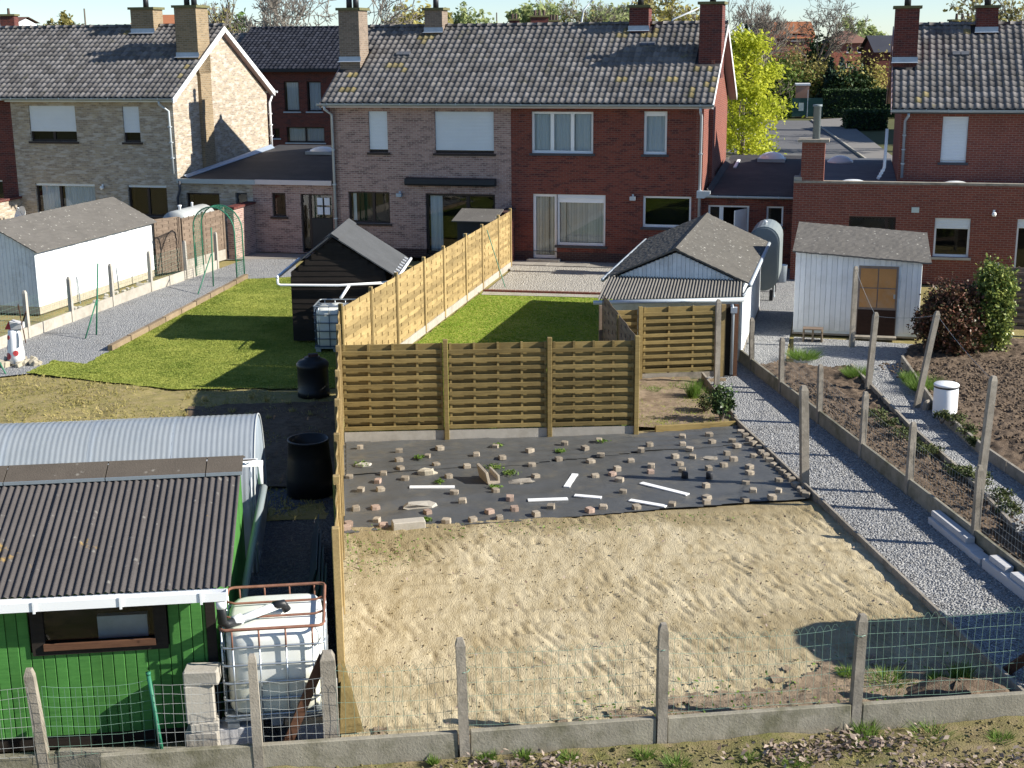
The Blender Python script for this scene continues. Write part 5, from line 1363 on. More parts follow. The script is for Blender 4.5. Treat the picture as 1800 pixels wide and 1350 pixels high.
# --- small black roofed hut by the patio of the pinkish house
hu = thing('bike_box', 'small black storage box with sloping roof on the patio of the pinkish house', 'storage box', HOUSE, (-1.6,-1.9,0))
bx0 = onv(803,370,-2.6)[0]; bx1 = onv(865,370,-2.6)[0]
MB().box(bx0,bx1,-2.6,-1.6,0,1.62).build('body', m_black, hu)
MB().box(bx1+0.002,bx1+0.03,-2.6,-1.6,0,1.70).build('side_panel', m_soffit, hu)
MB().add([(bx0-0.15,-2.72,1.66),(bx1+0.1,-2.72,1.66),(bx1+0.1,-1.5,1.92),(bx0-0.15,-1.5,1.92),(bx0-0.15,-2.72,1.63),(bx1+0.1,-2.72,1.63),(bx1+0.1,-1.5,1.89),(bx0-0.15,-1.5,1.89)],
         [(0,1,2,3),(7,6,5,4),(0,4,5,1),(1,5,6,2),(2,6,7,3),(3,7,4,0)]).build('roof', m_fibre2, hu)
MB().box(bx0+0.2,bx0+0.55,-2.61,-2.602,1.15,1.25).build('handle', m_galv, hu)

# --- neighbour's shed just outside the right edge; its shadow falls across the path
ns = thing('garden_shed', 'neighbouring timber shed just beyond the right edge of the picture', 'shed', PLOT, (11.6,2.6,0), 'garden sheds')
MB().poly([(9.96,-0.62,0.1),(9.96,0.8,0.1),(9.96,0.8,2.1),(9.96,0.68,2.4),(9.96,0.43,2.58),(9.96,0.08,2.64),(9.96,-0.62,2.55)][::-1], (3.2,0,0)).build('body', m_brownwood, ns)
MB().box(9.98,13.1,-0.6,0.78,0.0,0.098).build('plinth', m_conc, ns)
cb_ = thing('bed_shade_bin', 'unseen timber bin added past the right edge to shade the bed', 'compost bin', PLOT, (11.9,3.0,0))  # unseen bin, added to cast the shade on the narrow bed
for i in range(5):
    for q in ((11.3,11.34,1.95,4.1),(12.8,12.84,1.95,4.1),(11.345,12.795,1.95,1.99),(11.345,12.795,4.06,4.1)): MB().box(q[0],q[1],q[2],q[3],0.05+i*0.24,0.27+i*0.24).build('plank', m_timber, cb_)
# ------------------------------------------------------------------ timber fences
def overlap_panel(root, x0, x1, z0, z1, mat, y=0.0, nf=10, nb=5, flip=1):
    """slats in front of and behind upright battens, a gap between neighbours"""
    b = MB()
    for k in range(nb):
        xx = x0+0.02+(x1-x0-0.065)*k/(nb-1); b.box(xx, xx+0.042, y-0.022, y+0.022, z0, z1)
    pn = b.build('fence_panel', mat, root)
    pit = (z1-z0)/(nf+0.4)
    key = (round(x1-x0, 3), mat.name)
    if key not in SLATS:
        w = x1-x0
        SLATS[key] = (MB().obox((w/2,0,0.045), (w,0.018,0.074), ch=0.005).mesh('slat', mat), MB().obox((w/2,0,0.06), (w,0.016,0.120), ch=0.004).mesh('slat', mat))
    f, r = SLATS[key]
    for k in range(nf):
        inst('slat', f, pn, (x0, y-flip*0.032, z0+0.02+k*pit), (0, random.uniform(-.002,.002), 0))
    for k in range(nf+1):
        inst('slat', r, pn, (x0, y+flip*0.032, z0+0.02+(k-0.58)*pit if k > 0 else z0+0.005), (0, random.uniform(-.002,.002), 0))
    return pn
SLATS = {}
def woven_slat(w, h, phase, mat, nb=4, amp=0.009, n=16):
    top = []; vs = []; fs = []
    for i in range(n+1):
        x = w*i/n; y = amp*math.sin(math.pi*nb*x/w+phase*math.pi)
        vs += [(x,y-0.004,0),(x,y+0.004,0),(x,y+0.004,h),(x,y-0.004,h)]
    for i in range(n):
        for j in range(4):
            a, b = i*4+j, i*4+(j+1) % 4
            fs.append((a, b, b+4, a+4))
    fs += [(3,2,1,0),(n*4,n*4+1,n*4+2,n*4+3)]
    return MB().add(vs, fs).mesh('slat', mat)
def woven_panel(root, x0, x1, z0, z1, mat, y=0.0, pitch=0.098, nb=4, frame=True):
    b = MB(); w = x1-x0
    for k in range(nb):
        xx = x0+w*(k+0.5)/nb; b.box(xx-0.016, xx+0.016, y-0.010, y+0.010, z0, z1)
    for s in (-1, 1): b.box(x0, x0+0.03, y+s*0.02-0.006, y+s*0.02+0.006, z0, z1); b.box(x1-0.03, x1, y+s*0.02-0.006, y+s*0.02+0.006, z0, z1)
    pn = b.build('fence_panel', mat, root)
    key = ('w', round(w, 2), mat.name)
    if key not in SLATS: SLATS[key] = [woven_slat(w-0.006, pitch*1.05, p, mat, nb) for p in (0, 1)]
    k = 0; z = z0
    while z < z1-0.03:
        inst('slat', SLATS[key][k % 2], pn, (x0+0.003, y, z), (0, random.uniform(-.002,.002), 0)); z += pitch; k += 1
    return pn
def fence_post(root, x, z1, mat, w=0.085, y=0.0, z0=0.0):
    return MB().obox((x, y, (z0+z1)/2), (w, w, z1-z0), (0,0,0), 0.008).build('post', mat, root)

# dark green-brown front of the little lawn, facing the camera
frF, LF = line_frame(gp(602,778), gp(1120,766))
ff = thing('timber_fence', 'olive brown slatted timber fence with three panels facing the black membrane', 'fence', frF, (LF/2,0,0), 'timber fences')
P_ = [0.0]+[onv(px, 680, 0, frF)[0] for px in (784,966,1119)]
for i in range(3):
    overlap_panel(ff, P_[i]+0.05, P_[i+1]-0.05, 0.20, 1.86-0.01*i, m_pine2, 0.03)
    MB().box(P_[i]+0.045,P_[i+1]-0.045,0.0,0.045,-0.05,0.195).build('kick_board', m_concl, ff)
for x in P_[1:]: fence_post(ff, x, 1.93, m_pine2, 0.09)
# tall sunlit fence climbing away towards the houses
frS, LS = line_frame(FA, FB)
fs_ = thing('timber_fence', 'long pale yellow woven timber fence in full sun running back to the houses', 'fence', frS, (LS/2,0,0), 'timber fences')
tops = [(594,532),(651,497.8),(695.6,472),(744.4,450),(778.9,431),(817.8,413),(846.7,395.6),(875.6,385.6),(896.7,374)]
PX = [onv(px, py, 0, frS) for px, py in tops]
xs_ = [p[0] for p in PX]
xs_[0] = max(0.0, xs_[0])
for i in range(len(xs_)-1):
    woven_panel(fs_, xs_[i]+0.05, xs_[i+1]-0.05, 0.16, 1.84, m_pine)
    MB().box(xs_[i]+0.045, xs_[i+1]-0.045, -0.022, 0.022, -0.05, 0.155).build('kick_board', m_concl, fs_)
for i, x in enumerate(xs_): fence_post(fs_, x, 1.93, m_pine if i else m_pine2, 0.085)
# lower part of the same boundary, pointing at the camera
frL, LL = line_frame(gp(601,1197), (FA.x-0.03, FA.y-0.12))
fl_ = thing('timber_fence', 'woven timber fence seen edge-on along the left side of the bare plot', 'fence', frL, (LL/2,0,0), 'timber fences')
nP = int(round(LL/1.87)); st = LL/nP
for i in range(nP):
    woven_panel(fl_, i*st+0.05, (i+1)*st-0.05, 0.14, 1.80, m_pine)
    MB().box(i*st+0.045, (i+1)*st-0.045, -0.02, 0.02, -0.05, 0.135).build('kick_board', m_concl, fl_)
    fence_post(fl_, i*st, 1.90, m_pine, 0.09)
q0 = inv(frL, fw(PLOT,(0.05,0.75,0.50))); q1 = inv(frL, G(640,1286,0.04)); q2 = inv(frL, G(603,1292,0.0))
MB().poly([tuple(q0), tuple(q1), (q2.x,q2.y,0.02)], (0,0.03,0)).build('sloping_board', m_pine2, fl_)  # darker pine stands in for shade on its face
# tie between the front fence and the lean-to
frT, LT = line_frame(gp(1119,766), fw(PLOT, (5.75,15.3,0)))
ft_ = thing('timber_fence', 'short shaded woven fence joining the front fence to the lean-to', 'fence', frT, (LT/2,0,0), 'timber fences')
h_ = LT/2.5
for i in range(2):
    woven_panel(ft_, 0.08+i*(LT-0.1)/2, (i+1)*(LT-0.1)/2, 0.1, 1.80, m_grey)
fence_post(ft_, LT/2, 1.86, m_pine2, 0.08)
# wall of the lean-to
frW, LW = line_frame(fw(PLOT,(5.80,14.95,0)), fw(PLOT,(8.32,14.95,0)))
fw_ = thing('timber_fence', 'brown slatted timber screen under the corrugated lean-to roof', 'fence', frW, (LW/2,0,0), 'timber fences')
overlap_panel(fw_, 0.02, 0.66, 0.12, 1.55, m_pine2, 0.03, nf=9, nb=2); overlap_panel(fw_, 0.78, LW-0.05, 0.12, 1.60, m_pine2, 0.03, nf=9, nb=4)
MB().box(0.02, LW-0.03, 0.0, 0.04, -0.04, 0.115).build('kick_board', m_conc, fw_)
# grey-brown woven fences in the left garden
frA, LA = line_frame(fw(HOUSE,(-10.86,-5.35,0)), fw(HOUSE,(-10.42,-4.45,0)))
fa_ = thing('timber_fence', 'dark weathered woven fence panel at the end of the long white shed', 'fence', frA, (LA/2,0,0), 'timber fences')
woven_panel(fa_, 0.02, LA-0.05, 0.05, 1.78, m_grey)
fence_post(fa_, LA, 1.8, m_grey, 0.07)
frB, LB_ = line_frame(fw(HOUSE,(-10.40,-4.40,0)), fw(HOUSE,(-10.20,-1.7,0)))
fb_ = thing('timber_fence', 'weathered woven fence with curved top on a concrete base behind the green arch', 'fence', frB, (LB_/2,0,0), 'timber fences')
for i in range(2):
    woven_panel(fb_, 0.04+i*LB_/2, (i+1)*LB_/2-0.04, 0.36, 1.76, m_grey); fence_post(fb_, (i+1)*LB_/2, 1.8, m_grey, 0.07)
MB().box(0, LB_, -0.03, 0.03, 0, 0.355).build('kick_board', m_concl, fb_)
frC, LC = line_frame(fw(HOUSE,(14.35,-9.0,0)), fw(HOUSE,(18.95,-9.0,0)))
fc_ = thing('timber_fence', 'grey-brown slatted fence beside the ivy bush at the right edge', 'fence', frC, (1,0,0), 'timber fences')
for i in range(2):
    overlap_panel(fc_, 0.06+i*1.9, 1.84+i*1.9, 0.1, 1.7, m_grey, nf=9); fence_post(fc_, i*1.9, 1.78, m_concl, 0.1)

# ------------------------------------------------------------------ concrete posts, wire fences and kerbs
def conc_post(root, fr, x, y, h, w=0.10, mat=None, tilt=(0,0), name='post', z0=-0.05, pointed=True):
    b = MB(); n = [(-w/2,-w/2),(w/2,-w/2),(w/2,w/2),(-w/2,w/2)]
    rings = [(1.0,z0),(1.0,h*0.33),(0.97,h*0.66),(0.93,h-0.07),(0.55,h)] if pointed else [(1,z0),(0.98,h*0.5),(0.95,h-0.02),(0.8,h)]
    vs = []
    rr = random.Random(int(x*1000+y*77))
    for s, z in rings:
        for p in n:
            vs.append((x+p[0]*s+tilt[0]*z+rr.uniform(-.004,.004), y+p[1]*s+tilt[1]*z+rr.uniform(-.004,.004), z))
    fs = [(3,2,1,0)]
    for i in range(len(rings)-1):
        for j in range(4):
            a, c = i*4+j, i*4+(j+1) % 4
            fs.append((a, c, c+4, a+4))
    k = (len(rings)-1)*4
    fs.append((k,k+1,k+2,k+3))
    b.add(vs, fs)
    return b.build(name, mat or m_conc, root) if root is not None else b
def wire(mb, a, b, r, sag=0.0, n=1):
    a, b = Vector(a), Vector(b); pts = []
    for i in range(n+1):
        t = i/n; p = a.lerp(b, t); p.z -= sag*4*t*(1-t); pts.append(p)
    mb.tube(pts, r, 4, False)
def wire_mesh(root, p0, p1, z0, z1, dx, dz, r, mat, sag=0.0, scallop=0.0, y=0.0, wob=0.006, name='wire_mesh', seed=1):
    rr = random.Random(seed); mb = MB()
    L = p1-p0; n = max(1, int(L/dx))
    def zz(x, z): t = (x-p0)/L; return z-sag*4*t*(1-t)*(z-z0)/(z1-z0)
    for i in range(n+1):
        x = p0+L*i/n
        mb.tube([(x+rr.uniform(-wob,wob), y+rr.uniform(-wob,wob), z0), (x+rr.uniform(-wob,wob), y+rr.uniform(-wob,wob)*2, zz(x,(z0+z1)/2)), (x+rr.uniform(-wob,wob), y, zz(x,z1))], r, 3, False)
        if scallop and i < n:
            x2 = x+L/n
            mb.tube([(x+(x2-x)*k/5-(0 if k else 0), y, zz(x, z1)+scallop*math.sin(math.pi*k/5)) for k in range(6)], r, 3, False)
    k = max(1, int((z1-z0)/dz))
    for j in range(k+1):
        z = z0+(z1-z0)*j/k; m = 6; ph = rr.uniform(0, 6)
        mb.tube([(p0+L*i/m, y+wob*math.sin(i*1.7+ph), zz(p0+L*i/m, z)+wob*math.sin(i*1.3+ph*2)) for i in range(m+1)], r*1.1, 3, False)
    return mb.build(name, mat, root)

# front wire fence on its kerb
wf = thing('wire_fence', 'green wire fence on concrete posts and kerb along the front of the bare plot', 'fence', PLOT, (3.7,-0.62,0), 'wire fences')
fpost = [(-0.09,-0.34,1.13),(1.28,-0.62,1.32),(3.37,-0.62,1.35),(5.5,-0.60,1.31),(7.62,-0.60,1.25)]
tl = [(-.01,0),(-.02,0),(0,0),(.02,0),(.0,0)]
for (x, y, h), t in zip(fpost, tl):
    conc_post(wf, PLOT, x, y, h, 0.105 if h > 1.2 else 0.16, tilt=t)
kb = [(-2.4,1.21),(1.34,3.31),(3.43,5.44),(5.57,7.9),(7.9,9.2)]
for i, (x0, x1) in enumerate(kb):
    MB().obox(((x0+x1)/2,-0.62,0.10), (x1-x0,0.07,0.37), (0,random.uniform(-.006,.006),0), 0.008).build('kerb_board', m_conck, wf)
seg = [(-0.02,1.24,0.30,1.02,0.06),(1.33,3.32,0.30,1.13,0.05),(3.42,5.46,0.30,1.15,0.05),(5.55,7.58,0.30,1.20,0.0)]
for i, (x0, x1, z0, z1, sg) in enumerate(seg):
    wire_mesh(wf, x0, x1, z0, z1, 0.083, 0.15, 0.0018, m_greenw, sg, 0.07, -0.56, 0.008, seed=i+3)
    tw = MB(); tw.tube([(x1+0.04+0.065*math.cos(a),-0.61+0.065*math.sin(a),z1-0.06) for a in [k*math.pi/4 for k in range(9)]], 0.005, 4, False); tw.build('tie_wire', m_greenw, wf)
# wire fence in front of the green shed
wg = thing('wire_fence', 'sagging grey-green wire fence in front of the green shed', 'fence', PLOT, (-1.9,-0.4,0), 'wire fences')
conc_post(wg, PLOT, -3.02,-0.30, 1.12, 0.10, tilt=(-0.06,0)); conc_post(wg, PLOT, -0.83,-0.62,1.28,0.09, tilt=(-.01,0)); conc_post(wg, PLOT, -5.0,-0.3, 1.12, 0.10)
MB().tube([(-1.80,-0.45,-0.05),(-1.90,-0.40,1.02)], 0.022, 8).lathe([(0.026,0),(0.026,0.03)],8,(-1.90,-0.40,1.02)).build('steel_post', m_greenm, wg, True)
MB().obox((-3.7,-0.30,0.03), (2.6,0.08,0.30), (0,0,0), 0.01).obox((-1.93,-0.42,0.05), (1.9,0.08,0.32), (0,0,-0.12), 0.01).build('kerb_board', m_conck, wg)
wire_mesh(wg, -4.9,-3.1,0.18,0.95,0.10,0.11,0.0018,m_greyw,0.03,0,-0.36, seed=21)
wire_mesh(wg, -2.95,-1.88,0.18,0.97,0.10,0.11,0.0018,m_greenw,0.05,0,-0.40, seed=22); wire_mesh(wg, -1.84,-0.85,0.2,0.96,0.085,0.10,0.0018,m_greyw,0.03,0,-0.50, seed=23)
wire_mesh(wg, -0.78,-0.16,0.2,0.92,0.085,0.10,0.0018,m_greyw,0.03,0,-0.50, seed=24)

# right fence along the path
frR, LR = line_frame(fw(PLOT,(9.20,-0.62,0)), fw(PLOT,(9.18,18.6,0)))
wr = thing('wire_fence', 'low wire fence with short concrete posts along the right kerb of gravel path', 'fence', frR, (LR/2,0,0), 'wire fences')
for yb, h in ((0.0,1.15),(4.92,1.24),(7.30,1.22),(9.34,1.20),(11.54,1.18),(13.88,1.20),(16.0,1.2),(18.0,1.2)):
    conc_post(wr, frR, yb, 0.0, h, 0.10, tilt=(0.01,random.uniform(-.02,.04)))
pr_ = [0.0,2.4,4.92,7.30,9.34,11.54,13.88,16.0,18.0]
for i in range(len(pr_)-1):
    MB().obox(((pr_[i]+pr_[i+1])/2,0.0,0.06), (pr_[i+1]-pr_[i]-0.07,0.06,0.42), (random.uniform(-.05,.05),0,0), 0.008).build('kerb_board', m_conck, wr)
    wire_mesh(wr, pr_[i]+0.05, pr_[i+1]-0.05, 0.29, 0.90, 0.09, 0.12, 0.0019, m_greyw, 0.03, 0, -0.045, 0.006, seed=40+i)
# left kerb of that path
lk = thing('path_edging', 'thin concrete edging between the bare plot and the gravel path', 'edging', PLOT, (7.6,5,0))
y = -0.55; 
while y < 11.2:
    l = 1.0; MB().obox((7.605,y+l/2,0.03), (0.05,l-0.012,0.16), (random.uniform(-.01,.01),random.uniform(-.05,.05),random.uniform(-.008,.008)), 0.006).build('kerb_stone', m_conc, lk); y += l
lk2 = thing('path_edging', 'concrete edging along the little bed beside the lean-to', 'edging', PLOT, (7.7,13,0))
for i in range(4): MB().obox((7.66+i*0.07,11.7+i*0.9,0.04), (0.05,0.88,0.18), (0,0,-0.08), 0.006).build('kerb_stone', m_conc, lk2)
MB().obox((6.75,10.98,0.035), (1.6,0.05,0.12), (0,0,0.06), 0.006).build('kerb_stone', m_pine2, lk2)
# edging of the inner path
e1 = thing('path_edging', 'concrete edging along the left side of the inner garden path', 'edging', PLOT, (10.5,8,0))
L_ = [(9.95,4.6),(10.33,7.0),(10.62,10.0),(11.2,14.0),(11.32,14.9)]
for i in range(len(L_)-1):
    p, q = Vector((*L_[i],0.08)), Vector((*L_[i+1],0.08)); n = max(1, int((q-p).length/1.0))
    for k in range(n): MB().bar(p.lerp(q,k/n), p.lerp(q,(k+0.98)/n), 0.05, 0.22).build('kerb_stone', m_conc, e1)
e2_ = thing('path_edging', 'concrete edging along the right side of the inner garden path', 'edging', PLOT, (11.4,9,0))
L_ = [(11.22,5.5),(11.33,8.5),(11.65,11.1),(12.72,15.4)]
for i in range(len(L_)-1):
    p, q = Vector((*L_[i],0.09)), Vector((*L_[i+1],0.09)); n = max(1, int((q-p).length/1.0))
    for k in range(n): MB().bar(p.lerp(q,k/n), p.lerp(q,(k+0.98)/n), 0.05, 0.24).build('kerb_stone', m_conc, e2_)
# single and tall concrete posts
def lone_post(label, px, py, tx, ty, w=0.12, mat=None, group='tall concrete posts'):
    b = G(px, py, 0, PLOT); xt, zt = onv(tx, ty, b.y, PLOT)
    o = conc_post(None, PLOT, b.x, b.y, zt, w, tilt=((xt-b.x)/zt, 0), z0=-0.1)
    return o.top('concrete_post', mat or m_conc, PLOT, (b.x,b.y,0), label, 'post', group), b, xt, zt
lone_post('stout concrete post standing between black membrane and gravel path', 1414,856,1413,678,0.13)
lone_post('mossy concrete post in front of the lean-to screen', 1260,676,1263,526,0.11)
tp = []
for lb, a in (('tall concrete post before the brown shed door', (1497,610,1505,468)), ('tall concrete post at the left of inner path, second from shed', (1525,690,1540,549)),
              ('leaning tall concrete post beside the white drum', (1611,716,1648,547)), ('tall concrete post rising behind the kerb at the right edge', (1716,905,1747,661))):
    o, b, xt, zt = lone_post(lb, *a, 0.11); tp.append((xt, b.y, zt))
ww_ = MB(); 
for i in range(3): wire(ww_, (tp[i][0],tp[i][1],tp[i][2]-0.08), (tp[i+1][0],tp[i+1][1],tp[i+1][2]-0.08), 0.004, 0.05, 6)
ww_.top('line_wire', m_greyw, PLOT, (tp[0][0],tp[0][1],0), 'thin wire strung between the tall concrete posts', 'wire')

# left garden: concrete posts and kerb beside the gravel path
kl = [gp(127,565), gp(199,538), gp(266,512), gp(328,490), gp(382,472)]
d0 = Vector(kl[0])-Vector(kl[1])
kl = [tuple(Vector(kl[0])+d0*1.9), tuple(Vector(kl[0])+d0*0.95)]+kl
frK, LK = line_frame(kl[0], kl[-1])
wk = thing('wire_fence', 'wire fence with grey concrete posts and kerb along the left gravel path', 'fence', frK, (LK/2,0,0), 'wire fences')
xk = [inv(frK, (*p, 0)) for p in kl]
for i, p in enumerate(xk): conc_post(wk, frK, p.x, p.y, 1.22, 0.10, m_concl)
for i in range(len(xk)-1):
    MB().obox(((xk[i].x+xk[i+1].x)/2,(xk[i].y+xk[i+1].y)/2,0.11), (xk[i+1].x-xk[i].x-0.08,0.05,0.34), (0,0,math.atan2(xk[i+1].y-xk[i].y, xk[i+1].x-xk[i].x)), 0.006).build('kerb_board', m_concl, wk)
    wire_mesh(wk, xk[i].x+0.05, xk[i+1].x-0.05, 0.3, 1.0, 0.11, 0.11, 0.0020, m_greenw, 0, 0, xk[i].y+0.05, seed=60+i)
# stakes before the long white shed
for i, (px, py, tx, ty) in enumerate(((141,531,136,491),(209,510,206,468),(246,493,243,467),(270,486,266,449))):
    b = G(px, py); n = onv(tx, ty, b.y)[1]
    MB().tube([(b.x,b.y,-0.05),(b.x-0.03,b.y,0.75)], 0.018, 6).top('stake', m_galv, WORLD, (b.x,b.y,0), 'thin grey stake standing before the long white shed', 'stake', 'stakes before the white shed')
# timber edging of the left lawn
le = thing('lawn_edging', 'old timber sleepers edging the left lawn beside the path', 'edging', WORLD, (*edge(0.5),0))
for i in range(9):
    p, q = Vector((*edge(0.12+i*0.1),0.06)), Vector((*edge(0.12+(i+0.96)*0.1),0.06)); MB().bar(p, q, 0.12, 0.16+random.uniform(-.02,.03)).build('sleeper', m_timber, le)
# green steel posts with braces
def brace_post(label, px, py, tx, ty, bx, by, mx, my):
    b = G(px, py); d = sight(tx, ty); t = b.y/d.y; top = Vector((0,0,CAM_H))+d*t
    c = G(bx, by); d2 = sight(mx, my); md = Vector((0,0,CAM_H))+d2*(b.y/d2.y)
    r = thing('steel_post', label, 'post', WORLD, (b.x,b.y,0), 'green steel posts')
    MB().tube([(b.x,b.y,-0.05), tuple(top)], 0.022, 8).build('upright', m_greenm, r, True)
    MB().tube([tuple(c), tuple(md)], 0.018, 8).build('brace', m_greenm, r, True)
brace_post('green steel post with slanting brace at the near end of the left path', 169,588,172,463,150,595,170,527)
brace_post('green steel post with brace standing inside the garden arch', 375,503,371,400,348,517,371,447)
b = G(888,505); t = onv(853,404,0,frS)
MB().tube([tuple(fw(frS,(t[0],-0.05,t[1]))), (b.x,b.y,0)], 0.016, 6).top('fence_prop', m_greenm, WORLD, (b.x,b.y,0), 'thin green rod propping the sunlit fence on the patio', 'prop')
r_ = thing('steel_post', 'broken green steel brace lying by the windmill at the left edge', 'post', WORLD, (*gp(8,655),0), 'green steel posts')
a, c = G(10,657), G(-8,640)
MB().tube([(a.x,a.y,0.0),(c.x-0.2,c.y,0.75)], 0.02, 6).build('upright', m_greenm, r_, True)
# ------------------------------------------------------------------ the black membrane and what weighs it down
def memb_h(X, Y):
    return 0.020+0.030*(fbm(X*0.8, Y*1.6, 41, 3)-0.5)+0.017*np.sin(Y*9+1.5*fbm(X*0.7, Y*0.7, 44, 2)*6)*np.clip(fbm(X*0.6, Y*1.1, 47, 2)*2-0.8, 0, 1)+0.022*(fbm(X*4, Y*5, 45, 3)-0.5)
mk = [(0.06,6.14),(0.7,6.22),(1.5,6.2),(2.2,6.3),(3.0,6.29),(3.9,6.36),(4.6,6.47),(5.5,6.5),(6.4,6.62),(7.5,6.66),(7.56,10.95),(5.6,10.72),(0.06,10.98)]
relief('weed_membrane', m_memb, PLOT, 0.05, 7.57, 6.1, 10.98, 0.045, memb_h, keep=lambda x, y: inpoly(x, y, mk), kind=None)
mo = bpy.data.objects['weed_membrane']; tag(mo, 'black weed membrane spread over the back of the bare plot', 'membrane')
# second sheet lying over the first
mk2 = [(0.3,8.95),(3.2,9.1),(5.4,9.5),(7.5,9.75),(7.53,10.9),(5.6,10.70),(0.1,10.9),(0.1,8.95)]
relief('weed_membrane', m_memb, PLOT, 0.05, 7.55, 8.9, 10.96, 0.045, lambda X, Y: memb_h(X, Y)+0.014+0.008*np.sin(Y*22), keep=lambda x, y: inpoly(x, y, mk2), kind=None)
tag(bpy.data.objects['weed_membrane.001'], 'second strip of black membrane overlapping at the back by the fence', 'membrane')
def mz(x, y): return float(memb_h(np.array([x]), np.array([y]))[0])+(0.018 if y > 9.3 else 0.0)
def paver_mesh(mat, seed):
    r = random.Random(seed); w, l, h = 0.10, 0.125, 0.07
    b = MB(); ring = [(-w/2,-l/2),(w/2,-l/2),(w/2+0.012,0),(w/2,l/2),(-w/2,l/2),(-w/2-0.012,0)]
    vs = [(p[0],p[1],0) for p in ring]+[(p[0],p[1],h-0.008) for p in ring]+[(p[0]*0.88,p[1]*0.9,h) for p in ring]
    vs = [(v[0]+r.uniform(-.004,.004), v[1]+r.uniform(-.004,.004), v[2]+r.uniform(-.002,.002)) for v in vs]
    fs = [(5,4,3,2,1,0),tuple(range(12,18))]+[(i,(i+1) % 6,6+(i+1) % 6,6+i) for i in range(6)]+[(6+i,6+(i+1) % 6,12+(i+1) % 6,12+i) for i in range(6)]
    return b.add(vs, fs).mesh('paver', mat)
PVM = [paver_mesh(m_paver, k) for k in range(4)]; PVP = [paver_mesh(m_paverp, k+9) for k in range(3)]
def paver(px, py, kind=0, row=False):
    p = G(px, py+3, 0.02, PLOT); p.y = max(p.y, 6.30+0.06*p.x); z = mz(p.x, p.y)
    pink = kind == 1
    o = bpy.data.objects.new('paver', random.choice(PVP if pink else PVM)); COL.objects.link(o)
    q = fw(PLOT, (p.x, p.y, z-0.006)); o.location = q
    o.rotation_euler = (random.uniform(-.06,.06), random.uniform(-.06,.06), ALP+random.choice((0,1.57))+random.uniform(-.5,.5))
    o.scale = (random.uniform(.9,1.15), random.uniform(.9,1.1), random.uniform(.85,1.15))
    col_ = 'small pinkish paver' if pink else 'small grey-brown paver'
    if row: lb, gr = col_+' packed in the row along the path edge of the membrane', 'pavers along the path edge'
    elif p.y > 10.0: lb, gr = col_+' in the back row of the membrane below the timber fence', 'pavers in the back row'
    elif p.y < 6.55+0.07*p.x: lb, gr = col_+' holding the front edge of the membrane beside the bare soil', 'pavers on the front edge'
    elif p.x < 1.3: lb, gr = col_+' on the membrane near the left fence', 'pavers near the left fence'
    elif p.x < 3.2: lb, gr = col_+' around the left planks and concrete channel on the membrane', 'pavers left of middle'
    elif p.x < 5.0: lb, gr = col_+' among the short white planks in the middle of the membrane', 'pavers in the middle'
    else: lb, gr = col_+' on the right half of the membrane beyond the long planks', 'pavers on the right half'
    tag(o, lb, 'paver', gr+(', pinkish' if pink else ''))
Z4 = [(250,263),(455,280),(670,265),(963,255),(1145,280),(1327,240),(1435,267),(1508,228),(605,308),(455,328),(862,300),(1000,318),(1297,322),(1517,302),(1465,332),(463,370),(650,353),(812,363),(1155,350),(373,397),(718,412),(487,422),(1175,410),(1490,405),(1605,372),(1617,430),(252,480),(357,480),(745,498),(963,490),(790,540),(1635,490),(1255,570),(1530,570),(228,577),(1715,587),(1180,617),(845,637),(987,630),(705,647),(338,640),(193,412),(1677,322),(1730,280),(1775,247)]
Z4P = [(343,437),(1580,398),(1038,527),(330,573),(605,600),(933,595),(1063,585),(1470,610),(373,682),(188,663),(178,695)]
Z5 = [(512,477),(720,472),(718,420),(888,412),(905,457),(1033,450),(1062,485),(1000,528),(762,508),(673,547),(782,548),(703,592),(1043,567),(1168,540),(980,600),(885,622),(1143,612),(1143,650),(520,607),(718,632),(1120,715),(1165,757),(1328,697),(868,735),(873,805),(1325,765),(668,873),(890,860),(1135,843),(1310,833),(440,887)]
for x, y in Z4: paver(550+x/3, 700+y/3)
for x, y in Z4P: paver(550+x/3, 700+y/3, 1)
for x, y in Z5: paver(1000+x/3.6, 650+y/3.6, 1 if (x, y) in ((518,642),) else 0)
paver(1000+518/3.6, 650+642/3.6, 1)
for i in range(17):                                    # row packed along the right edge
    t = i/16; x, y = 1090+(1512-1090)*t, 392+(800-392)*t
    paver(1000+x/3.6+random.uniform(-2,2), 650+y/3.6, 0, True)
for px, py in ((1204,836),(1247,837)):
    p = G(px, py, 0.06, PLOT); MB().lathe([(0.06,0),(0.06,0.1),(0.05,0.115),(0,0.115)], 12, (p.x,p.y,mz(p.x,p.y)), True, False).top('plastic_cap', m_paverd, PLOT, (p.x,p.y,0), 'small black plastic pot standing on the membrane', 'pot', 'black pots on the membrane', None, True)
# white planks
for lb, a, b in (('white plank lying farthest left on the membrane', (720,853), (799,852)), ('white plank pointing towards the camera line at membrane middle', (996,852), (1011,829)),
              ('white plank below membrane middle, left of the shortest', (928,875), (998,872)), ('shortest white plank near membrane middle', (1010,868), (1057,872)),
              ('longest white plank lying slanted on the right of the membrane', (1127,845), (1209,866)), ('white plank slanted at the front right of the membrane', (1107,875), (1171,887))):
    p, q = G(*a, 0.07, PLOT), G(*b, 0.07, PLOT); zp, zq = mz(p.x,p.y)+0.012, mz(q.x,q.y)+0.012
    MB().bar((p.x,p.y,zp),(q.x,q.y,zq),0.105,0.018).top('plank', m_wboard, PLOT, (p.x,p.y,0), lb, 'plank')
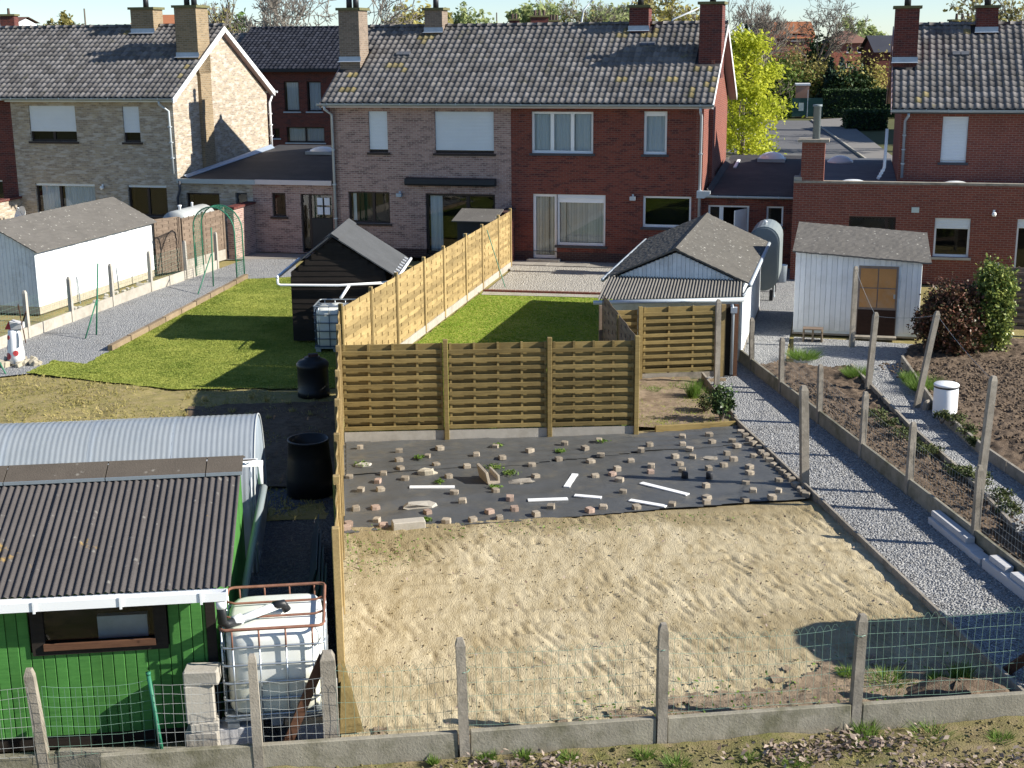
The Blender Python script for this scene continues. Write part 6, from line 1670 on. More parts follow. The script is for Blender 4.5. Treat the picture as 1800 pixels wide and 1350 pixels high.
# concrete channel, slabs and stones
p = G(850,842,0.06,PLOT); z = mz(p.x,p.y)
MB().obox((p.x,p.y,z+0.12),(0.05,0.42,0.24),(0.12,-0.25,0.25),0.006).obox((p.x+0.10,p.y,z+0.03),(0.2,0.42,0.05),(0.1,-0.1,0.25),0.006).obox((p.x+0.19,p.y+0.03,z+0.08),(0.04,0.40,0.16),(0.1,-0.1,0.25),0.006).top('concrete_channel', m_paver, PLOT, (p.x,p.y,0), 'tipped concrete channel element among weeds on the membrane', 'channel')
p = G(718,922,0.06,PLOT); MB().obox((p.x,p.y,mz(p.x,p.y)+0.06),(0.50,0.20,0.13),(0,0,0.12),0.012).top('concrete_block', m_concl, PLOT, (p.x,p.y,0), 'pale concrete block at the front left edge of the membrane', 'block')
def rock(px, py, s, label, mat, flatk=0.5, seed=1):
    p = G(px, py, 0.05, PLOT); r = random.Random(seed); b = MB(); n = 7
    prof = [(0.9,0),(1.0,0.35),(0.88,0.8),(0.72,1.0)]
    vs = []; fs = []
    for k, (rr, zz) in enumerate(prof):
        for j in range(n):
            t = 2*math.pi*j/n; q = rr*s*r.uniform(0.7,1.25); vs.append((p.x+q*math.cos(t)*1.35, p.y+q*math.sin(t)*0.8, mz(p.x,p.y)-0.02+zz*s*flatk*r.uniform(.8,1.2)))
    for k in range(3):
        for j in range(n): a_, b_ = k*n+j, k*n+(j+1) % n; fs.append((a_, b_, b_+n, a_+n))
    fs += [tuple(range(n-1,-1,-1)), tuple(range(3*n,4*n))]
    b.add(vs, fs).top('stone', mat, PLOT, (p.x,p.y,0), label, 'stone')
rock(750,830,0.13,'lumpy yellowish stone on the left of the membrane',m_stonewall,0.8,2); rock(738,888,0.2,'broken concrete lump left of middle on the membrane',m_concl,0.4,3)
rock(640,817,0.12,'pale stone at the back left corner of the membrane',m_concl,0.5,4); rock(918,845,0.17,'flat broken slab piece beside the concrete channel',m_conc,0.25,5); rock(1248,803,0.13,'flat grey stone at the back right of the membrane',m_conc,0.3,6)

# ------------------------------------------------------------------ IBC tanks
def superell(mb, x0, x1, y0, y1, zs, n=40, e=6.0):
    cx, cy, a, b = (x0+x1)/2, (y0+y1)/2, (x1-x0)/2, (y1-y0)/2
    vs = []; fs = []
    for s, z in zs:
        for j in range(n):
            t = 2*math.pi*j/n; c, q = math.cos(t), math.sin(t)
            r = (abs(c)**e+abs(q)**e)**(-1/e)
            vs.append((cx+a*s*r*c, cy+b*s*r*q, z))
    for k in range(len(zs)-1):
        for j in range(n): p, q = k*n+j, k*n+(j+1) % n; fs.append((p, q, q+n, p+n))
    fs += [tuple(range(n-1,-1,-1)), tuple((len(zs)-1)*n+j for j in range(n))]
    return mb.add(vs, fs)
def ibc(fr, x0, x1, y0, y1, zb, label, m_up, m_low, base=True):
    zt = zb+1.12
    r = thing('ibc_tank', label, 'water tank', fr, ((x0+x1)/2,(y0+y1)/2,zb), 'caged water tanks')
    superell(MB(), x0+0.03, x1-0.03, y0+0.03, y1-0.03, [(0.93,zb+0.13),(0.985,zb+0.17),(1,zb+0.25),(1,zb+0.45),(0.985,zb+0.48),(1,zb+0.51),(1,zb+0.95),(0.985,zb+1.0),(0.94,zb+1.035),(0.85,zb+1.05),(0.35,zb+1.055)]).build('tank', m_ibc, r, True)
    MB().lathe([(0.14,0),(0.14,0.05),(0.12,0.06),(0,0.06)], 16, ((x0+x1)/2,(y0+y1)/2,zb+1.05), False, False).build('lid', m_ibc, r, True)
    def ring(z, m, rr=0.013):
        k = 0.07
        pts = []
        for cx, cy, a0 in ((x1-k,y1-k,0),(x0+k,y1-k,90),(x0+k,y0+k,180),(x1-k,y0+k,270)):
            for d in (0,30,60,90): t = math.radians(a0+d); pts.append((cx+k*math.cos(t), cy+k*math.sin(t), z))
        pts.append(pts[0]); MB().tube(pts, rr, 6, False).build('cage_ring', m, r, True)
    ring(zt, m_up, 0.017)
    for i, z in enumerate((zb+0.15,zb+0.33,zb+0.52,zb+0.72,zb+0.92)): ring(z, m_low, 0.012)
    nx, ny = 4, 5
    for i in range(nx):
        x = x0+0.12+(x1-x0-0.24)*i/(nx-1)
        for y in (y0, y1): MB().tube([(x,y,zb+0.12),(x,y,zb+0.9)], 0.010, 6).build('cage_bar', m_low, r, True); MB().tube([(x,y,zb+0.9),(x,y,zt)], 0.011, 6).build('cage_bar', m_up, r, True)
    for i in range(ny):
        y = y0+0.12+(y1-y0-0.24)*i/(ny-1)
        for x in (x0, x1): MB().tube([(x,y,zb+0.12),(x,y,zt)], 0.010, 6).build('cage_bar', m_low, r, True)
    for y in (y0+0.38, y1-0.38): MB().tube([(x0,y,zt),(x0+0.1,y,zt-0.03),(x1-0.1,y,zt-0.03),(x1,y,zt)], 0.013, 6).build('top_bar', m_up, r, True)
    b = MB()
    for x in (x0+0.08,(x0+x1)/2,x1-0.08): b.box(x-0.06,x+0.06,y0+0.02,y1-0.02,zb,zb+0.09)
    b.box(x0,x1,y0,y1,zb+0.09,zb+0.125); b.build('pallet', m_galv if base else m_black, r)
    return r
ibc(PLOT, -1.19, -0.13, -0.19, 0.95, 0.24, 'white water tank in rusty cage beside the green shed', m_rust, m_galv)
ibc(DSF, 0.72, 1.72, -1.05, -0.10, 0.0, 'white water tank in grey cage in front of the black shed', m_galv, m_tarp)
st = thing('block_stack', 'stack of broken concrete blocks at the corner of the green shed', 'blocks', PLOT, (-1.43,-0.15,0))
for i, (w, d, h, dx) in enumerate(((0.34,0.26,0.26,0.0),(0.30,0.24,0.10,0.02),(0.30,0.22,0.42,-0.01),(0.36,0.24,0.15,0.03))):
    z = [0,0.265,0.37,0.795][i]; MB().obox((-1.43+dx,-0.13,z+h/2),(w,d,h),(0,random.uniform(-.02,.02),random.uniform(-.1,.1)),0.015).build('block', m_concl, st)
b2 = thing('block_stack', 'low grey concrete blocks carrying the front of the near tank', 'blocks', PLOT, (-1.0,-0.05,0))
for x, y in ((-1.08,-0.02),(-0.25,0.02),(-1.08,0.75),(-0.25,0.75)): MB().obox((x,y,0.117),(0.42,0.28,0.234),(0,0,0),0.01).build('block', m_bluestone, b2)
p, q = G(488,1322,0.05,PLOT), Vector((-0.12,-0.26,1.08))
MB().bar((-0.60,-0.36,0.02),(-0.14,-0.30,1.06),0.10,0.06,(0,1,0)).top('timber_brace', m_brownwood, PLOT, (-0.6,-0.36,0), 'dark slanting timber leaning on the corner post before the near tank', 'timber')
MB().obox((-0.32,-0.30,0.34),(0.5,0.06,0.05),(0,0.02,0),0.005).top('timber_offcut', m_timber, PLOT, (-0.32,-0.3,0.3), 'broken pale board under the near tank', 'board')
# metal sheets leaning on the fence
for i in range(4):
    MB().obox((-0.26-0.035*i,2.4+0.75*i,0.30),(0.015,2.2,0.62-0.08*i),(0.0,0.30,0.0)).top('metal_sheet', m_tarp, PLOT, (-0.28,2.2+0.55*i,0), 'blue-grey metal sheet leaning on the inner side of the left fence', 'metal sheet', 'sheets leaning on the fence')
# barrels
MB().lathe([(0.39,0),(0.385,0.3),(0.35,0.62),(0.33,0.90),(0.345,0.905),(0.345,0.93),(0.315,0.93),(0.33,0.62),(0.36,0.06),(0.0,0.05)], 28, (-0.50,8.2,0), True, False).top('open_barrel', m_blackp, PLOT, (-0.5,8.2,0), 'open black plastic compost barrel behind the polytunnel end', 'barrel', 'black barrels', None, True)
cm = thing('composter', 'black plastic composter with round lid and a brick on top, by the left lawn', 'barrel', PLOT, (-0.57,14.65,0), 'black barrels')
MB().lathe([(0.34,0),(0.34,0.12),(0.325,0.14),(0.325,0.60),(0.335,0.61),(0.335,0.66)], 28, (-0.57,14.65,0), True, False).build('body', m_blackp, cm, True)
MB().lathe([(0.345,0.66),(0.34,0.70),(0.28,0.76),(0.17,0.80),(0.17,0.83),(0.0,0.84)], 28, (-0.57,14.65,0), False, False).build('lid', m_blackp, cm, True)
b_ = fw(PLOT,(-0.55,14.62,0.842)); MB().obox((-0.55,14.62,0.875),(0.20,0.1,0.065),(0,0,0.2),0.006).top('brick', m_br_plinth, PLOT, (-0.55,14.62,0.842), 'single brick lying on the composter lid', 'brick')
# drum on the right bed
p = G(1660,729,0.06,PLOT); dr_ = thing('drum', 'white drum with flat lid standing on the right vegetable bed', 'drum', PLOT, (p.x,p.y,0))
MB().lathe([(0.225,0.02),(0.232,0.10),(0.232,0.58),(0.222,0.60)], 28, (p.x,p.y,0.02), True, False).build('body', m_white, dr_, True)
MB().lathe([(0.236,0.60),(0.238,0.615),(0.238,0.625),(0.236,0.63)], 28, (p.x,p.y,0.02), True, True).build('rim_band', m_black, dr_, True)
MB().lathe([(0.24,0.631),(0.242,0.66),(0.225,0.675),(0.0,0.68)], 28, (p.x,p.y,0.02), True, False).build('lid', m_white, dr_, True)
rk = G(1632,722,0,PLOT); 
MB().obox((rk.x+0.02,rk.y+0.1,0.09),(0.22,0.12,0.2),(0.1,0.05,0.7),0.03).top('stone', m_conc, PLOT, (rk.x,rk.y,0), 'grey stone at the foot of the white drum', 'stone')
# kerb slabs left lying by the path
def slabs(label, parts, org):
    t = thing('slab_pile', label, 'slabs', PLOT, org, 'piles of concrete slabs')
    for c, s, rz, m_ in parts: MB().obox(c, s, (0,0,rz), 0.006).build('slab', m_, t)
slabs('pale concrete kerb slabs stacked against the right kerb of the path', [((9.04,4.62,0.05),(0.20,1.45,0.10),0.0,m_bluestone),((9.07,4.78,0.145),(0.14,1.2,0.085),0.0,m_bluestone),((9.03,3.78,0.045),(0.19,0.34,0.09),0.03,m_bluestone)], (9.0,4.5,0))
slabs('pale concrete kerb slabs lying at the bottom right corner by the path', [((9.03,2.55,0.07),(0.18,1.9,0.14),0.02,m_bluestone),((9.05,3.2,0.18),(0.13,0.45,0.075),0.02,m_bluestone),((9.06,2.2,0.18),(0.15,1.2,0.075),0.02,m_bluestone)], (9.0,2.5,0))
db = thing('timber_brace', 'dark diagonal timber brace at the lower right corner', 'timber', PLOT, (7.9,-0.2,0))
MB().bar((7.72,0.4,0.0),(8.5,-0.2,1.05),0.1,0.1).build('brace', m_brownwood, db); MB().obox((8.5,-0.25,0.6),(0.14,0.14,1.3),(0,0,0),0.01).build('post', m_brownwood, db)

# ------------------------------------------------------------------ garden ornaments and tanks
wb = G(30,640); wm = thing('windmill_ornament', 'white garden windmill ornament with red spots and dark sails at left edge', 'windmill', WORLD, (wb.x,wb.y,0))
MB().lathe([(0.20,0.05),(0.19,0.30),(0.155,0.62),(0.13,0.80),(0.10,0.84),(0,0.85)], 24, (wb.x,wb.y,0), True, False).build('tower', m_white, wm, True)
c_ = MB().poly([(wb.x-0.17,wb.y-0.10,0.85),(wb.x+0.02,wb.y-0.10,0.85),(wb.x-0.075,wb.y-0.10,1.02)], (0,0.22,0)).build('cap_gable', m_red, wm)
MB().poly([(wb.x-0.02,wb.y-0.12,0.852),(wb.x+0.22,wb.y-0.12,0.852),(wb.x+0.22,wb.y-0.12,0.98),(wb.x-0.04,wb.y-0.12,1.04)], (0,0.26,0)).build('cap', m_bluestone, wm)
def disc(ang, z, rr, rad):
    n = Vector((math.sin(ang), -math.cos(ang), 0)); t = Vector((math.cos(ang), math.sin(ang), 0)); c = Vector((wb.x,wb.y,z))
    vs = []
    for off, e in ((0.0,0),(0.006,1)):
        for j in range(14):
            a = 2*math.pi*j/14; p = t*(rr*math.cos(a)); up_ = rr*math.sin(a)
            k = math.sqrt(max(rad*rad-(rr*math.cos(a))**2, 1e-4)); rad_z = rad-up_*0.12
            vs.append(tuple(c+t*(rr*math.cos(a))+n*(math.sqrt(max(rad_z**2-(rr*math.cos(a))**2,1e-5))+off)+Vector((0,0,up_))))
    MB().add(vs, [tuple(range(13,-1,-1)), tuple(range(14,28))]+[(j,(j+1) % 14,14+(j+1) % 14,14+j) for j in range(14)]).build('red_spot', m_red, wm)
disc(-0.75,0.66,0.055,0.152); disc(0.35,0.30,0.065,0.192); disc(-0.7,0.22,0.085,0.197); disc(-1.5,0.4,0.07,0.18)
hub = Vector((wb.x+0.24,wb.y-0.1,0.98))
for k in range(4):
    a = math.radians(28+90*k); d = Vector((0.35*math.cos(a), -0.75*math.cos(a)*0.55, math.sin(a))).normalized()
    MB().bar(tuple(hub), tuple(hub+d*0.45), 0.014, 0.014).build('sail_arm', m_brownwood, wm); MB().bar(tuple(hub+d*0.14+Vector((0,0.02,0))), tuple(hub+d*0.46+Vector((0,0.02,0))), 0.075, 0.012, (0.9,0.4,0)).build('sail', m_brownwood, wm)
MB().tube([(wb.x+0.10,wb.y-0.06,0.96),tuple(hub+Vector((0.02,0,0)))], 0.015, 8).build('axle', m_galv, wm)
rb = MB(); r = random.Random(5)
for i in range(26):
    a = r.uniform(0, 6.28); d = r.uniform(0.12,0.42); rb.obox((wb.x+d*math.cos(a)*1.3,wb.y+d*math.sin(a)*0.8,0.05),(r.uniform(.1,.2),r.uniform(.08,.16),r.uniform(.08,.16)),(r.uniform(-.4,.4),r.uniform(-.4,.4),r.uniform(0,3)),0.012)
rb.build('rubble_base', m_stonewall, wm)

# green garden arch over the left path
aF = [G(345,485),G(362,478),G(417,494),G(434,491)]
ga = thing('garden_arch', 'green wire garden arch spanning the left gravel path', 'arch', WORLD, tuple((aF[0]+aF[2])/2), None)
def hoop(a, b):
    pts = []; a = Vector(a); b = Vector(b); H0, R = 1.55, (b-a).length/2; m = (a+b)/2; d = (b-a).normalized()
    pts.append(a); pts.append(a+Vector((0,0,H0)))
    for k in range(1, 12): t = math.pi*k/12; pts.append(m-d*(R*math.cos(t))+Vector((0,0,H0+R*0.78*math.sin(t))))
    pts.append(b+Vector((0,0,H0))); pts.append(b)
    return pts
dvec = fw(HOUSE,(0,0.55,0))-fw(HOUSE,(0,0,0))
h0 = hoop(aF[0], aF[2]); h1 = hoop(aF[0]+dvec, aF[2]+dvec)
for h in (h0, h1): MB().tube(h, 0.022, 8).build('hoop', m_greenm, ga, True)
def along(h, t):
    L = [0]; 
    for i in range(1, len(h)): L.append(L[-1]+(Vector(h[i])-Vector(h[i-1])).length)
    s = t*L[-1]
    for i in range(1, len(h)):
        if L[i] >= s: return Vector(h[i-1]).lerp(Vector(h[i]), (s-L[i-1])/(L[i]-L[i-1]))
    return Vector(h[-1])
rg = MB()
for i in range(78): t = (i+0.5)/78; rg.tube([along(h0,t), along(h1,t)], 0.0045, 4, False)
for k in range(1, 5): rg.tube([along(h0,i/40).lerp(along(h1,i/40),k/5) for i in range(41)], 0.003, 4, False)
rg.build('wire_rungs', m_greenm, ga)
# horizontal grey tank behind the woven fence
tk = thing('fuel_tank', 'pale grey horizontal cylinder tank behind the woven fence at left', 'tank', HOUSE, (-11.5,-2.2,0), 'grey tanks')
def lying(root, u, v0, v1, z, r, m_, n=24):
    prof = [(0.0,v0-0.16),(r*0.55,v0-0.13),(r*0.85,v0-0.06),(r,v0),(r,v1),(r*0.85,v1+0.06),(r*0.55,v1+0.13),(0.0,v1+0.16)]
    vs = []; fs = []
    for rr, y in prof:
        for j in range(n): t = 2*math.pi*j/n; vs.append((u+rr*math.cos(t), y, z+rr*math.sin(t)))
    for k in range(len(prof)-1):
        for j in range(n): a, b = k*n+j, k*n+(j+1) % n; fs.append((a, b, b+n, a+n))
    return MB().add(vs, fs).build('barrel', m_, root, True)
lying(tk, -11.35,-3.0,-0.9,1.28,0.52,m_tankl)
MB().lathe([(0.05,0),(0.05,0.12),(0.07,0.13),(0.07,0.17),(0,0.18)],10,(-11.35,-2.6,1.78)).lathe([(0.04,0),(0.04,0.14),(0.055,0.15),(0,0.18)],10,(-11.35,-1.7,1.78)).build('filler_cap', m_white, tk, True)
MB().box(-11.75,-10.95,-2.8,-2.6,0,0.85).box(-11.75,-10.95,-1.4,-1.2,0,0.85).build('cradle', m_conc, tk)
# upright grey tank beside the white shed
gx, gz = onv(1343,440,-5.6)
tg = thing('fuel_tank', 'tall grey rounded fuel tank standing between the white shed and the red annex', 'tank', HOUSE, (gx,-5.0,0), 'grey tanks')
prof = []
for k in range(13): t = math.pi*k/12; prof.append((0.40*math.cos(t), 1.42+0.40*math.sin(t)))
pts = [(0.44,0.72)]+[(x*1.1,z*1.0+0.26+(z-1.42)*0.1) for x, z in prof]+[(-0.44,0.72)]+[(-0.44*math.cos(math.pi*k/12), 0.72-0.44*math.sin(math.pi*k/12)) for k in range(1,12)]
MB().poly([(gx+x,-5.75,z) for x, z in pts], (0,1.7,0)).build('shell', m_tank, tg)
MB().poly([(gx+x*0.9,-5.79,1.2+(z-1.2)*0.95) for x, z in pts], (0,0.038,0)).build('end_cap', m_tank, tg)
MB().lathe([(0.04,0),(0.04,0.08),(0.06,0.09),(0,0.12)],10,(gx,-5.3,2.115)).build('filler_cap', m_white, tg, True)
MB().box(gx-0.3,gx-0.2,-5.7,-5.6,0,0.3).box(gx+0.2,gx+0.3,-5.7,-5.6,0,0.3).box(gx-0.3,gx-0.2,-4.3,-4.2,0,0.3).box(gx+0.2,gx+0.3,-4.3,-4.2,0,0.3).build('leg', m_black, tg)
p = G(1372,495); MB().lathe([(0.17,0),(0.19,0.5),(0.2,0.52)],16,(p.x,p.y,0),True,False).top('grey_bin', m_lead, WORLD, (p.x,p.y,0), 'small blue-grey bin beside the grey tank', 'bin', None, None, True)
p = G(1360,522); MB().tube([(p.x,p.y,0),(p.x,p.y,0.62)], 0.02, 8).lathe([(0.04,0),(0.04,0.05)],8,(p.x,p.y,0)).top('standpipe', m_zincp, WORLD, (p.x,p.y,0), 'thin pale standpipe on the path beside the grey tank', 'pipe')
# crate by the right shed
p = G(1428,600,0,HOUSE); cr_ = thing('crate', 'grey weathered wooden crate leaning before the right white shed', 'crate', HOUSE, (p.x,p.y,0))
for i in range(4): MB().obox((p.x,p.y+0.03+i*0.05,0.30-i*0.0+0.0*i),(0.46,0.04,0.02),(0.5,0,0)).build('slat', m_grey, cr_) if i < 0 else MB().obox((p.x,p.y+0.12*i-0.1,0.34-0.02*i),(0.48,0.11,0.02),(0.25,0,0)).build('slat', m_grey, cr_)
for x in (-0.22,0,0.22): MB().obox((p.x+x,p.y+0.05,0.15),(0.04,0.36,0.28)).build('bearer', m_timber, cr_)
p = G(1212,650); MB().tube([(p.x,p.y,0),(p.x,p.y,0.26)],0.008,5).lathe([(0.012,0.26),(0.03,0.30),(0.035,0.42),(0.03,0.42)],8,(p.x,p.y,0),True,False).top('rain_gauge', m_greenw, WORLD, (p.x,p.y,0), 'small green rain gauge before the lean-to screen', 'rain gauge')
MB().obox((G(1230,676,0,PLOT).x,G(1230,676,0,PLOT).y+0.25,0.02),(1.3,0.09,0.06),(0,0,0.05),0.004).top('timber_beam', m_timber, PLOT, (7.9,14.4,0), 'grey timber beam lying at the foot of the lean-to screen', 'timber')
# brick edge between lawn and patio
frE, LE = line_frame(gp(849,513), gp(1064,519))
be = thing('brick_edging', 'row of red bricks edging the lawn below the patio', 'edging', frE, (LE/2,0,0))
bm_ = MB().obox((0,0,0.03),(0.19,0.09,0.09),(0,0,0),0.006).mesh('brick', m_br_red2)
n = int(LE/0.2)
for i in range(n): inst('brick', bm_, be, (0.1+i*0.2,0.03,0), (0,0,random.uniform(-.03,.03)))
# stone rubble strip by the left shed
rr = random.Random(8); 
for i in range(16):
    t = i/16; px, py = 120+150*t+rr.uniform(-8,8), 556-62*t+rr.uniform(-6,2)
    p = G(px, py); MB().obox((p.x,p.y,0.04),(rr.uniform(.1,.22),rr.uniform(.08,.15),rr.uniform(.06,.12)),(rr.uniform(-.3,.3),rr.uniform(-.3,.3),rr.uniform(0,3)),0.015).top('stone', m_concl, WORLD, (p.x,p.y,0), 'pale stone in the strip at the foot of the long white shed', 'stone', 'stones by the white shed')
# ------------------------------------------------------------------ plants
def leaf_quads(C, size, r, up=0.3, tint=None, asp=1.5):
    n = len(C)
    N = r.normal(0, 1, (n,3)); N[:,2] = np.abs(N[:,2])+up; N /= np.linalg.norm(N, axis=1)[:,None]
    T = r.normal(0, 1, (n,3)); T -= (T*N).sum(1)[:,None]*N; T /= np.linalg.norm(T, axis=1)[:,None]
    B = np.cross(N, T)
    s = (size*r.uniform(0.6,1.35,n))[:,None]
    V = np.stack([C-T*s*asp*0.5, C-B*s*0.42+N*s*0.08, C+T*s*asp*0.5, C+B*s*0.42+N*s*0.08], 1).reshape(-1,3)
    F = np.arange(4*n).reshape(-1,4)
    t = tint if tint is not None else r.uniform(0,1,n)
    return V, F, np.repeat(t, 4)
def blob_points(r, c, rad, n, clumps=14, shell=0.55):
    """points grouped in clumps through an ellipsoid"""
    c = np.array(c); rad = np.array(rad)
    D = r.normal(0,1,(clumps,3)); D /= np.linalg.norm(D,axis=1)[:,None]
    CC = D*r.uniform(shell,0.92,(clumps,1))
    k = r.integers(0, clumps, n)
    P = CC[k]+r.normal(0, 0.24 if clumps < 100 else 0.15, (n,3))
    P += r.normal(0,0.03,(n,3))
    ct = r.uniform(0.1,0.9,clumps)[k]
    return c+P*rad, np.clip(ct+r.normal(0,0.18,n),0,1)
def segs_mesh(S, n=5):
    V = []; F = []
    for a, b, ra, rb in S:
        a, b = np.array(a), np.array(b); d = b-a; L = np.linalg.norm(d)
        if L < 1e-6: continue
        d = d/L; ref = np.array([0,0,1.]) if abs(d[2]) < 0.9 else np.array([1.,0,0])
        e1 = np.cross(d, ref); e1 /= np.linalg.norm(e1); e2 = np.cross(d, e1)
        base = len(V)*1
        k0 = sum(len(x) for x in V) if False else None
        ring = [e1*math.cos(2*math.pi*j/n)+e2*math.sin(2*math.pi*j/n) for j in range(n)]
        V.append(np.array([a+q*ra for q in ring]+[b+q*rb for q in ring]))
    F = []
    for i in range(len(V)):
        o = i*2*n
        F += [[o+j, o+(j+1) % n, o+n+(j+1) % n, o+n+j] for j in range(n)]
    return np.concatenate(V), np.array(F)
def branch(S, tips, r, p, d, L, rad, depth, spread=0.5, upb=0.15, ratio=0.72, kids=(2,3)):
    k = 3; q = np.array(p, float); dd = np.array(d, float); rr = rad
    for i in range(k):
        dd = dd+r.normal(0,0.10,3)+np.array([0,0,upb*0.25]); dd /= np.linalg.norm(dd)
        q2 = q+dd*L/k; r2 = rr*0.86
        S.append((q, q2, rr, r2)); q, rr = q2, r2
        if depth <= 2: tips.append(q)
        if depth > 0 and i >= 1 and r.random() < 0.5:
            nd = dd+r.normal(0,spread,3); nd /= np.linalg.norm(nd)
            branch(S, tips, r, q, nd, L*ratio*0.8, rr*0.55, depth-1, spread, upb, ratio, kids)
    if depth > 0:
        for i in range(r.integers(kids[0], kids[1]+1)):
            nd = dd+r.normal(0,spread,3)+np.array([0,0,upb]); nd /= np.linalg.norm(nd)
            branch(S, tips, r, q, nd, L*ratio*r.uniform(0.75,1.1), rr*0.68, depth-1, spread, upb, ratio, kids)
    else: tips.append(q)
def tree(name, label, x, y, h, kind, seed, leaf_m=None, nleaf=0, lsize=0.12, depth=5, trunk=0.28, spread=0.42, r0=None, upb=0.15, bark=None, group='trees behind the houses', leafz=1.0, cat='tree', z0=0.0):
    r = np.random.default_rng(seed); S = []; tips = []
    rad = (r0 or h*0.016)*1.35
    p = np.array([0,0,0.])
    for i in range(3):
        q = p+np.array([r.normal(0,0.03)*h*0.3, r.normal(0,0.03)*h*0.3, h*trunk/3]); S.append((p,q,rad*(1-0.1*i),rad*(0.9-0.1*i))); p = q
    L0 = h*(1-trunk)*0.36
    for i in range(4): 
        nd = np.array([r.normal(0,spread), r.normal(0,spread), 1.0]); nd /= np.linalg.norm(nd); branch(S, tips, r, p, nd, L0*r.uniform(0.85,1.15), rad*0.62, depth-1, spread, upb)
    S = [(a,b,max(ra,h*0.0016),max(rb,h*0.0014)) for a,b,ra,rb in S]
    V, F = segs_mesh(S, 4)
    zmax = V[:,2].max(); V *= np.array([1,1,h/zmax]); tp_ = np.array(tips)*np.array([1,1,h/zmax])
    t = thing(name, label, cat, WORLD, (x,y,z0), group)
    put('trunk', mesh_np('trunk', V, F, bark or m_bark), t)
    if nleaf:
        C = tp_[r.integers(0, len(tp_), nleaf)]+r.normal(0, h*0.022, (nleaf,3))
        C[:,2] *= leafz
        Vl, Fl, tn = leaf_quads(C, lsize, r, 0.2, np.clip(r.normal(0.5,0.25,nleaf),0,1))
        put('crown', mesh_np('crown', Vl, Fl, leaf_m, tn), t)
    return t
def shrub(name, label, x, y, rad, n, lsize, mat, seed, z0=0.0, clumps=22, cat='shrub', group=None, stems=7, shell=0.5, base=0.1):
    r = np.random.default_rng(seed)
    t = thing(name, label, cat, WORLD, (x,y,z0), group)
    C, tn = blob_points(r, (0,0,rad[2]+base), rad, n, clumps, shell)
    C = C[C[:,2] > 0.01]; tn = tn[:len(C)]
    V, F, T = leaf_quads(C, lsize, r, 0.2, tn)
    S = []
    for i in range(stems):
        a = r.uniform(0,6.28); e = np.array([math.cos(a)*rad[0]*0.6, math.sin(a)*rad[1]*0.6, rad[2]*1.3]); S.append((np.array([0,0,0.]), e*0.5, 0.02, 0.014)); S.append((e*0.5, e, 0.014, 0.006))
    Vs, Fs = segs_mesh(S, 4)
    put('stems', mesh_np('stems', Vs, Fs, m_bark), t)
    put('crown', mesh_np('crown', V, F, mat, T), t)
    return t
def tuft(name, label, x, y, rad, h, n, mat, seed, z=0.0, group=None, wd=0.006):
    r = np.random.default_rng(seed); a = r.uniform(0,6.28,n); d = rad*np.sqrt(r.uniform(0,1,n)); px, py = d*np.cos(a), d*np.sin(a)
    hh = h*r.uniform(0.5,1.1,n); lx, ly = px*0.8+r.normal(0,0.25,n)*hh, py*0.8+r.normal(0,0.25,n)*hh; w = wd*r.uniform(.7,1.4,n); b = r.uniform(0,3.14,n)
    V = np.stack([np.stack([px-np.cos(b)*w,py-np.sin(b)*w,np.zeros(n)],-1), np.stack([px+np.cos(b)*w,py+np.sin(b)*w,np.zeros(n)],-1), np.stack([px+lx,py+ly,hh],-1)],1).reshape(-1,3)
    o = put(name, mesh_np(name, V, np.arange(3*n).reshape(-1,3), mat, np.repeat(r.uniform(0,1,n),3)), None, (x,y,z)); return tag(o, label, 'grass' if 'grass' in name else 'plant', group)

# --- right garden shrubs
p = G(1655,630); shrub('bronze_shrub', 'rounded dark bronze leaved shrub left of the ivy column', p.x+0.26, p.y+0.25, (0.80,0.70,0.82), 26000, 0.058, m_redleaf, 1, cat='shrub', clumps=120, shell=0.35)
p = G(1748,630); shrub('ivy_bush', 'tall column of variegated ivy beside the bronze shrub', p.x-0.02, p.y+0.3, (0.50,0.48,1.04), 24000, 0.06, m_ivy, 2, clumps=120, shell=0.35)
p = G(1268,742); shrub('laurel_shrub', 'small dark leafed shrub at the corner of path and side bed', p.x, p.y, (0.20,0.20,0.30), 700, 0.06, m_laurel, 3, clumps=18)
p = G(1242,725); shrub('low_shrub', 'low brownish shrub beside the small laurel on the side bed', p.x, p.y, (0.24,0.2,0.13), 600, 0.035, m_juniper, 4, clumps=14)
p = G(1219,700); tuft('grass_tuft', 'tall bright green grass tuft before the lean-to screen', p.x, p.y, 0.10, 0.42, 420, m_weed, 5)
for k, (px, py, s) in enumerate(((1150,688,0.12),(1190,680,0.14),(1235,690,0.13),(1262,722,0.1))):
    p = G(px, py); tuft('grass_tuft', 'small weed clump on the side bed before the lean-to', p.x, p.y, s, 0.10, 160, m_weed, 20+k, group='weeds on the side bed')
for k, (px, py, s, h, lb) in enumerate(((1412,634,0.30,0.22,'row of bright green chives behind the wire at the bed end'),(1505,668,0.22,0.26,'bright green chive clump at the left of inner path'),(1625,690,0.28,0.30,'bright green chive clump at the foot of the leaning post'),(1600,675,0.16,0.22,'small bright green chive clump by the inner path edging'))):
    p = G(px, py); tuft('chive_clump', lb, p.x, p.y, s, h, 700, m_weed, 30+k, 0.06, None, 0.006)
for k, (px, py, s) in enumerate(((1548,732,.22),(1563,748,.2),(1590,768,.22),(1620,790,.15),(1640,800,.2),(1690,830,.24),(1712,840,.26),(1735,850,.2),(1760,880,.25),(1780,905,.2))):
    p = G(px-6, py+6, 0.06); shrub('juniper_cushion', 'low dark heather cushion along the left edge of inner path', p.x, p.y, (s,s*0.8,0.12), 420, 0.035, m_juniper, 40+k, 0.05, 12, 'plant', 'cushions by the inner path', 3, 0.4, 0.03)
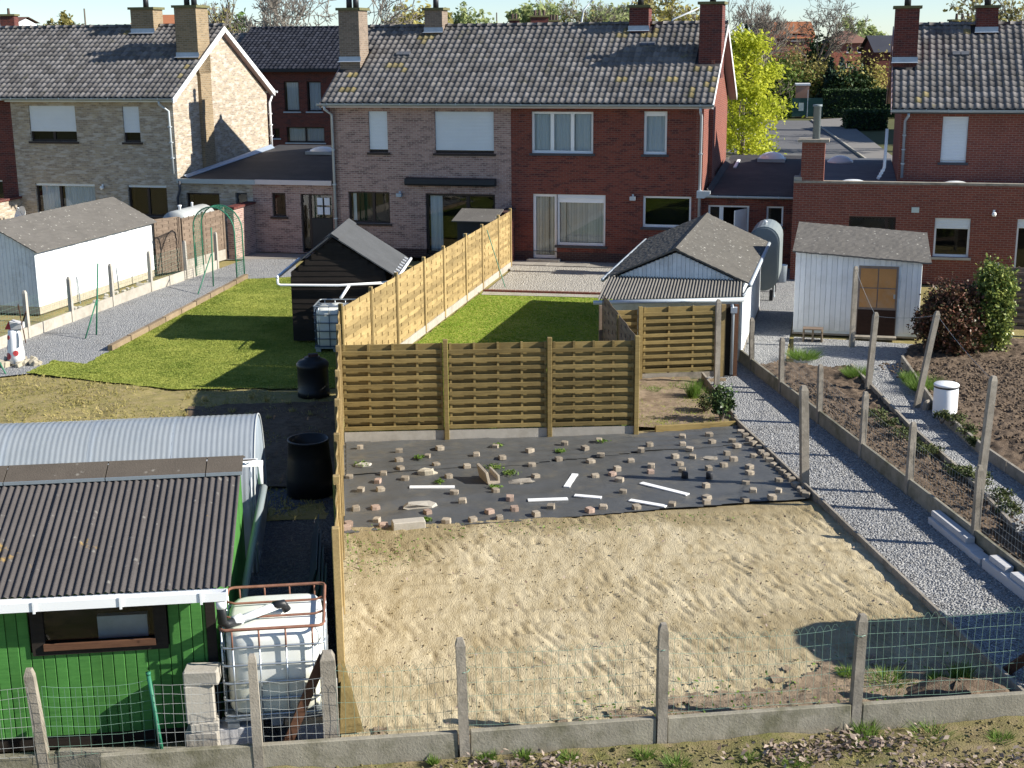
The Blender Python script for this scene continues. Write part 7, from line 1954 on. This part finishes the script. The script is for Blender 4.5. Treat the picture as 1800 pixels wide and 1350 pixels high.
for k, (px, py, s) in enumerate(((1655,745,.15),(1680,752,.24),(1700,770,.2),(1712,785,.14))):
    p = G(px, py, 0.06); shrub('juniper_cushion', 'mossy brown heather cushion in front of the white drum', p.x, p.y, (s,s*0.8,0.12), 420, 0.035, m_juniper, 55+k, 0.06, 12, 'plant', 'cushions before the drum', 3, 0.4, 0.03)
sb_ = [W2(PLOT,5.6,11.1), W2(PLOT,7.6,11.1), W2(PLOT,7.75,14.8), W2(PLOT,5.8,14.8)]
tag(put('side_bed_grass', blades('side_bed_grass', m_grass, sb_, 9000, 0.06, 0.8, 0.008, seed=61, z=0.02, dens=lambda x, y: 0.05+1.6*(fbm(x*1.4, y*1.4, 19, 3)-0.38))), 'patchy grass and moss on the small side bed', 'grass', None, 'stuff')
# --- weeds on and about the membrane and the bare soil
for k, (zx, zy, s) in enumerate(((560,312,.10),(1308,275,.10),(668,433,.08),(960,462,.09),(960,362,.16),(1040,390,.13),(258,347,.12),(1525,228,.09),(975,245,.08),(600,632,.06))):
    p = G(550+zx/3, 700+zy/3, 0.06, PLOT); q = fw(PLOT, p); r = np.random.default_rng(70+k); C = r.normal(0,1,(110,3))*np.array([s,s,0.03])*0.6; C[:,2] = np.abs(C[:,2])+0.02
    V, F, T = leaf_quads(C*0.8, 0.034, r, 1.0); o = put('weed', mesh_np('weed', V, F, m_weed if k not in (4,5) else m_midgr, T), None, (q.x,q.y,mz(p.x,p.y))); tag(o, 'small green weed growing through the black membrane', 'plant', 'weeds in the membrane')
def scatter(name, label, cat, fr, pts_fn, n, size, mat, seed, up=1.0, asp=1.6):
    r = np.random.default_rng(seed); X, Y, Z = pts_fn(r, n); C = np.stack([X,Y,Z],-1); V, F, T = leaf_quads(C, size, r, up, None, asp)
    o = put(name, mesh_np(name, V, F, mat, T), None, fr[0], fr[1]); return tag(o, label, cat, None, 'stuff')
def front_leaves(r, n):
    k = r.integers(0, 9, n); cx = np.array([5.2,4.6,5.6,6.0,4.9,2.4,7.2,8.0,1.7])[k]; cy = np.array([-1.0,-1.15,-1.05,-1.6,-1.9,-1.2,-1.5,-1.3,-0.95])[k]
    return cx+r.normal(0,0.32,n), np.minimum(cy+r.normal(0,0.12,n), -0.7), 0.035+np.abs(r.normal(0,0.025,n))
scatter('fallen_leaves', 'drift of dry brown leaves on the strip before the front kerb', 'leaves', PLOT, front_leaves, 1500, 0.045, m_dryleaf, 80)
scatter('leaf_litter', 'scattered dry leaf litter on the bare soil', 'leaves', PLOT, lambda r, n: (r.uniform(0.1,7.4,n), r.uniform(-0.4,6.0,n), np.full(n,0.055)), 330, 0.03, m_dryleaf, 81)
scatter('soil_weeds', 'sparse small weeds on the bare soil', 'weeds', PLOT, lambda r, n: (np.clip(np.concatenate([r.normal(0.5,0.35,n//4), r.uniform(2.5,7.3,n//2), r.normal(3,2,n-n//4-n//2)]),0.1,7.4), np.concatenate([r.normal(5.2,0.5,n//4), np.abs(r.normal(0.1,0.5,n//2))-0.35, r.uniform(5.6,6.2,n-n//4-n//2)]), np.full(n,0.05)), 700, 0.03, m_weed, 82)
for k, (px, py, s, h) in enumerate(((1530,1310,.22,.16),(1640,1295,.28,.14),(1130,1330,.12,.12),(855,1325,.10,.13),(922,1332,.10,.12),(1000,1335,.12,.10),(1400,1345,.15,.10),(1520,1285,.14,.2),(1760,1300,.14,.12),(760,1330,.06,.12),(1320,1335,.1,.1),(1190,1345,.16,.12))):
    p = G(px, py, 0, PLOT); p.y = min(p.y, -0.75); q = fw(PLOT, p); tuft('grass_tuft', 'fresh green grass tuft on the strip before the front kerb', q.x, q.y, s*0.8, h*0.7, 170, m_weed, 90+k, 0.0, 'tufts before the front kerb', 0.005)
rp = random.Random(9)
for k, (px, py, s, h) in enumerate(((1560,1200,.2,.12),(1690,1195,.12,.2),(1650,1200,.1,.1),(1490,1190,.1,.1))):
    q = G(px, py); tuft('grass_tuft', 'weedy green tuft in the shaded corner behind the front wire fence', q.x, q.y, s, h, 200, m_weed, 110+k, 0.03, 'tufts in the shaded corner', 0.006)
q = G(1690,1222,0.1); o = None
mh = MB().lathe([(0.55,0),(0.45,0.08),(0.3,0.15),(0.1,0.19),(0,0.2)], 20, (0,0,0), False, False)
mh.v = [(v[0]*1.25+rp.uniform(-.03,.03), v[1]*0.6+rp.uniform(-.03,.03), v[2]+rp.uniform(-.02,.03)) for v in mh.v]
mh.top('soil_heap', m_clod, (Vector((q.x,q.y+0.15,0)),0.1), (0,0,0), 'low heap of dug soil behind the wire fence at lower right', 'heap')
# rows of pale sprigs behind the polytunnel
for k in range(14):
    px, py = 330+ (k % 7)*36+rp.uniform(-5,5), 700+(k//7)*26+(k % 3)*6
    q = G(px, py); tuft('seedling', 'pale seedling in the shaded bed behind the polytunnel', q.x, q.y, 0.05, 0.14, 40, m_straw, 130+k, 0.0, 'seedlings behind the polytunnel', 0.006)

# --- street side and background
q = G(1318,274); mt = tree('maple_tree', 'bright yellow-green spring maple beside the red house gable', q.x-0.7, q.y-1.0, 7.5, 0, 201, None, 0, 0.30, 5, 0.06, 0.34, 0.08, 0.18)
r_m = np.random.default_rng(77); C = []; TT = []
for k in range(70):                                   # leafy boughs from the ground up, narrowing to the top
    zc = r_m.uniform(0.4, 7.3); wr_ = 2.9*math.sin(min(1.0, (zc+1.2)/4.2)*math.pi/2)*(1-max(0, zc-2.8)/5.6)+0.3
    a_ = r_m.uniform(0, 6.28); d_ = wr_*math.sqrt(r_m.uniform(0.15, 1.0)); n_ = 170
    C.append(np.array([d_*math.cos(a_), d_*math.sin(a_), zc])+r_m.normal(0, 1, (n_,3))*np.array([0.42,0.42,0.30])); TT.append(np.clip(r_m.uniform(0.2,0.8)+r_m.normal(0,0.2,n_),0,1))
V_, F_, T_ = leaf_quads(np.concatenate(C), 0.17, r_m, 0.3, np.concatenate(TT)); put('crown', mesh_np('crown', V_, F_, m_maple, T_), mt)
def hedge(label, px0, px1, py, ztop, dep, mat, seed, n):
    a, b = G(px0, py), G(px1, py); fr, L = line_frame(a, b); r = np.random.default_rng(seed)
    t = thing('hedge', label, 'hedge', fr, (L/2,0,0), 'hedges by the street')
    MB().box(0.1,L-0.1,0.15,dep-0.1,0,ztop-0.12).build('core', m_conif, t)
    m = n; f = r.integers(0,3,m); X = r.uniform(0,L,m); Y = np.where(f == 0, r.normal(0.05,0.08,m), r.uniform(0,dep,m)); Z = np.where(f == 0, r.uniform(0,ztop,m), ztop+r.normal(-0.03,0.06,m))
    e = f == 2; X = np.where(e & (r.random(m) < 0.5), np.where(r.random(m) < .5, r.normal(0.05,.06,m), L-r.normal(0.05,.06,m)), X); Z = np.where(e, r.uniform(0,ztop,m), Z)
    V, F, T = leaf_quads(np.stack([X-L/2,Y,Z],-1), 0.16, r, 0.2); o = put('foliage', mesh_np('foliage', V, F, mat, T), t); return t
hedge('dark clipped hedge right of the green gate across the street', 1445,1580,207,2.55,1.2,m_hedge,1,5000); hedge('short clipped hedge left of the green gate', 1372,1391,207,2.6,1.2,m_hedge2,2,1500)
hedge('tall pale clipped hedge rising behind the green gate', 1420,1545,198,3.05,1.5,m_hedge2,3,3500); hedge('high dark hedge behind the maple', 1340,1400,199,3.6,1.5,m_hedge,4,2500)
hedge('low black hedge on the right pavement', 1485,1560,228,1.5,3.0,m_hedge,5,1800)
kg = G(1391,207); frG, LG = line_frame(G(1391,207), G(1446,207))
gt_ = thing('metal_gate', 'dark green sheet metal gate with pale notice across the street', 'gate', frG, (LG/2,0,0))
for i in range(2): MB().box(0.02+i*LG/2, (i+1)*LG/2-0.03, 0, 0.06, 0.1, 1.85).build('gate_leaf', m_kioskgreen, gt_)
MB().box(LG*0.22,LG*0.38,-0.02,-0.003,0.65,1.4).build('notice', m_sign, gt_); MB().box(LG/2-0.03,LG/2+0.03,-0.03,0.09,0,2.6).build('gate_post', m_pole, gt_)
ki = thing('transformer_kiosk', 'salmon coloured kiosk with pale roof rising above the green gate', 'kiosk', frG, (LG*0.4,1.5,0))
a0 = onv(1400,158,1.5,frG); a1 = onv(1423,148,1.5,frG)
MB().box(a0[0],a1[0],1.5,3.2,0,a1[1]-0.12).build('wall', m_kioskbrick, ki); MB().box(a0[0]-0.1,a1[0]+0.1,1.4,3.3,a1[1]-0.118,a1[1]+0.06).build('roof', m_white, ki)
def at(px, py, Y):
    d = sight(px, py); q = Vector((0,0,CAM_H))+d*(Y/d.y); return q
# far brick houses
def far_house(label, pl, pr, pe, prg, Y, wm, rm, hip=0.0, wins=(), flip=False):
    L, R = at(pl, pe, Y), at(pr, pe, Y); ze = L.z; zr = at((pl+pr)/2, prg, Y+3).z; w = R.x-L.x
    fr = (Vector((L.x,Y,0)), 0.0); t = thing('distant_house', label, 'house', fr, (w/2,3,0), 'distant brick houses')
    hl = [(at(a,c,Y).x-L.x, at(b,c,Y).x-L.x, at(a,d_,Y).z, at(a,c,Y).z) for a, b, c, d_ in wins]
    wall_y(MB(), 0, w, 0, ze, 0, hl).build('wall', wm, t); MB().box(0,w,5.7,6,0,ze-0.05).build('rear_wall', wm, t)
    for s in (0, w): MB().poly([(s,0.01,0),(s,5.69,0),(s,5.69,ze),(s,3,zr-0.15 if not hip else ze),(s,0.01,ze)], (0.2 if s == 0 else -0.2,0,0)).build('side_wall', wm, t)
    for h in hl:
        wd_ = window(t, *h, 0.0, frame=m_white, sillmat=m_white)
    e = 0.3
    MB().add([(-e,-e,ze),(w+e,-e,ze),(w+e-hip,3,zr),(-e+hip,3,zr),(w+e,6+e,ze),(-e,6+e,ze)], [(0,1,2,3),(3,2,4,5),(1,4,2),(0,3,5)] if hip else [(0,1,2,3),(3,2,4,5)]).build('roof', rm, t)
    return t
far_house('distant brick house with steep orange tiled roof and stepped gable', 1352,1430,68,38,158,m_br_far,m_tile_o,0,((1392,1401,62,72),(1408,1414,62,74)))
hs2 = far_house('distant square red brick house with hipped brown roof', 1462,1532,76,54,150,m_br_far,m_tile_b,2.2,((1489,1498,82,92),(1507,1515,82,92),(1488,1498,107,118)))
far_house('distant brick house with low dark roof beside the right gable', 1540,1600,92,62,140,m_br_dark,m_tile_d,0)
far_house('distant red brick house behind the buff chimneys', 236,314,42,26,120,m_br_far,m_tile_o,0); far_house('far pale chimney block over the left roofs', -30,26,40,30,130,m_whitep,m_tile_b,0)
far_house('distant red roof over the middle ridge', 896,1000,50,40,135,m_br_far,m_tile_o,0)
def stack(label, px0, px1, py0, py1, Y, pots):
    a, b = at(px0,py1,Y), at(px1,py0,Y); t = thing('distant_chimney', label, 'chimney', WORLD, ((a.x+b.x)/2,Y,0), 'distant chimneys')
    MB().box(a.x,b.x,Y,Y+1.0,0,b.z).build('stack', m_br_dark, t); MB().box(a.x-0.1,b.x+0.1,Y-0.1,Y+1.1,b.z+0.002,b.z+0.15).build('cap', m_moss, t)
    for k in range(pots): x = a.x+(b.x-a.x)*(k+1)/(pots+1); MB().lathe([(0.12,0),(0.1,0.45)],8,(x,Y+0.5,b.z+0.15)).build('pot', m_clay, t)
stack('distant brick chimney with three pots over the middle ridge', 933,964,30,46,120,3); stack('smaller distant chimney with pots right of it', 964,984,38,46,122,3); stack('tiny distant chimney left of the three pot one', 895,913,36,46,125,2); stack('far chimneys with three pots between the right stacks', 1674,1715,37,46,110,3); stack('pale far chimney at the left edge', 1,24,28,46,110,1)
# trees: pixel column, top row, distance
def far_tree(label, px, ptop, Y, **k):
    q = at(px, ptop, Y); return tree(k.pop('name','bare_tree'), label, q.x, Y, q.z, 0, **k)
for lb, px, pt_, Y, kw in (
  ('tall bare poplar left of the dark roofed house', 412,-38,95,dict(seed=301,depth=5,spread=0.22,upb=0.5,bark=m_barkl,leaf_m=m_olive,nleaf=500,lsize=0.16)),
  ('second bare poplar right beside it', 437,-25,100,dict(seed=302,depth=5,spread=0.22,upb=0.5,bark=m_barkl)),
  ('wide bare tree behind the dark roofed house', 545,-70,85,dict(seed=303,depth=6,spread=0.5,bark=m_barkl,r0=0.22)),
  ('smaller bare tree behind the dark roof', 480,-5,92,dict(seed=304,depth=5,spread=0.45,bark=m_bark)),
  ('yellowish willow behind the pinkish house ridge', 722,4,140,dict(seed=305,depth=5,leaf_m=m_willow,nleaf=3500,lsize=0.42,spread=0.5,name='willow_tree')),
  ('pale green tree right of the small chimney', 818,5,150,dict(seed=306,depth=5,leaf_m=m_palegr,nleaf=2200,lsize=0.36,spread=0.35,name='spring_tree')),
  ('round olive tree over the left roof', 136,24,190,dict(seed=307,depth=4,leaf_m=m_olive,nleaf=1500,lsize=0.5,spread=0.5,name='spring_tree')),
  ('green treetop at the left of the tree row behind the red house', 930,8,150,dict(seed=308,depth=5,leaf_m=m_palegr,nleaf=2600,lsize=0.4,name='spring_tree')),
  ('pale twiggy tree behind the curved lamp', 985,-8,155,dict(seed=309,depth=6,leaf_m=m_olive,nleaf=1500,lsize=0.3,bark=m_barkl,name='spring_tree')),
  ('pale twiggy tree in the middle of the tree row', 1045,-12,150,dict(seed=310,depth=6,leaf_m=m_palegr,nleaf=1200,lsize=0.3,bark=m_barkl,name='spring_tree')),
  ('green twiggy tree left of the second chimney', 1085,-10,158,dict(seed=311,depth=6,leaf_m=m_palegr,nleaf=2200,lsize=0.36,bark=m_barkl,name='spring_tree')),
  ('yellow-green tree between the red house chimneys', 1185,-14,150,dict(seed=312,depth=6,leaf_m=m_willow,nleaf=2600,lsize=0.36,bark=m_barkl,name='spring_tree')),
  ('olive tree right behind the second chimney', 1140,-6,160,dict(seed=322,depth=5,leaf_m=m_olive,nleaf=2200,lsize=0.36,bark=m_barkl,name='spring_tree')),
  ('bare tree beside the red house gable', 1295,-15,120,dict(seed=313,depth=6,spread=0.45)),
  ('slim bare tree right of the gable tree', 1335,-6,125,dict(seed=314,depth=6,spread=0.35,bark=m_barkl)),
  ('great spreading bare tree with ivy before the distant houses', 1432,-22,145,dict(seed=315,depth=6,spread=0.6,r0=0.32)),
  ('round pale green tree right of the distant houses', 1523,28,190,dict(seed=316,depth=5,leaf_m=m_palegr,nleaf=2200,lsize=0.42,spread=0.5,name='spring_tree')),
  ('bare tree rising behind the right chimneys', 1740,-8,100,dict(seed=317,depth=6,spread=0.5)),
  ('ivy clad tree at the upper right corner', 1795,-30,90,dict(seed=318,depth=5,spread=0.45,bark=m_barkl,leaf_m=m_olive,nleaf=900,lsize=0.25)),
  ('low round tree at the far left skyline', 40,38,200,dict(seed=319,depth=4,leaf_m=m_olive,nleaf=900,lsize=0.5,spread=0.5,name='spring_tree')),
  ('small tree at the skyline left of the pole', 100,36,200,dict(seed=320,depth=4,leaf_m=m_olive,nleaf=900,lsize=0.5,spread=0.5,name='spring_tree')),
  ('dark evergreen behind the buff gable', 396,24,110,dict(seed=321,depth=4,leaf_m=m_hedge2,nleaf=2600,lsize=0.35,spread=0.5,name='evergreen_tree'))):
    far_tree(lb, px, pt_, Y, **kw)
def conifer(label, px, ptop, pbase, Y, w, mat, seed, n=3000):
    q = at(px, ptop, Y); b = 0; r = np.random.default_rng(seed); h = q.z; t = thing('conifer_tree', label, 'tree', WORLD, (q.x,Y,0), 'trees behind the houses')
    Z = h*(1-np.sqrt(r.uniform(0,1,n))); k = (1-Z/h); a = r.uniform(0,6.28,n); rad = w*k*np.sqrt(r.uniform(0.3,1,n))*(0.8+0.3*np.sin(a*3+Z*3))
    V, F, T = leaf_quads(np.stack([rad*np.cos(a),rad*np.sin(a),Z],-1), 0.28, r, 0.1); put('crown', mesh_np('crown', V, F, mat, T), t); MB().tube([(q.x,Y,0),(q.x,Y,h*0.9)],[0.18,0.02],6).v
    put('trunk', MB().tube([(0,0,0),(0,0,h*0.9)],[0.18,0.02],6).mesh('trunk', m_bark), t)
conifer('narrow dark conifer above the maple', 1312,38,150,120,1.5,m_conif,401); conifer('dark conifer right of the bushes across the street', 1462,102,150,138,1.9,m_conif,402); conifer('bluish conifer beside it', 1480,100,150,140,2.0,m_blueconif,403)
for lb, px, pt_, Y, rx, mat, sd in (('green bushes behind the high dark hedge',1370,98,140,3.6,m_midgr,501),('yellowish twiggy bush left of the dark conifers',1420,78,141,3.0,m_olive,502),('golden bush before the distant red house',1518,92,139,3.4,m_willow,503),('dark low bush under the golden bush',1497,125,137,2.4,m_hedge,504),('dark bush behind the maple crown',1340,92,142,3.0,m_hedge2,505),('brown thicket under the orange roofed house',1385,88,150,3.5,m_olive,506),('ivy covered bush under the great bare tree',1437,60,146,1.7,m_hedge,507),('bush right of the square red house',1540,100,144,2.2,m_olive,508)):
    q = at(px, pt_, Y); shrub('background_bush', lb, q.x, Y, (rx,rx*0.7,q.z/2), 2600, 0.24, mat, sd, 0.0, 30, 'bush', 'bushes across the street', 9, 0.5, 0.0)
# street lamps and poles
def lamp(label, px, pbase, ptop, arm, Y, white=True):
    q = at(px, ptop, Y); t = thing('street_lamp', label, 'street lamp', WORLD, (q.x,Y,0), 'street lamps')
    MB().tube([(q.x,Y,0),(q.x,Y,q.z*0.85),(q.x+arm*0.2,Y,q.z*0.95),(q.x+arm,Y,q.z+0.3)],[0.11,0.08,0.06,0.05],8).build('pole', m_pole, t, True); MB().obox((q.x+arm*1.25,Y,q.z+0.34),(0.9,0.3,0.14)).build('lamp_head', m_pole, t)
lamp('pale curved street lamp over the middle ridge', 1022,40,6,0.9,110); lamp('street lamp with long arm left of the tall chimney', 1172,40,22,2.4,100)
def pole(label, px, ptop, Y): q = at(px, ptop, Y); MB().tube([(q.x,Y,0),(q.x,Y,q.z)],[0.14,0.1],6).top('utility_pole', m_bark, WORLD, (q.x,Y,0), label, 'pole', 'utility poles')
pole('thin utility pole over the left roofs', 148,15,180); pole('thin utility pole over the middle ridge', 873,22,200)
# upright seam: bucketed finish
for o in list(bpy.data.objects):
    if o.type == 'MESH' and len(o.data.materials) == 0: o.data.materials.append(m_conc)
